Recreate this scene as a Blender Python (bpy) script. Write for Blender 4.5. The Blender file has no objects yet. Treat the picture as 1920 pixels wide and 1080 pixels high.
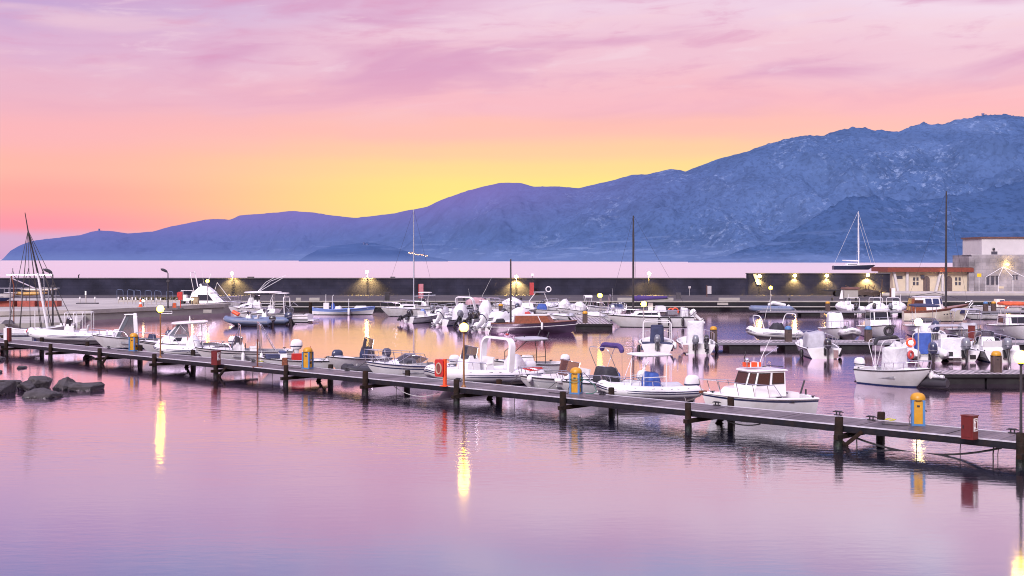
import bpy, bmesh, math, random
from mathutils import Vector, Matrix, noise, Euler
sc = bpy.context.scene
COL = sc.collection
rnd = random.Random(7)
PI = math.pi
R = math.radians

# ------------------------------------------------------------------ camera model (level camera, 6.3 m above the water)
F, CAMH, HZ = 2250.0, 6.3, 486.0


def wp(x, y, z=0.0):
    """world point at height z seen at photo pixel x, y"""
    Y = F * (CAMH - z) / (y - HZ)
    return Vector(((x - 960) / F * Y, Y, z))


def dp(x, Y, z=0.0):
    """world point at column x and distance Y"""
    return Vector(((x - 960) / F * Y, Y, z))


def zat(y, Y):
    return CAMH - (y - HZ) * Y / F


def lin(r, g, b):
    def f(c):
        c /= 255.0
        return c / 12.92 if c <= 0.04045 else ((c + 0.055) / 1.055) ** 2.4
    return (f(r), f(g), f(b), 1.0)


# ------------------------------------------------------------------ mesh builder
class MB:
    def __init__(s):
        s.v, s.f, s.m, s.mi, s.M = [], [], [], 0, None

    def vert(s, p):
        s.v.append(s.M @ Vector(p) if s.M is not None else Vector(p))
        return len(s.v) - 1

    def face(s, ids, mi=None):
        s.f.append(tuple(ids))
        s.m.append(s.mi if mi is None else mi)

    def poly(s, pts, mi=None):
        s.face([s.vert(p) for p in pts], mi)

    def grid(s, rows, close=False, cap=False, fmi=None):
        ids = [[s.vert(p) for p in r] for r in rows]
        for i in range(len(ids) - 1):
            a, b = ids[i], ids[i + 1]
            n = len(a)
            for j in range(n if close else n - 1):
                k = (j + 1) % n
                mi = fmi(i, j) if fmi else None
                s.face((a[j], a[k], b[k], b[j]), mi)
        if cap:
            s.face(ids[0][::-1])
            s.face(ids[-1])
        return s

    def box(s, c, d, rz=0.0, taper=1.0, mi=None, ry=0.0):
        c = Vector(c)
        rot = Matrix.Rotation(rz, 3, 'Z') @ Matrix.Rotation(ry, 3, 'Y')
        ps = []
        for k, t in ((-1, 1.0), (1, taper)):
            for a, b in ((-1, -1), (1, -1), (1, 1), (-1, 1)):
                ps.append(s.vert(c + rot @ Vector((a * d[0] / 2 * t, b * d[1] / 2 * t, k * d[2] / 2))))
        for q in ((0, 3, 2, 1), (4, 5, 6, 7), (0, 1, 5, 4), (1, 2, 6, 5), (2, 3, 7, 6), (3, 0, 4, 7)):
            s.face([ps[i] for i in q], mi)
        return s

    def tube(s, pts, r, n=6, cap=True, flat=1.0, mi=None):
        pts = [Vector(p) for p in pts]
        rs = r if isinstance(r, (list, tuple)) else [r] * len(pts)
        nrm = None
        rows = []
        for i, p in enumerate(pts):
            t = (pts[min(i + 1, len(pts) - 1)] - pts[max(i - 1, 0)])
            if t.length < 1e-9:
                t = Vector((0, 0, 1))
            t.normalize()
            if nrm is None:
                up = Vector((0, 0, 1)) if abs(t.z) < 0.95 else Vector((1, 0, 0))
                nrm = (up - t * up.dot(t)).normalized()
            else:
                nrm = nrm - t * nrm.dot(t)
                nrm = nrm.normalized() if nrm.length > 1e-6 else t.orthogonal().normalized()
            bi = t.cross(nrm)
            rows.append([p + (nrm * math.cos(2 * PI * k / n) + bi * math.sin(2 * PI * k / n) * flat) * rs[i] for k in range(n)])
        old = s.mi
        if mi is not None:
            s.mi = mi
        s.grid(rows, close=True, cap=cap)
        s.mi = old
        return s

    def rings(s, rr, n=14, p=2.6, cap=True, wob=0.0, mi=None):
        """rr: (cx, cy, z, rx, ry) super-ellipse rings, low to high"""
        rows = []
        for (cx, cy, z, rx, ry) in rr:
            row = []
            for k in range(n):
                a = 2 * PI * k / n
                ca, sa = math.cos(a), math.sin(a)
                x = math.copysign(abs(ca) ** (2 / p), ca) * rx
                y = math.copysign(abs(sa) ** (2 / p), sa) * ry
                q = Vector((cx + x, cy + y, z))
                if wob:
                    q += noise.noise_vector(q * 3.1 + Vector((len(s.v) * .01, 3, 1))) * wob
                row.append(q)
            rows.append(row)
        old = s.mi
        if mi is not None:
            s.mi = mi
        s.grid(rows, close=True, cap=cap)
        s.mi = old
        return s

    def lathe(s, prof, c=(0, 0, 0), n=12, mi=None):
        rows = [[(c[0] + r * math.cos(2 * PI * k / n), c[1] + r * math.sin(2 * PI * k / n), c[2] + z) for k in range(n)] for r, z in prof]
        old = s.mi
        if mi is not None:
            s.mi = mi
        s.grid(rows, close=True, cap=True)
        s.mi = old
        return s

    def sphere(s, c, r, n=12, m=8, sz=1.0, mi=None):
        return s.lathe([(max(1e-3, r * math.sin(PI * i / m)), -r * sz * math.cos(PI * i / m)) for i in range(m + 1)], c, n, mi)

    def prism(s, poly, h, mi=None):
        """poly: 3-D points of one face, h: extrusion vector"""
        h = Vector(h)
        a = [s.vert(p) for p in poly]
        b = [s.vert(Vector(p) + h) for p in poly]
        n = len(a)
        s.face(a[::-1], mi)
        s.face(b, mi)
        for i in range(n):
            s.face((a[i], a[(i + 1) % n], b[(i + 1) % n], b[i]), mi)
        return s

    def build(s, name, mats, parent=None, smooth=True, ang=38):
        me = bpy.data.meshes.new(name)
        me.from_pydata([tuple(v) for v in s.v], [], s.f)
        if not isinstance(mats, (list, tuple)):
            mats = [mats]
        for m in mats:
            me.materials.append(M[m] if isinstance(m, str) else m)
        for p, mi in zip(me.polygons, s.m):
            p.material_index = min(mi, len(mats) - 1)
        bm = bmesh.new()
        bm.from_mesh(me)
        bmesh.ops.remove_doubles(bm, verts=bm.verts, dist=1e-5)
        bmesh.ops.recalc_face_normals(bm, faces=bm.faces)
        bm.to_mesh(me)
        bm.free()
        if smooth:
            me.shade_smooth()
            me.set_sharp_from_angle(angle=R(ang))
        o = bpy.data.objects.new(name, me)
        COL.objects.link(o)
        if parent is not None:
            o.parent = parent
        return o


def tag(o, label, cat, group=None):
    o['label'] = label
    o['category'] = cat
    if group:
        o['group'] = group
    return o


def thing(name, label, cat, loc=(0, 0, 0), rz=0.0, group=None):
    o = bpy.data.objects.new(name, None)
    o.empty_display_size = 0.2
    COL.objects.link(o)
    o.location = loc
    o.rotation_euler = (0, 0, rz)
    return tag(o, label, cat, group)


def struct(name, mb, mats, **k):
    o = mb.build(name, mats, **k)
    o['kind'] = 'structure'
    return o


def dup(root, loc, rz=None, label=None, scale=None):
    r = root.copy()
    COL.objects.link(r)
    r.location = loc
    if rz is not None:
        r.rotation_euler = (0, 0, rz)
    if scale:
        r.scale = scale
    if label:
        r['label'] = label

    def kids(a, b):
        for ch in [o for o in bpy.data.objects if o.parent == a]:
            c = ch.copy()
            COL.objects.link(c)
            c.parent = b
            kids(ch, c)
    kids(root, r)
    return r


# ------------------------------------------------------------------ materials
M = {}


def nodes(name):
    m = bpy.data.materials.new(name)
    m.use_nodes = True
    nt = m.node_tree
    return m, nt, nt.nodes, nt.links, nt.nodes['Principled BSDF']


def mat(name, col, rough=0.5, metal=0.0, var=0.12, vs=3.0, bump=0.0, bs=20.0, spec=0.5, emit=None, es=0.0, coat=0.0, dirt=None, ds=1.5, trans=0.0):
    m, nt, N, Lk, p = nodes(name)
    tc = N.new('ShaderNodeTexCoord')
    p.inputs['Roughness'].default_value = rough
    p.inputs['Metallic'].default_value = metal
    p.inputs['Specular IOR Level'].default_value = spec
    p.inputs['Coat Weight'].default_value = coat
    c1 = tuple(x * (1 - var) for x in col[:3]) + (1,)
    c2 = tuple(min(1, x * (1 + var)) for x in col[:3]) + (1,)
    nz = N.new('ShaderNodeTexNoise')
    nz.inputs['Scale'].default_value = vs
    nz.inputs['Detail'].default_value = 5
    Lk.new(tc.outputs['Object'], nz.inputs['Vector'])
    cr = N.new('ShaderNodeValToRGB')
    cr.color_ramp.elements[0].position = 0.35
    cr.color_ramp.elements[1].position = 0.68
    cr.color_ramp.elements[0].color = c1
    cr.color_ramp.elements[1].color = c2
    Lk.new(nz.outputs['Fac'], cr.inputs['Fac'])
    out = cr.outputs['Color']
    if dirt:
        n2 = N.new('ShaderNodeTexNoise')
        n2.inputs['Scale'].default_value = ds
        n2.inputs['Detail'].default_value = 8
        n2.inputs['Roughness'].default_value = 0.7
        Lk.new(tc.outputs['Object'], n2.inputs['Vector'])
        mr = N.new('ShaderNodeMapRange')
        mr.inputs[1].default_value = 0.45
        mr.inputs[2].default_value = 0.75
        Lk.new(n2.outputs['Fac'], mr.inputs[0])
        mx = N.new('ShaderNodeMix')
        mx.data_type = 'RGBA'
        Lk.new(mr.outputs[0], mx.inputs['Factor'])
        Lk.new(out, mx.inputs['A'])
        mx.inputs['B'].default_value = tuple(dirt[:3]) + (1,)
        out = mx.outputs['Result']
    Lk.new(out, p.inputs['Base Color'])
    if bump:
        n3 = N.new('ShaderNodeTexNoise')
        n3.inputs['Scale'].default_value = bs
        n3.inputs['Detail'].default_value = 6
        Lk.new(tc.outputs['Object'], n3.inputs['Vector'])
        b = N.new('ShaderNodeBump')
        b.inputs['Strength'].default_value = bump
        b.inputs['Distance'].default_value = 0.05
        Lk.new(n3.outputs['Fac'], b.inputs['Height'])
        Lk.new(b.outputs[0], p.inputs['Normal'])
    if emit:
        p.inputs['Emission Color'].default_value = tuple(emit[:3]) + (1,)
        p.inputs['Emission Strength'].default_value = es
    M[name] = m
    return m


def glass(name, tint, opac=0.5):
    m, nt, N, Lk, p = nodes(name)
    p.inputs['Base Color'].default_value = tint
    p.inputs['Roughness'].default_value = 0.06
    tr = N.new('ShaderNodeBsdfTransparent')
    tr.inputs['Color'].default_value = tuple(0.35 + 0.6 * x for x in tint[:3]) + (1,)
    mx = N.new('ShaderNodeMixShader')
    fr = N.new('ShaderNodeFresnel')
    fr.inputs['IOR'].default_value = 1.45
    ad = N.new('ShaderNodeMath')
    ad.operation = 'ADD'
    ad.use_clamp = True
    ad.inputs[1].default_value = opac
    Lk.new(fr.outputs[0], ad.inputs[0])
    Lk.new(ad.outputs[0], mx.inputs[0])
    Lk.new(tr.outputs[0], mx.inputs[1])
    Lk.new(p.outputs[0], mx.inputs[2])
    Lk.new(mx.outputs[0], N['Material Output'].inputs['Surface'])
    M[name] = m


mat('gelcoat', (.78, .78, .80), .28, var=.03, vs=1.2, coat=.3, dirt=(.62, .60, .58), ds=.9)
mat('gelcoat_old', (.66, .66, .68), .4, var=.06, vs=2, dirt=(.48, .46, .44), ds=1.4)
mat('gelcoat_grey', (.40, .41, .46), .4, var=.05)
mat('cream', (.72, .68, .58), .45, var=.05, dirt=(.5, .45, .36))
mat('deck_white', (.74, .74, .75), .55, var=.05, vs=5, dirt=(.55, .53, .52), ds=2.5)
mat('white_canvas', (.66, .66, .69), .85, var=.12, vs=4, bump=.9, bs=7, dirt=(.48, .47, .50), ds=2)
mat('grey_canvas', (.38, .38, .42), .85, var=.1, vs=4, bump=.5, bs=9)
mat('navy_canvas', (.030, .036, .085), .8, var=.2, vs=4, bump=.5, bs=9)
mat('black_canvas', (.022, .022, .03), .75, var=.25, vs=4, bump=.5, bs=9)
mat('blue_canvas', (.04, .09, .34), .75, var=.15, vs=4, bump=.5, bs=9)
mat('purple_canvas', (.06, .035, .16), .8, var=.15, vs=4, bump=.4, bs=9)
mat('red_canvas', (.42, .05, .05), .75, var=.15, vs=4, bump=.4, bs=9)
mat('orange_canvas', (.50, .09, .03), .75, var=.15, vs=4, bump=.4, bs=9)
mat('antifoul_black', (.012, .013, .018), .6, var=.2)
mat('antifoul_blue', (.012, .03, .12), .6, var=.2)
mat('antifoul_red', (.10, .02, .018), .6, var=.2)
mat('stripe_navy', (.01, .015, .06), .35, var=.1)
mat('stripe_black', (.012, .012, .014), .4, var=.1)
mat('stripe_grey', (.17, .17, .20), .4, var=.1)
mat('stripe_blue', (.05, .12, .40), .4, var=.1)
mat('steel', (.62, .62, .64), .22, metal=1.0, var=.05)
mat('white_tube', (.75, .75, .76), .35, var=.04)
mat('dark_metal', (.03, .03, .035), .45, metal=.3, var=.2)
mat('engine_black', (.018, .018, .022), .3, var=.15, coat=.4)
mat('engine_navy', (.02, .03, .07), .3, var=.15, coat=.4)
mat('engine_white', (.70, .70, .71), .3, var=.05, coat=.4)
mat('engine_grey', (.16, .17, .20), .35, var=.1, coat=.3)
mat('hypalon_white', (.74, .74, .76), .5, var=.05, vs=3, dirt=(.55, .53, .53))
mat('hypalon_grey', (.36, .37, .43), .55, var=.06, vs=3, dirt=(.27, .27, .3))
mat('hypalon_blue', (.12, .16, .26), .55, var=.08, vs=3, dirt=(.12, .15, .24))
mat('hypalon_black', (.025, .024, .03), .55, var=.2)
mat('cushion', (.60, .59, .58), .8, var=.06)
mat('cushion_navy', (.05, .06, .14), .8, var=.1)
mat('varnish', (.20, .055, .022), .3, var=.25, vs=6, coat=.4)
mat('wood_trim', (.13, .05, .03), .45, var=.25, vs=6)
mat('hull_plum', (.050, .026, .055), .35, var=.15, coat=.2)
mat('hull_navy', (.014, .022, .06), .3, var=.1, coat=.2)
mat('hull_sky', (.16, .24, .52), .4, var=.08)
mat('red_plastic', (.42, .02, .016), .4, var=.1)
mat('orange_plastic', (.72, .085, .02), .4, var=.1)
mat('yellow_paint', (.50, .25, .008), .42, var=.1, vs=5, dirt=(.45, .24, .03), ds=4)
mat('blue_paint', (.06, .17, .36), .42, var=.08, vs=5)
mat('brown_paint', (.075, .05, .045), .6, var=.2)
mat('cabinet_red', (.11, .010, .008), .42, var=.12, vs=5)
mat('sign_white', (.78, .78, .78), .5, var=.03)
mat('rust', (.15, .045, .02), .8, var=.4, vs=9, bump=.4)
mat('rope', (.30, .27, .24), .9, var=.2, vs=30)
mat('rope_dark', (.05, .045, .045), .9, var=.2, vs=30)
mat('rope_white', (.6, .6, .6), .9, var=.1, vs=30)
mat('rubber', (.02, .02, .022), .7, var=.2)
mat('edge_pale', (.50, .49, .54), .35, var=.15, vs=6)  # pale tone stands in for the highlight along the pier edge
mat('cockpit_shade', (.30, .30, .33), .7, var=.2, vs=5, dirt=(.16, .155, .17), ds=3)  # inner shade of the cockpits put into the floor and wall colour
mat('aluminium', (.55, .55, .57), .35, metal=.9, var=.06)
mat('beam_steel', (.007, .007, .011), .6, spec=.2, metal=.0, var=.3, vs=5, dirt=(.02, .014, .012), ds=3)
mat('pile', (.020, .015, .012), .9, spec=.15, var=.35, vs=5, bump=.6, bs=14, dirt=(.032, .014, .008), ds=2.2)
mat('pile_wet', (.009, .010, .008), .4, spec=.3, var=.35, vs=6, bump=.6, bs=20, dirt=(.015, .035, .02), ds=3)
mat('concrete', (.42, .39, .36), .85, var=.12, vs=.6, bump=.3, bs=6, dirt=(.28, .26, .25), ds=.35)
mat('concrete_light', (.36, .345, .315), .85, var=.1, vs=.4, bump=.2, bs=5, dirt=(.24, .23, .215), ds=.25)
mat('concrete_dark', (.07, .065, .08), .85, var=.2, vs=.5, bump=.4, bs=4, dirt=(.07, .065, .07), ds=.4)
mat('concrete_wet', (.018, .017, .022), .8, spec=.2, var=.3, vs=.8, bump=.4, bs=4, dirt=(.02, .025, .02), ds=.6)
mat('quay_asphalt', (.075, .068, .075), .9, spec=.2, var=.2, vs=.5, bump=.2, bs=5, dirt=(.045, .042, .05), ds=.25)
mat('rock', (.050, .044, .046), .85, var=.4, vs=3, bump=1.0, bs=7, dirt=(.035, .034, .04), ds=1.6)
mat('float_dark', (.020, .018, .020), .7, spec=.2, var=.3, vs=2, dirt=(.025, .028, .025), ds=2)
mat('wall_cream', (.52, .45, .33), .8, var=.06, vs=1, dirt=(.52, .46, .36), ds=.6)
mat('wall_white', (.48, .46, .46), .8, var=.05, vs=1, dirt=(.52, .50, .50), ds=.6)
mat('wall_bare', (.42, .40, .42), .85, var=.12, vs=.8, dirt=(.28, .27, .30), ds=.5, bump=.2, bs=5)
mat('fascia_red', (.17, .035, .02), .6, var=.15)
mat('door_brown', (.10, .07, .065), .6, var=.15)
mat('shutter', (.05, .05, .07), .4, var=.1)
mat('roof_brown', (.12, .055, .045), .7, var=.2)
mat('leaf_dark', (.05, .06, .03), .7, var=.4, vs=20)
mat('kayak_yellow', (.42, .25, .06), .5, var=.2)
mat('sign_yellow', (.75, .48, .02), .5, var=.05)
mat('village_wall', (.09, .12, .26), .8, var=.05)
mat('radio_screen', (.01, .01, .012), .1, var=.1)
mat('flare', (1, .6, .2), .5, emit=(1.0, .50, .13), es=9.0)
mat('globe_warm', (.9, .7, .3), .4, emit=(1.0, .60, .025), es=28.0)
mat('globe_pale', (.9, .8, .5), .4, emit=(1.0, .80, .34), es=18.0)
mat('globe_orange', (.9, .5, .1), .4, emit=(1.0, .40, .03), es=3.0)
mat('bulb', (.9, .7, .3), .4, emit=(1.0, .66, .15), es=90.0)
mat('village_light', (.9, .7, .3), .4, emit=(1.0, .50, .16), es=14.0)
glass('glass_smoke', (.06, .06, .08, 1), .45)
glass('glass_clear', (.35, .38, .42, 1), .18)
glass('glass_brown', (.16, .07, .06, 1), .35)
glass('glass_dark', (.02, .022, .03, 1), .75)
glass('glass_blue', (.10, .13, .32, 1), .35)


def plank_mat():
    m, nt, N, Lk, p = nodes('pier_boards')
    tc = N.new('ShaderNodeTexCoord')
    wv = N.new('ShaderNodeTexWave')
    wv.wave_type = 'BANDS'
    wv.bands_direction = 'X'
    wv.wave_profile = 'SAW'
    wv.inputs['Scale'].default_value = .9
    wv.inputs['Distortion'].default_value = 0.0
    Lk.new(tc.outputs['Object'], wv.inputs['Vector'])
    mp = N.new('ShaderNodeMapping')
    mp.inputs['Scale'].default_value = (2.9, .4, 1)
    Lk.new(tc.outputs['Object'], mp.inputs['Vector'])
    nz = N.new('ShaderNodeTexNoise')
    nz.inputs['Scale'].default_value = 1.0
    nz.inputs['Detail'].default_value = 6
    Lk.new(mp.outputs[0], nz.inputs['Vector'])
    cr = N.new('ShaderNodeValToRGB')
    cr.color_ramp.elements[0].position, cr.color_ramp.elements[1].position = .3, .7
    cr.color_ramp.elements[0].color = (.040, .032, .036, 1)
    cr.color_ramp.elements[1].color = (.125, .100, .110, 1)
    Lk.new(nz.outputs['Fac'], cr.inputs[0])
    gp = N.new('ShaderNodeValToRGB')
    gp.color_ramp.elements[0].position, gp.color_ramp.elements[1].position = .04, .12
    gp.color_ramp.elements[0].color = (.12, .12, .12, 1)
    Lk.new(wv.outputs['Color'], gp.inputs[0])
    mx = N.new('ShaderNodeMix')
    mx.data_type, mx.blend_type = 'RGBA', 'MULTIPLY'
    mx.inputs['Factor'].default_value = 1
    Lk.new(cr.outputs[0], mx.inputs['A'])
    Lk.new(gp.outputs[0], mx.inputs['B'])
    sp = N.new('ShaderNodeSeparateXYZ')
    Lk.new(tc.outputs['Object'], sp.inputs[0])
    fl = N.new('ShaderNodeMath')
    fl.operation = 'SNAP'
    fl.inputs[1].default_value = .747
    Lk.new(sp.outputs[0], fl.inputs[0])
    wn = N.new('ShaderNodeTexWhiteNoise')
    wn.noise_dimensions = '1D'
    Lk.new(fl.outputs[0], wn.inputs['W'])
    vr = N.new('ShaderNodeMapRange')
    vr.inputs[3].default_value, vr.inputs[4].default_value = .6, 1.5
    Lk.new(wn.outputs['Value'], vr.inputs[0])
    vs_ = N.new('ShaderNodeVectorMath')
    vs_.operation = 'SCALE'
    Lk.new(mx.outputs['Result'], vs_.inputs[0])
    Lk.new(vr.outputs[0], vs_.inputs['Scale'])
    Lk.new(vs_.outputs[0], p.inputs['Base Color'])
    p.inputs['Roughness'].default_value = .42
    bp = N.new('ShaderNodeBump')
    bp.inputs['Strength'].default_value = .6
    bp.inputs['Distance'].default_value = .01
    Lk.new(gp.outputs[0], bp.inputs['Height'])
    Lk.new(bp.outputs[0], p.inputs['Normal'])
    M['pier_boards'] = m


plank_mat()


def masonry_mat(name, c1, c2, cm, sx=1.2, sy=.5):
    m, nt, N, Lk, p = nodes(name)
    tc = N.new('ShaderNodeTexCoord')
    sp = N.new('ShaderNodeSeparateXYZ')
    cb = N.new('ShaderNodeCombineXYZ')
    Lk.new(tc.outputs['Object'], sp.inputs[0])
    Lk.new(sp.outputs[0], cb.inputs[0])
    Lk.new(sp.outputs[2], cb.inputs[1])
    br = N.new('ShaderNodeTexBrick')
    br.inputs['Scale'].default_value = 1.0
    br.inputs['Brick Width'].default_value = sx
    br.inputs['Row Height'].default_value = sy
    br.inputs['Mortar Size'].default_value = .018
    br.inputs['Color1'].default_value, br.inputs['Color2'].default_value, br.inputs['Mortar'].default_value = c1, c2, cm
    Lk.new(cb.outputs[0], br.inputs['Vector'])
    nz = N.new('ShaderNodeTexNoise')
    nz.inputs['Scale'].default_value = .35
    nz.inputs['Detail'].default_value = 8
    Lk.new(tc.outputs['Object'], nz.inputs['Vector'])
    mr = N.new('ShaderNodeMapRange')
    mr.inputs[1].default_value, mr.inputs[2].default_value = .3, .7
    mr.inputs[3].default_value, mr.inputs[4].default_value = .55, 1.35
    Lk.new(nz.outputs['Fac'], mr.inputs[0])
    mx = N.new('ShaderNodeVectorMath')
    mx.operation = 'SCALE'
    Lk.new(br.outputs['Color'], mx.inputs[0])
    Lk.new(mr.outputs[0], mx.inputs['Scale'])
    Lk.new(mx.outputs[0], p.inputs['Base Color'])
    p.inputs['Roughness'].default_value = .9
    p.inputs['Specular IOR Level'].default_value = .2
    bp = N.new('ShaderNodeBump')
    bp.inputs['Strength'].default_value = .5
    bp.inputs['Distance'].default_value = .05
    n2 = N.new('ShaderNodeTexNoise')
    n2.inputs['Scale'].default_value = 5
    n2.inputs['Detail'].default_value = 6
    Lk.new(tc.outputs['Object'], n2.inputs['Vector'])
    Lk.new(n2.outputs['Fac'], bp.inputs['Height'])
    Lk.new(bp.outputs[0], p.inputs['Normal'])
    M[name] = m


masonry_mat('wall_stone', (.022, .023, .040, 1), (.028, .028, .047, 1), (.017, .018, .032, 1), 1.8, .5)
masonry_mat('block_wall', (.25, .235, .25, 1), (.31, .29, .31, 1), (.20, .19, .21, 1), 1.1, .55)
# ------------------------------------------------------------------ world: dusk sky
SUN_EL, SUN_AZ = R(34), R(205)      # soft fill light added behind the camera to brighten the boats (azimuth clockwise from +Y)


def build_world():
    w = bpy.data.worlds.new("World")
    sc.world = w
    w.use_nodes = True
    nt = w.node_tree
    N, Lk = nt.nodes, nt.links
    N.clear()
    out = N.new('ShaderNodeOutputWorld')
    bg = N.new('ShaderNodeBackground')
    tc = N.new('ShaderNodeTexCoord')
    sp = N.new('ShaderNodeSeparateXYZ')
    Lk.new(tc.outputs['Generated'], sp.inputs[0])

    def math_(op, a, b=None, clamp=False):
        n = N.new('ShaderNodeMath')
        n.operation = op
        n.use_clamp = clamp
        for i, v in enumerate((a, b)):
            if v is None:
                continue
            if isinstance(v, (int, float)):
                n.inputs[i].default_value = v
            else:
                Lk.new(v, n.inputs[i])
        return n.outputs[0]

    def rng(v, a, b, c=0.0, d=1.0, smooth=True):
        n = N.new('ShaderNodeMapRange')
        n.interpolation_type = 'SMOOTHSTEP' if smooth else 'LINEAR'
        Lk.new(v, n.inputs[0])
        for i, x in enumerate((a, b, c, d)):
            n.inputs[i + 1].default_value = x
        return n.outputs[0]

    def mix(f, a, b, mode='MIX'):
        n = N.new('ShaderNodeMix')
        n.data_type, n.blend_type = 'RGBA', mode
        for k, v in (('Factor', f), ('A', a), ('B', b)):
            if isinstance(v, (int, float, tuple)):
                n.inputs[k].default_value = v
            else:
                Lk.new(v, n.inputs[k])
        return n.outputs['Result']
    el = math_('MULTIPLY', math_('ARCSINE', sp.outputs[2]), 180 / PI)
    az = math_('MULTIPLY', math_('ARCTAN2', sp.outputs[0], sp.outputs[1]), 180 / PI)
    # wavy lookup elevation so that the bands are not ruler straight
    cb = N.new('ShaderNodeCombineXYZ')
    Lk.new(math_('MULTIPLY', az, .075), cb.inputs[0])
    Lk.new(math_('MULTIPLY', math_('ADD', el, math_('MULTIPLY', az, .05)), .36), cb.inputs[1])
    nz = N.new('ShaderNodeTexNoise')
    nz.inputs['Scale'].default_value = 1.0
    nz.inputs['Detail'].default_value = 5
    nz.inputs['Roughness'].default_value = .55
    nz.inputs['Distortion'].default_value = .5
    Lk.new(cb.outputs[0], nz.inputs['Vector'])
    n1 = nz.outputs['Fac']
    wob = math_('MULTIPLY', math_('SUBTRACT', n1, .5), rng(el, 3, 9, .6, 2.6))
    elw = math_('ADD', el, wob)

    def ramp(stops):
        n = N.new('ShaderNodeValToRGB')
        r = n.color_ramp
        r.interpolation = 'EASE'
        while len(r.elements) < len(stops):
            r.elements.new(.5)
        for e_, (p, c) in zip(r.elements, stops):
            e_.position = (p + 2) / 32
            e_.color = lin(*c)
        Lk.new(rng(elw, -2, 30, smooth=False), n.inputs[0])
        return n.outputs[0]
    cen = ramp([(-1, (255, 226, 110)), (2.8, (255, 232, 126)), (3.5, (255, 228, 130)), (4.3, (255, 218, 142)), (5.1, (255, 204, 157)), (6.1, (254, 189, 174)), (7.3, (247, 184, 193)), (9.6, (240, 192, 208)), (12.3, (238, 205, 224)), (14.6, (164, 172, 216)), (20, (182, 182, 222)), (30, (190, 190, 226))])
    lef = ramp([(-1, (205, 165, 210)), (.9, (220, 172, 208)), (1.5, (252, 148, 166)), (2.8, (255, 164, 157)), (4.2, (254, 180, 165)), (5.6, (250, 178, 182)), (7.6, (234, 178, 198)), (9.6, (222, 176, 207)), (12.0, (198, 164, 209)), (14.6, (132, 146, 203)), (20, (165, 160, 208)), (30, (186, 184, 222))])
    rig = ramp([(-1, (255, 190, 150)), (3.5, (255, 216, 150)), (5.2, (255, 196, 172)), (7.2, (252, 184, 188)), (9.0, (242, 198, 212)), (12.3, (244, 222, 237)), (14.8, (186, 188, 222)), (20, (196, 188, 220)), (30, (190, 190, 226))])
    c = mix(rng(az, -1, -22), cen, lef)
    c = mix(rng(az, 8, 24), c, rig)
    # streaky mauve clouds and paler gaps
    cb2 = N.new('ShaderNodeCombineXYZ')
    Lk.new(math_('MULTIPLY', az, .085), cb2.inputs[0])
    Lk.new(math_('MULTIPLY', math_('SUBTRACT', el, math_('MULTIPLY', az, .06)), .50), cb2.inputs[1])
    cb2.inputs[2].default_value = 4.2
    n2 = N.new('ShaderNodeTexNoise')
    n2.inputs['Scale'].default_value = 1.0
    n2.inputs['Detail'].default_value = 4
    n2.inputs['Roughness'].default_value = .5
    n2.inputs['Distortion'].default_value = .55
    Lk.new(cb2.outputs[0], n2.inputs['Vector'])
    hi = rng(el, 5.5, 9.5)
    dk = math_('MULTIPLY', math_('MULTIPLY', rng(n2.outputs['Fac'], .46, .70), hi), .72)
    c = mix(dk, c, lin(212, 146, 188))
    lt = math_('MULTIPLY', math_('MULTIPLY', rng(n2.outputs['Fac'], .45, .28), hi), .6)
    c = mix(lt, c, lin(246, 206, 214))
    cb3 = N.new('ShaderNodeCombineXYZ')
    Lk.new(math_('MULTIPLY', az, .26), cb3.inputs[0])
    Lk.new(math_('MULTIPLY', math_('SUBTRACT', el, math_('MULTIPLY', az, .05)), 1.25), cb3.inputs[1])
    cb3.inputs[2].default_value = 9.1
    n4 = N.new('ShaderNodeTexNoise')
    n4.inputs['Scale'].default_value = 1.0
    n4.inputs['Detail'].default_value = 7
    n4.inputs['Roughness'].default_value = .6
    n4.inputs['Distortion'].default_value = .4
    Lk.new(cb3.outputs[0], n4.inputs['Vector'])
    hi2 = rng(el, 6.0, 10)
    c = mix(math_('MULTIPLY', math_('MULTIPLY', rng(n4.outputs['Fac'], .50, .72), hi2), .50), c, lin(220, 150, 186))
    c = mix(math_('MULTIPLY', math_('MULTIPLY', rng(n4.outputs['Fac'], .46, .28), hi2), .45), c, lin(245, 214, 224))
    boost = rng(el, 16, 50, 1.0, 2.1)  # added brightness high in the sky, above the view, lights the boats
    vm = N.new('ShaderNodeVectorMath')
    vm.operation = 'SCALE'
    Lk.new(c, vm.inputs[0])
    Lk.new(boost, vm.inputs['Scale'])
    sky = N.new('ShaderNodeTexSky')
    sky.sky_type = 'NISHITA'
    sky.sun_disc = False
    sky.sun_elevation = SUN_EL
    sky.sun_rotation = SUN_AZ
    bs = N.new('ShaderNodeBackground')
    bs.inputs['Strength'].default_value = .006
    Lk.new(sky.outputs[0], bs.inputs[0])
    bg.inputs['Strength'].default_value = 1.0
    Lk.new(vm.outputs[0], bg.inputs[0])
    ad = N.new('ShaderNodeAddShader')
    Lk.new(bg.outputs[0], ad.inputs[0])
    Lk.new(bs.outputs[0], ad.inputs[1])
    Lk.new(ad.outputs[0], out.inputs[0])


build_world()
sd = bpy.data.lights.new('fill_sun', 'SUN')
sd.energy = 4.1
sd.angle = R(18)
sd.color = (1.0, .90, .93)
so = bpy.data.objects.new('fill_sun', sd)
COL.objects.link(so)
sdir = Vector((math.sin(SUN_AZ) * math.cos(SUN_EL), math.cos(SUN_AZ) * math.cos(SUN_EL), math.sin(SUN_EL)))
so.rotation_euler = (-sdir).to_track_quat('-Z', 'Y').to_euler()

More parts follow.
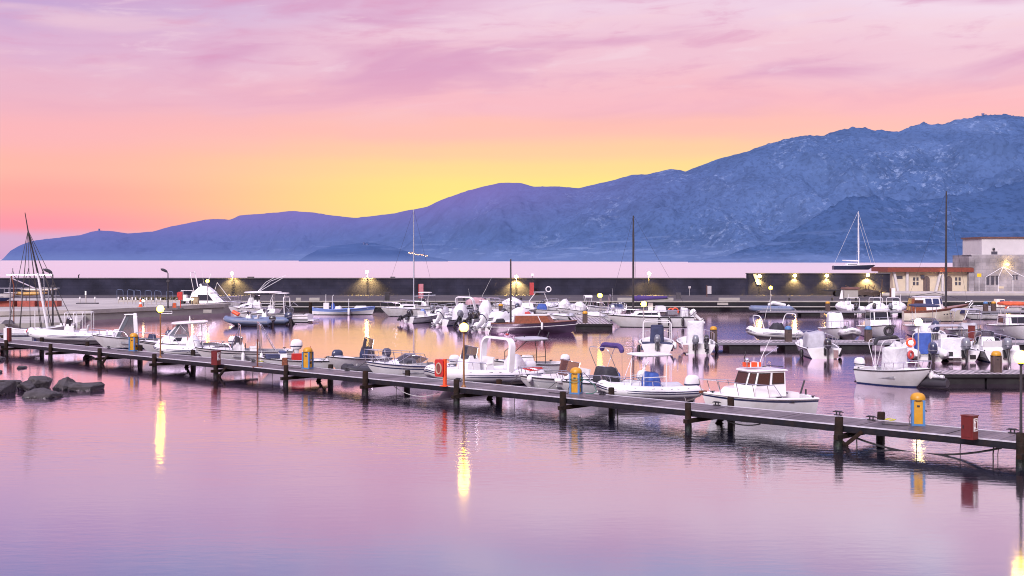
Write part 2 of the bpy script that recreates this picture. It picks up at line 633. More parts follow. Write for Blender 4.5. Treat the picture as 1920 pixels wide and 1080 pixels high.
cam = bpy.data.cameras.new('camera')
co = bpy.data.objects.new('camera', cam)
COL.objects.link(co)
co.location = (0, 0, CAMH)
co.rotation_euler = (R(90), 0, 0)
cam.sensor_width = 36
cam.lens = F / 1920 * 36
cam.shift_y = -(540 - HZ) / 1920
cam.clip_start, cam.clip_end = .5, 60000
sc.camera = co
sc.view_settings.view_transform = 'Standard'
sc.view_settings.look = 'None'
sc.view_settings.exposure = 0
sc.render.engine = 'CYCLES'
sc.cycles.use_denoising = True
sc.cycles.pixel_filter_type = 'BLACKMAN_HARRIS'
sc.cycles.filter_width = 1.05
sc.cycles.max_bounces = 6
sc.cycles.transparent_max_bounces = 12
sc.cycles.sample_clamp_indirect = 40
sc.cycles.caustics_reflective = False
sc.cycles.caustics_refractive = False


# ------------------------------------------------------------------ water
def water():
    m, nt, N, Lk, p = nodes('harbour_water')
    N.remove(p)
    geo = N.new('ShaderNodeNewGeometry')

    def nzz(sx, sy, detail, rough, off=0.0):
        mp = N.new('ShaderNodeMapping')
        mp.inputs['Scale'].default_value = (sx, sy, 1)
        mp.inputs['Rotation'].default_value = (0, 0, R(-9))
        mp.inputs['Location'].default_value = (off, off, 0)
        Lk.new(geo.outputs['Position'], mp.inputs[0])
        n = N.new('ShaderNodeTexNoise')
        n.inputs['Scale'].default_value = 1
        n.inputs['Detail'].default_value = detail
        n.inputs['Roughness'].default_value = rough
        Lk.new(mp.outputs[0], n.inputs['Vector'])
        return n.outputs['Fac']
    rip = nzz(1.5, 3.6, 3, .55)
    swell = nzz(.22, .5, 2, .5, 11)
    calm = nzz(.016, .05, 2, .5, 5)
    sp = N.new('ShaderNodeSeparateXYZ')
    Lk.new(geo.outputs['Position'], sp.inputs[0])

    def rng(v, a, b, c, d):
        n = N.new('ShaderNodeMapRange')
        n.interpolation_type = 'SMOOTHSTEP'
        Lk.new(v, n.inputs[0])
        for i, x in enumerate((a, b, c, d)):
            n.inputs[i + 1].default_value = x
        return n.outputs[0]

    def mul(a, b):
        n = N.new('ShaderNodeMath')
        n.operation = 'MULTIPLY'
        for i, v in enumerate((a, b)):
            if isinstance(v, float):
                n.inputs[i].default_value = v
            else:
                Lk.new(v, n.inputs[i])
        return n.outputs[0]
    # the sheltered water nearest the camera lies calm, the open part by the pier is lightly rippled
    near = rng(sp.outputs[1], 30, 46, .12, 1.0)
    patch = rng(calm, .38, .6, .25, 1.1)
    st = mul(mul(near, patch), rng(sp.outputs[1], 50, 62, 1.0, .20))
    hsum = N.new('ShaderNodeMath')
    hsum.operation = 'ADD'
    Lk.new(mul(rip, .021), hsum.inputs[0])
    Lk.new(mul(swell, .026), hsum.inputs[1])
    b = N.new('ShaderNodeBump')
    b.inputs['Distance'].default_value = 1.0
    Lk.new(mul(st, 1.0), b.inputs['Strength'])
    Lk.new(hsum.outputs[0], b.inputs['Height'])
    gl = N.new('ShaderNodeBsdfGlossy')
    gl.distribution = 'GGX'
    tn = N.new('ShaderNodeMix')  # reflected-sky tint painted in by distance: cool near, pink basin, warm bay
    tn.data_type = 'RGBA'
    Lk.new(rng(sp.outputs[1], 36, 62, 0, 1), tn.inputs['Factor'])
    tn.inputs['A'].default_value = (.955, .965, 1, 1)
    tn.inputs['B'].default_value = (1, .83, .99, 1)
    tn2 = N.new('ShaderNodeMix')
    tn2.data_type = 'RGBA'
    Lk.new(rng(sp.outputs[1], 140, 260, 0, 1), tn2.inputs['Factor'])
    Lk.new(tn.outputs['Result'], tn2.inputs['A'])
    tn2.inputs['B'].default_value = (.93, .80, .76, 1)
    Lk.new(tn2.outputs['Result'], gl.inputs['Color'])
    Lk.new(rng(sp.outputs[1], 150, 300, .085, .42), gl.inputs['Roughness'])
    Lk.new(b.outputs[0], gl.inputs['Normal'])
    df = N.new('ShaderNodeBsdfDiffuse')
    df.inputs['Color'].default_value = (.018, .020, .042, 1)
    fr = N.new('ShaderNodeFresnel')
    fr.inputs['IOR'].default_value = 1.6
    ml = N.new('ShaderNodeMath')
    ml.operation = 'MULTIPLY_ADD'
    ml.use_clamp = True
    Lk.new(fr.outputs[0], ml.inputs[0])
    ml.inputs[1].default_value = .72
    ml.inputs[2].default_value = .54
    mx = N.new('ShaderNodeMixShader')
    Lk.new(ml.outputs[0], mx.inputs[0])
    Lk.new(df.outputs[0], mx.inputs[1])
    Lk.new(gl.outputs[0], mx.inputs[2])
    Lk.new(mx.outputs[0], N['Material Output'].inputs['Surface'])
    mb = MB()
    xs = [-20000, -4000, -1000, -200, 0, 200, 1000, 4000, 20000]
    ys = [-80, 0, 30, 60, 100, 200, 500, 1500, 5000, 26000]
    mb.grid([[(x, y, 0) for x in xs] for y in ys])
    struct('water', mb, m)


water()


# ------------------------------------------------------------------ mountains
def hill_mat(name, base, rock, hazec, hz, emis=.5):  # blue of the distance haze is painted into the ground colours
    m, nt, N, Lk, p = nodes(name)
    geo = N.new('ShaderNodeNewGeometry')

    def nz(scale, detail, rough=.6):
        mp = N.new('ShaderNodeMapping')
        mp.inputs['Scale'].default_value = (scale, scale * .45, scale * .9)
        Lk.new(geo.outputs['Position'], mp.inputs[0])
        n = N.new('ShaderNodeTexNoise')
        n.inputs['Scale'].default_value = 1
        n.inputs['Detail'].default_value = detail
        n.inputs['Roughness'].default_value = rough
        Lk.new(mp.outputs[0], n.inputs['Vector'])
        return n.outputs['Fac']

    def rng(v, a, b, c=0., d=1.):
        n = N.new('ShaderNodeMapRange')
        n.interpolation_type = 'SMOOTHSTEP'
        Lk.new(v, n.inputs[0])
        for i, x in enumerate((a, b, c, d)):
            n.inputs[i + 1].default_value = x
        return n.outputs[0]

    def mix(f, a, b):
        n = N.new('ShaderNodeMix')
        n.data_type = 'RGBA'
        for k, v in (('Factor', f), ('A', a), ('B', b)):
            if isinstance(v, (int, float, tuple)):
                n.inputs[k].default_value = v
            else:
                Lk.new(v, n.inputs[k])
        return n.outputs['Result']

    def mul(a, b):
        n = N.new('ShaderNodeMath')
        n.operation = 'MULTIPLY'
        Lk.new(a, n.inputs[0])
        if isinstance(b, float):
            n.inputs[1].default_value = b
        else:
            Lk.new(b, n.inputs[1])
        return n.outputs[0]
    sp = N.new('ShaderNodeSeparateXYZ')
    Lk.new(geo.outputs['Position'], sp.inputs[0])
    big = mul(rng(nz(.0048, 4), .47, .62), rng(sp.outputs[0], -600, 700, .05, 1))
    fine = rng(nz(.045, 8, .8), .52, .62)
    c = mix(mul(rng(nz(.011, 5), .35, .7), .5), base, tuple(x * .62 for x in base[:3]) + (1,))
    c = mix(mul(mul(big, fine), .9), c, rock)
    spk = mul(rng(nz(.11, 5, .7), .55, .68), mul(rng(nz(.012, 3), .42, .6), rng(sp.outputs[0], -500, 900, .1, 1)))
    c = mix(mul(spk, .3), c, rock)
    c = mix(mul(mul(rng(nz(.075, 5, .7), .52, .40), rng(sp.outputs[0], -600, 700, .15, 1)), .55), c, tuple(x * .55 for x in base[:3]) + (1,))
    # pale fields and tracks on the lower slopes
    mp = N.new('ShaderNodeMapping')
    mp.inputs['Scale'].default_value = (.006, .006, .09)
    Lk.new(geo.outputs['Position'], mp.inputs[0])
    n3 = N.new('ShaderNodeTexNoise')
    n3.inputs['Scale'].default_value = 1
    n3.inputs['Detail'].default_value = 5
    Lk.new(mp.outputs[0], n3.inputs['Vector'])
    low = rng(sp.outputs[2], 20, 120, 1, 0)
    c = mix(mul(mul(rng(n3.outputs['Fac'], .56, .66), low), .4), c, rock)
    # haze painted into the colour: west end, violet crest, slope foot
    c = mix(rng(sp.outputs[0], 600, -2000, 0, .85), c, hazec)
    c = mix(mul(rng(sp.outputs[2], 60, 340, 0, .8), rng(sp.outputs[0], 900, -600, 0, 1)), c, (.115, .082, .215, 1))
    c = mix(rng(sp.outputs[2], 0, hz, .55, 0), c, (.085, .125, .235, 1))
    c = mix(mul(mul(rng(nz(.0021, 2), .50, .68), rng(sp.outputs[0], 300, 1400)), .16), c, (.15, .22, .40, 1))  # pale mist painted over the right-hand slopes
    Lk.new(c, p.inputs['Base Color'])
    p.inputs['Roughness'].default_value = 1
    p.inputs['Specular IOR Level'].default_value = 0
    bp = N.new('ShaderNodeBump')
    bp.inputs['Strength'].default_value = .7
    bp.inputs['Distance'].default_value = 7
    Lk.new(nz(.02, 7, .7), bp.inputs['Height'])
    Lk.new(bp.outputs[0], p.inputs['Normal'])
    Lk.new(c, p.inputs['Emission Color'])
    p.inputs['Emission Strength'].default_value = emis  # even glow stands in for light scattered by the haze
    return m


SKYL = [(-260, 491), (0, 489), (5, 486), (20, 470), (40, 459), (60, 452), (100, 447), (150, 441), (170, 435), (185, 432), (215, 434), (240, 438), (285, 435), (320, 425), (360, 417), (385, 412), (410, 411), (430, 413), (450, 404), (490, 401), (550, 396), (580, 398), (605, 402), (640, 406), (670, 409), (700, 405), (740, 400), (775, 393), (800, 388), (830, 374), (870, 360), (905, 350), (940, 343), (975, 343), (1000, 350), (1040, 350), (1085, 353), (1110, 347), (1150, 338), (1185, 328), (1215, 327), (1240, 321), (1258, 317), (1285, 322), (1310, 312), (1350, 297), (1400, 285), (1440, 270), (1485, 259), (1510, 254), (1545, 256), (1580, 245), (1600, 240), (1640, 245), (1685, 247), (1710, 237), (1730, 234), (1775, 233), (1790, 226), (1830, 220), (1880, 215), (1920, 220), (2000, 226), (2150, 250), (2400, 300)]


def interp(tab, x):
    for (a, ya), (b, yb) in zip(tab, tab[1:]):
        if a <= x <= b:
            return ya + (yb - ya) * (x - a) / (b - a)
    return tab[0][1] if x < tab[0][0] else tab[-1][1]


def mountain(name, prof, x0, x1, nx, nr, ysh, yri, mt, rough, seed, rockrange=(1250, 2400), shape=1.1):
    mb = MB()
    rows = []
    for r in range(nr + 5):
        q = r / nr
        row = []
        for i in range(nx + 1):
            x = x0 + (x1 - x0) * i / nx
            s, g = interp(ysh, x), interp(yri, x)
            Y = s + (g - s) * q
            X = (x - 960) / F * Y
            H = (HZ - interp(prof, x)) / F * g + CAMH
            P = Vector((X * .0031 + seed, Y * .0016, seed * .7))
            rid = 1 - abs(noise.noise(P)) * 2
            det = noise.fractal(P * 3.1, 1.0, 2.1, 5)
            det2 = noise.noise(Vector((X * .035, Y * .03, 5 + seed)))
            rk = min(1, max(.25, (x - rockrange[0]) / 400)) if x < rockrange[1] else 1
            if q <= 1:
                h = H * (q ** shape) + H * rough * math.sin(PI * q) * ((rid - .5) * .55 + det * .45)
                h += (max(0, det2) * 6 + max(0, noise.noise(Vector((X * .012, Y * .009, 15 + seed)))) * 17 + max(0, noise.noise(Vector((X * .07, Y * .05, 25 + seed))) - .1) * 9) * rk * min(1, q * 2)
                wq = noise.noise(Vector((X * .0035, q * 1.3, 31 + seed)))
                gl_ = abs(noise.noise(Vector((X * .0060 + q * 1.6 + wq * 1.1, q * 1.1, 41 + seed))))
                g2_ = abs(noise.noise(Vector((X * .017 + q * 2.2 + wq * 2.0, q * 2.0, 51 + seed))))
                h -= H * q * (1 - q ** 4) * (.16 * max(0, .35 - gl_) + .09 * max(0, .3 - g2_)) * (.35 + .65 * rk)
                h = min(h, CAMH + (H - CAMH) * Y / g * (.985 if q < .97 else 1) + 0.0) if q > .2 else h
            else:
                h = H * (1 - (q - 1) * 2.2)
            if q == 1:
                h += (max(0, noise.noise(Vector((x * .11, 3, seed)))) * 10 + max(0, noise.noise(Vector((x * .031, 7, seed)))) * 9 + max(0, noise.noise(Vector((x * .27, 9, seed)))) * 4) * rk
            if q == 0:
                h = -2
            row.append((X, Y, max(h, -2 if q <= .02 else .2)))
        rows.append(row)
    mb.grid(rows)
    return struct(name, mb, mt, ang=180)


hm = hill_mat('hazed_mountain_ground', (.047, .083, .180, 1), (.130, .178, .295, 1), (.056, .076, .182, 1), 60, .6)
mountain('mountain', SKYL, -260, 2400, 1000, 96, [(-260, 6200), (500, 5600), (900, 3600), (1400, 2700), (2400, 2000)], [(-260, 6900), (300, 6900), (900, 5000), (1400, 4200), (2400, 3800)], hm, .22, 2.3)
hm2 = hill_mat('hazed_spur_ground', (.036, .068, .155, 1), (.080, .120, .23, 1), (.046, .068, .172, 1), 25, .6)
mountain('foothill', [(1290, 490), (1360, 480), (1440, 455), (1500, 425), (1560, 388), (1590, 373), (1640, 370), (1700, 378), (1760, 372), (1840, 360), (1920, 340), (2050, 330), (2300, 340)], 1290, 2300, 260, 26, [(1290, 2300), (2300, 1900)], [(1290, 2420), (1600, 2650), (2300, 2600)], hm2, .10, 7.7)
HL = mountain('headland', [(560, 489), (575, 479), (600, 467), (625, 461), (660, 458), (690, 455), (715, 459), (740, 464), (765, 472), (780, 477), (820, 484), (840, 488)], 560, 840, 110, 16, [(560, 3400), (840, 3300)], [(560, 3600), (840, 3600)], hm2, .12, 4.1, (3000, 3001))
from mathutils.bvhtree import BVHTree
HB = BVHTree.FromPolygons([v.co for v in HL.data.vertices], [p_.vertices for p_ in HL.data.polygons])
# village houses with their lights on the low headland
for i, (x, y, w, h) in enumerate([(772, 478, 5, 3), (779, 476, 5, 4), (786, 479, 6, 3), (793, 480, 5, 3), (682, 458, 3, 3), (768, 482, 4, 2), (800, 482, 5, 3), (688, 464, 4, 2)]):
    Y = 3560 + 4 * (i % 5)
    s = Y / F
    X = (x - 960) * s
    hit = HB.ray_cast(Vector((X, Y, 500)), Vector((0, 0, -1)))[0]
    Z = (hit.z if hit else 2) + h * s * .8
    hr = thing('village_house', 'tiny pale house with lights in the %s village across the bay' % ('hillside part of the' if y < 470 else 'shore side of the'), 'house', (X, Y, Z - h * s * .8), 0, 'village houses across the bay')
    mb = MB()
    mb.box((0, 0, h * s * .5 - 1), (w * s, 8, h * s + 2))
    mb.build('wall', 'village_wall', hr)
    mb = MB()
    mb.prism([(-w * s * .55, -5, h * s), (w * s * .55, -5, h * s), (0, -5, h * s * 1.35)], (0, 10, 0))
    mb.build('roof', 'village_wall', hr)
    if y > 470:
        mb = MB()
        for k in range(2):
            mb.sphere((w * s * (-.3 + .55 * k), -7, h * s * (.3 + .3 * ((i + k) % 2))), .55 * s, 6, 4)
        mb.build('light', 'village_light', hr)


def tower(x, y, Y, h, label):
    s = Y / F
    t = thing('watch_tower', label, 'tower', ((x - 960) * s, Y, CAMH + (HZ - y) * s - h))
    mb = MB()
    mb.lathe([(h * .42, -6), (h * .36, h * .85)], n=10)
    mb.build('wall', 'village_wall', t)
    mb = MB()
    mb.lathe([(h * .42, h * .85), (h * .42, h * 1.05)], n=10)
    mb.build('parapet', 'village_wall', t)


tower(186, 429, 6890, 14, 'small round watch tower on the low headland at the far end of the ridge')
tower(1843, 213, 4030, 12, 'squat lookout tower on the highest mountain crest')

# ------------------------------------------------------------------ quay, slipway and the ground behind them
QZ = 1.1


def slab(name, pts, z0, z1, m, **k):
    mb = MB()
    mb.prism([(p[0], p[1], z0) for p in pts], (0, 0, z1 - z0), 0)
    return struct(name, mb, m, smooth=False, **k)


qa = wp(420, 569.5, QZ)
qb = wp(170, 580.5, QZ)
qc = wp(-400, 592, QZ)
qe = dp(338, 139.5)
slab('quay', [(qa.x, qa.y), (qa.x + .4, qa.y + 1.6), (qe.x, qe.y + 1.4), (qe.x, 165), (-160, 165), (qc.x, qc.y), (qb.x, qb.y)], -3, QZ, 'concrete_light')
slab('pavement', [(qe.x + .01, 149), (150, 149), (150, 200), (-160, 200), (-160, 165.01), (qe.x + .01, 165.01)], -3, QZ - .003, 'quay_asphalt')
# coping stones along both quay faces, stepped ledges
mb = MB()
d = (qb - qa)
n_ = Vector((-d.y, d.x, 0)).normalized()
if n_.y > 0:
    n_ = -n_
for a, b in ((qa, qb), (qb, qc)):
    mb.prism([a + n_ * .0 + Vector((0, 0, .005)), b + Vector((0, 0, .005)), b + n_ * .12 + Vector((0, 0, .005)), a + n_ * .12 + Vector((0, 0, .005))], (0, 0, -.42))
struct('quay_kerb', mb, 'concrete', smooth=False)
mb = MB()
mb.prism([(-38, 149.3, QZ + .02), (150, 149.3, QZ + .02), (150, 148.9, QZ + .02), (-38, 148.9, QZ + .02)], (0, 0, -.15))
mb.prism([(-34, 148.2, .5), (150, 148.2, .5), (150, 147.3, .5), (-34, 147.3, .5)], (0, 0, -.10))
struct('quay_ledge', mb, 'concrete_light', smooth=False)
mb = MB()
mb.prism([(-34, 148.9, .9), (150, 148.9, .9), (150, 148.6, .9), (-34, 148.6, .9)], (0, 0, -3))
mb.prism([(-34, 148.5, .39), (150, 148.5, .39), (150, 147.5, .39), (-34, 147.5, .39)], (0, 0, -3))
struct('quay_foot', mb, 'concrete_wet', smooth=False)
s0 = wp(162, 586, .55)
s1 = wp(150, 604, .55)
s2 = wp(-300, 612, .55)
slab('slipway', [(s0.x, s0.y), (s1.x, s1.y), (s2.x, s2.y), (s2.x - 20, 135), (s0.x, 128)], -3, .55, 'concrete_light')
# raised apron before the buildings
slab('forecourt', [(52, 172), (150, 172), (150, 240), (52, 240)], -1, 1.42, 'concrete')
# strip of worn asphalt on the quay
slab('road', [(-150, 160), (150, 160), (150, 171.5), (-150, 171.5)], QZ - .2, QZ + .012, 'quay_asphalt')

# ------------------------------------------------------------------ breakwater wall
WY = 175.0
t = thing('breakwater_wall', 'long dark stone breakwater wall between the quay and the open sea', 'wall', (0, WY, 0))
x0, x1 = dp(-500, WY).x, dp(1403, WY).x
mb = MB()
zt = zat(522.5, WY)
seg = [(x0, x1, zt)]
x2 = dp(1668, WY).x
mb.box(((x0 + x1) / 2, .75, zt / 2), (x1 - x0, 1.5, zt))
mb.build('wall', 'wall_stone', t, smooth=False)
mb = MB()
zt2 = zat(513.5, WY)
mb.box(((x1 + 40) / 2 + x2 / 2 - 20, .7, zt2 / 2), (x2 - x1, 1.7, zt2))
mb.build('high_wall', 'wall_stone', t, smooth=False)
mb = MB()
mb.box(((x0 + x1) / 2 - .2, .72, zt + .06), (x1 - x0 - .4, 1.7, .12))
mb.box(((x1 + x2) / 2, .7, zt2 + .06), (x2 - x1 + .2, 1.9, .12))
for k in range(34):
    xx = x0 + (x1 - x0) * (k + .5 * rnd.random()) / 34
    if k in (5, 17, 22):
        mb.box((xx, .9, zt + .2), (rnd.uniform(.6, 1.4), .5, .16))
mb.build('coping', 'concrete_dark', t, smooth=False)
mb = MB()
mb.prism([(dp(1411, WY).x, -.25, zat(514, WY)), (dp(1417, WY).x, -.25, zat(514, WY)), (dp(1426, WY).x, -.25, zat(534, WY)), (dp(1419, WY).x, -.25, zat(534, WY))], (0, .08, 0))
mb.build('stair_rail', 'concrete_light', t, smooth=False)
# ------------------------------------------------------------------ the long wooden pier
PD, PN = Vector((-.749, .662, 0)).normalized(), Vector((.662, .749, 0)).normalized()
PP0, PW, PZ, PS = Vector((15.6, 36.7, 0)), 1.95, .69, 5.98
pier = thing('pier', 'long narrow timber pier on dark piles crossing the whole foreground', 'pier', PP0, math.atan2(PD.y, PD.x))
# local frame: +x along the pier (away to the left), -y across it to the basin (PN is local -y)
LN = -1.0


def pl(k, w=0.0, z=PZ):
    """world point on the pier: k pile spacings along, w metres in from the near edge"""
    q = PP0 + PD * (k * PS) + PN * w
    return Vector((q.x, q.y, z))


K0, K1 = -1.6, 14.0
mb = MB()
nb = int((K1 - K0) * 2)
for i in range(nb):
    a = (K0 + (K1 - K0) * i / nb) * PS
    b = (K0 + (K1 - K0) * (i + 1) / nb) * PS - .05
    mb.box(((a + b) / 2, -PW / 2, PZ - .03), (b - a, PW - .1, .06))
mb.build('deck', 'pier_boards', pier, smooth=False)
for w in (0.0, PW):
    mb = MB()
    Lp = (K1 - K0) * PS
    cx = (K0 + K1) / 2 * PS
    s_ = 1 if w == 0 else -1
    mb.box((cx, -w + s_ * .0, PZ - .002), (Lp, .08, .036))
    mb.build('edge_strip', 'edge_pale', pier, smooth=False)
    mb = MB()
    mb.box((cx, -w - s_ * .01, PZ - .11), (Lp, .07, .175))
    mb.box((cx, -w - s_ * .03, PZ - .215), (Lp, .16, .03))
    mb.build('edge_beam', 'beam_steel', pier, smooth=False)


def pile(k, w, top=.28, r=.13):
    mb = MB()
    x, y = k * PS, -w
    top += rnd.uniform(-.09, .07)
    r *= rnd.uniform(.88, 1.1)
    tilt = rnd.uniform(-.045, .045)
    mb.mi = 0
    rings = []
    for z, rr in ((.34, r * 1.02), (.6, r), (PZ + top - .02, r * .97), (PZ + top, r * .86)):
        rings.append([(x + rr * math.cos(a * PI / 6) + tilt * z, y + rr * math.sin(a * PI / 6), z) for a in range(12)])
    mb.grid(rings, close=True, cap=True)
    mb.mi = 1
    rings = []
    for z, rr in ((-2, r * 1.1), (.1, r * 1.12), (.3, r * 1.06), (.345, r * 1.0)):
        rings.append([(x + rr * math.cos(a * PI / 6) + tilt * z, y + rr * math.sin(a * PI / 6), z) for a in range(12)])
    mb.grid(rings, close=True)
    mb.build('pile', ['pile', 'pile_wet'], pier)


def brace(k, sgn):
    mb = MB()
    x = k * PS
    mb.box((x + sgn * .42, -PW + .02, .26), (.95, .1, .12), ry=sgn * R(38))
    mb.box((x + sgn * .40, -PW + .02, -.16), (.9, .1, .12), ry=-sgn * R(40))
    mb.build('brace', 'pile', pier, smooth=False)


for k in range(-1, 14):
    pile(k, -.15, .30 if k not in (1,) else .33)
    if k != 7:
        pile(k - .13 + (.05 if k % 3 else 0), PW + .15, .30)
    mb = MB()
    kk = k - .03
    mb.box((kk * PS, -PW / 2 + .05, PZ - .37), (.16, PW + .9, .15), rz=R(-4))
    mb.build('cross_beam', 'pile', pier, smooth=False)
    if k in (1, 7, 9):
        mb = MB()
        mb.box((k * PS - .45, .1, .22), (1.0, .1, .12), ry=R(40))
        mb.box((k * PS - .45, .1, -.18), (.9, .1, .12), ry=R(-42))
        mb.build('brace', 'pile', pier, smooth=False)
    if k in (2, 4, 6, 8):
        brace(k - .12, 1)


def cleat(k, w, z=PZ):
    mb = MB()
    x, y = k * PS, -w
    mb.box((x, y, z + .02), (.26, .12, .03))
    for q in (-.06, .06):
        mb.tube([(x + q, y, z), (x + q, y, z + .12)], .025, 6)
    mb.tube([(x - .2, y, z + .115), (x - .1, y, z + .135), (x + .1, y, z + .135), (x + .2, y, z + .115)], [.012, .03, .03, .012], 6)
    mb.build('cleat', 'dark_metal', pier)


for k, w in ((.15, PW - .15), (.95, PW - .18), (2.0, PW - .12), (2.92, PW - .12), (4.3, PW - .12), (5.6, PW - .12), (6.9, PW - .12), (8.4, PW - .12), (9.4, PW - .12)):
    cleat(k, w)
cleat(1, -.15, PZ + .33)
mb = MB()
for k, col in ((.62, 0), (7.0, 0)):
    pass
for k, w in ((.86, PW + .15), (6.85, PW + .15)):
    x, y = k * PS, -w
    ring = [(x + (.17 + .01 * math.sin(a)) * math.cos(a * .7), y + .17 * math.sin(a * .7), PZ + .03 + .012 * (a % 3)) for a in range(28)]
    mb.tube(ring, .018, 5)
mb.build('tie_rope', mat('rope_yellow', (.45, .42, .06), .9, var=.2, vs=30), pier)

# ------------------------------------------------------------------ things standing on the pier


def pedestal(name, label, loc, rz, body, cap, edge, group, h=1.1):
    t = thing(name, label, 'service pedestal', loc, rz, group)
    hw = .175
    mb = MB()
    mb.box((0, 0, .42), (hw * 2, hw * 2, .84))
    mb.build('body', body, t, smooth=False)
    mb = MB()
    for a in (-1, 1):
        for b in (-1, 1):
            mb.box((a * (hw + .006), b * (hw + .006), .43), (.075, .075, .862))
    mb.box((0, 0, .03), (hw * 2 + .09, hw * 2 + .09, .06))
    mb.box((0, 0, .845), (hw * 2 + .04, hw * 2 + .04, .03))
    mb.build('frame', edge, t, smooth=False)
    mb = MB()
    mb.lathe([(.245, .86), (.252, .89), (.24, .96), (.205, 1.03), (.14, 1.08), (.05, 1.10), (.001, 1.102)], n=20)
    mb.build('cap', cap, t)
    mb = MB()
    mb.lathe([(.225, .832), (.225, .858)], n=20)
    mb.build('neck_ring', 'dark_metal', t)
    mb = MB()
    mb.tube([(hw + .03, 0, .5), (hw + .09, 0, .5), (hw + .09, 0, .45)], .02, 6)
    mb.box((0, -hw - .01, .66), (.09, .016, .06))
    mb.build('tap', 'dark_metal', t)
    for zz in (.30, .44):
        mb = MB()
        mb.box((hw + .012, .0, zz), (.03, .12, .09), taper=.9)
        mb.build('socket', 'dark_metal' if zz < .4 else 'edge_pale', t, smooth=False)
    mb = MB()
    mb.tube([(-hw - .05, -.05, .4), (-hw - .12, -.1, .2), (-hw - .1, -.2, .02), (-hw - .5, -.35, .02), (-hw - 1.0, -.1, .02)], .014, 5)
    mb.build('cable', 'rubber', t)
    return t


RZP = math.atan2(-PN.y, -PN.x) + PI / 2
PG = 'yellow domed service pedestals'
ped_spots = [(wp(1721, 797, PZ), 'yellow and blue pedestal right of the cabin cruiser, nearest on the pier'),
             (wp(1080, 738, PZ), 'yellow and blue pedestal with green hose wound around it, mid pier'),
             (wp(577, 691, PZ), 'yellow and blue pedestal beside the small open boat with red box'),
             (wp(251, 658, PZ), 'yellow pedestal on the pier, the farthest one, before the hardtop speedboat')]
pd0 = pedestal('service_pedestal', ped_spots[0][1], ped_spots[0][0], RZP + R(28), 'yellow_paint', 'yellow_paint', 'blue_paint', PG)
for p_, lb in ped_spots[1:]:
    dup(pd0, p_, RZP + R(20), lb)
h0 = thing('hose', 'green hose coiled round the middle yellow pedestal with a loop', 'hose', ped_spots[1][0])
mb = MB()
pts = [(.30 * math.cos(a * .6), .30 * math.sin(a * .6), .42 + .012 * a) for a in range(0, 26)]
pts += [(.5, -.1, .55), (.75, -.1, .38), (.85, -.1, .12), (.7, -.12, .02), (.4, -.1, .02)]
mb.tube(pts, .018, 5)
mb.build('coil', mat('hose_green', (.05, .16, .13), .6), h0)


def cabinet(loc, rz, label):
    t = thing('extinguisher_cabinet', label, 'fire cabinet', loc, rz, 'red fire cabinets on the pier')
    mb = MB()
    mb.box((0, 0, .36), (.40, .30, .72))
    mb.box((0, 0, .735), (.44, .34, .03))
    mb.build('cabinet', 'cabinet_red', t, smooth=False)
    mb = MB()
    mb.box((-.02, -.156, .37), (.32, .014, .6))
    d_ = mb.build('door', 'cabinet_red', t, smooth=False)
    mb = MB()
    mb.box((.206, 0, .46), (.012, .2, .40))
    s = mb.build('sign', 'sign_white', t, smooth=False)
    mb = MB()
    # extinguisher symbol and two short rules of lettering
    mb.box((.2145, .03, .44), (.006, .06, .18))
    mb.box((.2145, .03, .55), (.006, .03, .05))
    mb.box((.2145, -.005, .57), (.006, .07, .016))
    mb.box((.2145, -.055, .46), (.006, .035, .1))
    mb.box((.2145, 0, .31), (.006, .15, .025))
    mb.box((.2145, 0, .62), (.006, .15, .025))
    mb.build('symbol', 'cabinet_red', s, smooth=False)
    mb = MB()
    mb.box((-.12, -.17, .38), (.03, .02, .1))
    mb.build('handle', 'dark_metal', d_)
    return t


cabinet(wp(1818, 823, PZ), R(-52), 'red fire cabinet at the right end of the pier near the frame edge')
cabinet(wp(405, 684, PZ), R(-30), 'small red fire cabinet on the left part of the pier beside a pile')

t = thing('lifebuoy_station', 'orange red lifebuoy station standing on the middle of the pier', 'lifebuoy station', wp(829, 724, PZ), R(-30))
mb = MB()
mb.box((.12, .04, .60), (.13, .13, 1.2))
mb.box((.12, .04, .015), (.34, .3, .03))
mb.build('post', 'orange_plastic', t, smooth=False)
mb = MB()
mb.prism([(x * .22 - .10, -.12, .80 + z * .38) for x, z in ((-1, -.8), (-.8, -1), (.8, -1), (1, -.8), (1, .8), (.8, 1), (-.8, 1), (-1, .8))], (0, .16, 0))
cs = mb.build('case', 'red_plastic', t, smooth=False)
mb = MB()
ring = [(-.10 + .135 * math.cos(a * PI / 12), -.135, .78 + .235 * math.sin(a * PI / 12)) for a in range(25)]
mb.tube(ring, .035, 6)
mb.build('lifebuoy', mat('buoy_dull', (.42, .30, .22), .6), cs)
mb = MB()
mb.box((-.10, -.128, .78), (.17, .01, .33))
mb.build('door', mat('case_brown', (.16, .04, .03), .5), cs)

t = thing('marker_post', 'red and white marker post standing at the left end of the pier', 'marker post', wp(15, 640, PZ), R(-20))
mb = MB()
mb.box((.1, 0, .46), (.22, .22, .92))
mb.build('post', 'cabinet_red', t, smooth=False)
mb = MB()
mb.box((-.14, -.02, .5), (.27, .2, .80))
mb.build('panel', 'gelcoat_old', t, smooth=False)

t = thing('steel_rod', 'thin rusty steel rod standing on the pier beside the lifebuoy boats', 'rod', pl(6.45, .12), 0)
mb = MB()
mb.tube([(0, 0, -.1), (0, 0, 1.45)], .042, 8)
mb.box((0, 0, .02), (.5, .2, .03))
mb.build('rod', 'rust', t)
t = thing('mooring_block', 'squat rust brown block fixed beside the thin steel rod', 'block', pl(6.42, PW - .2), 0)
mb = MB()
mb.box((0, 0, .2), (.28, .28, .4), taper=.9)
mb.build('block', 'rust', t, smooth=False)

# lamps with round globes: one kind, many posts


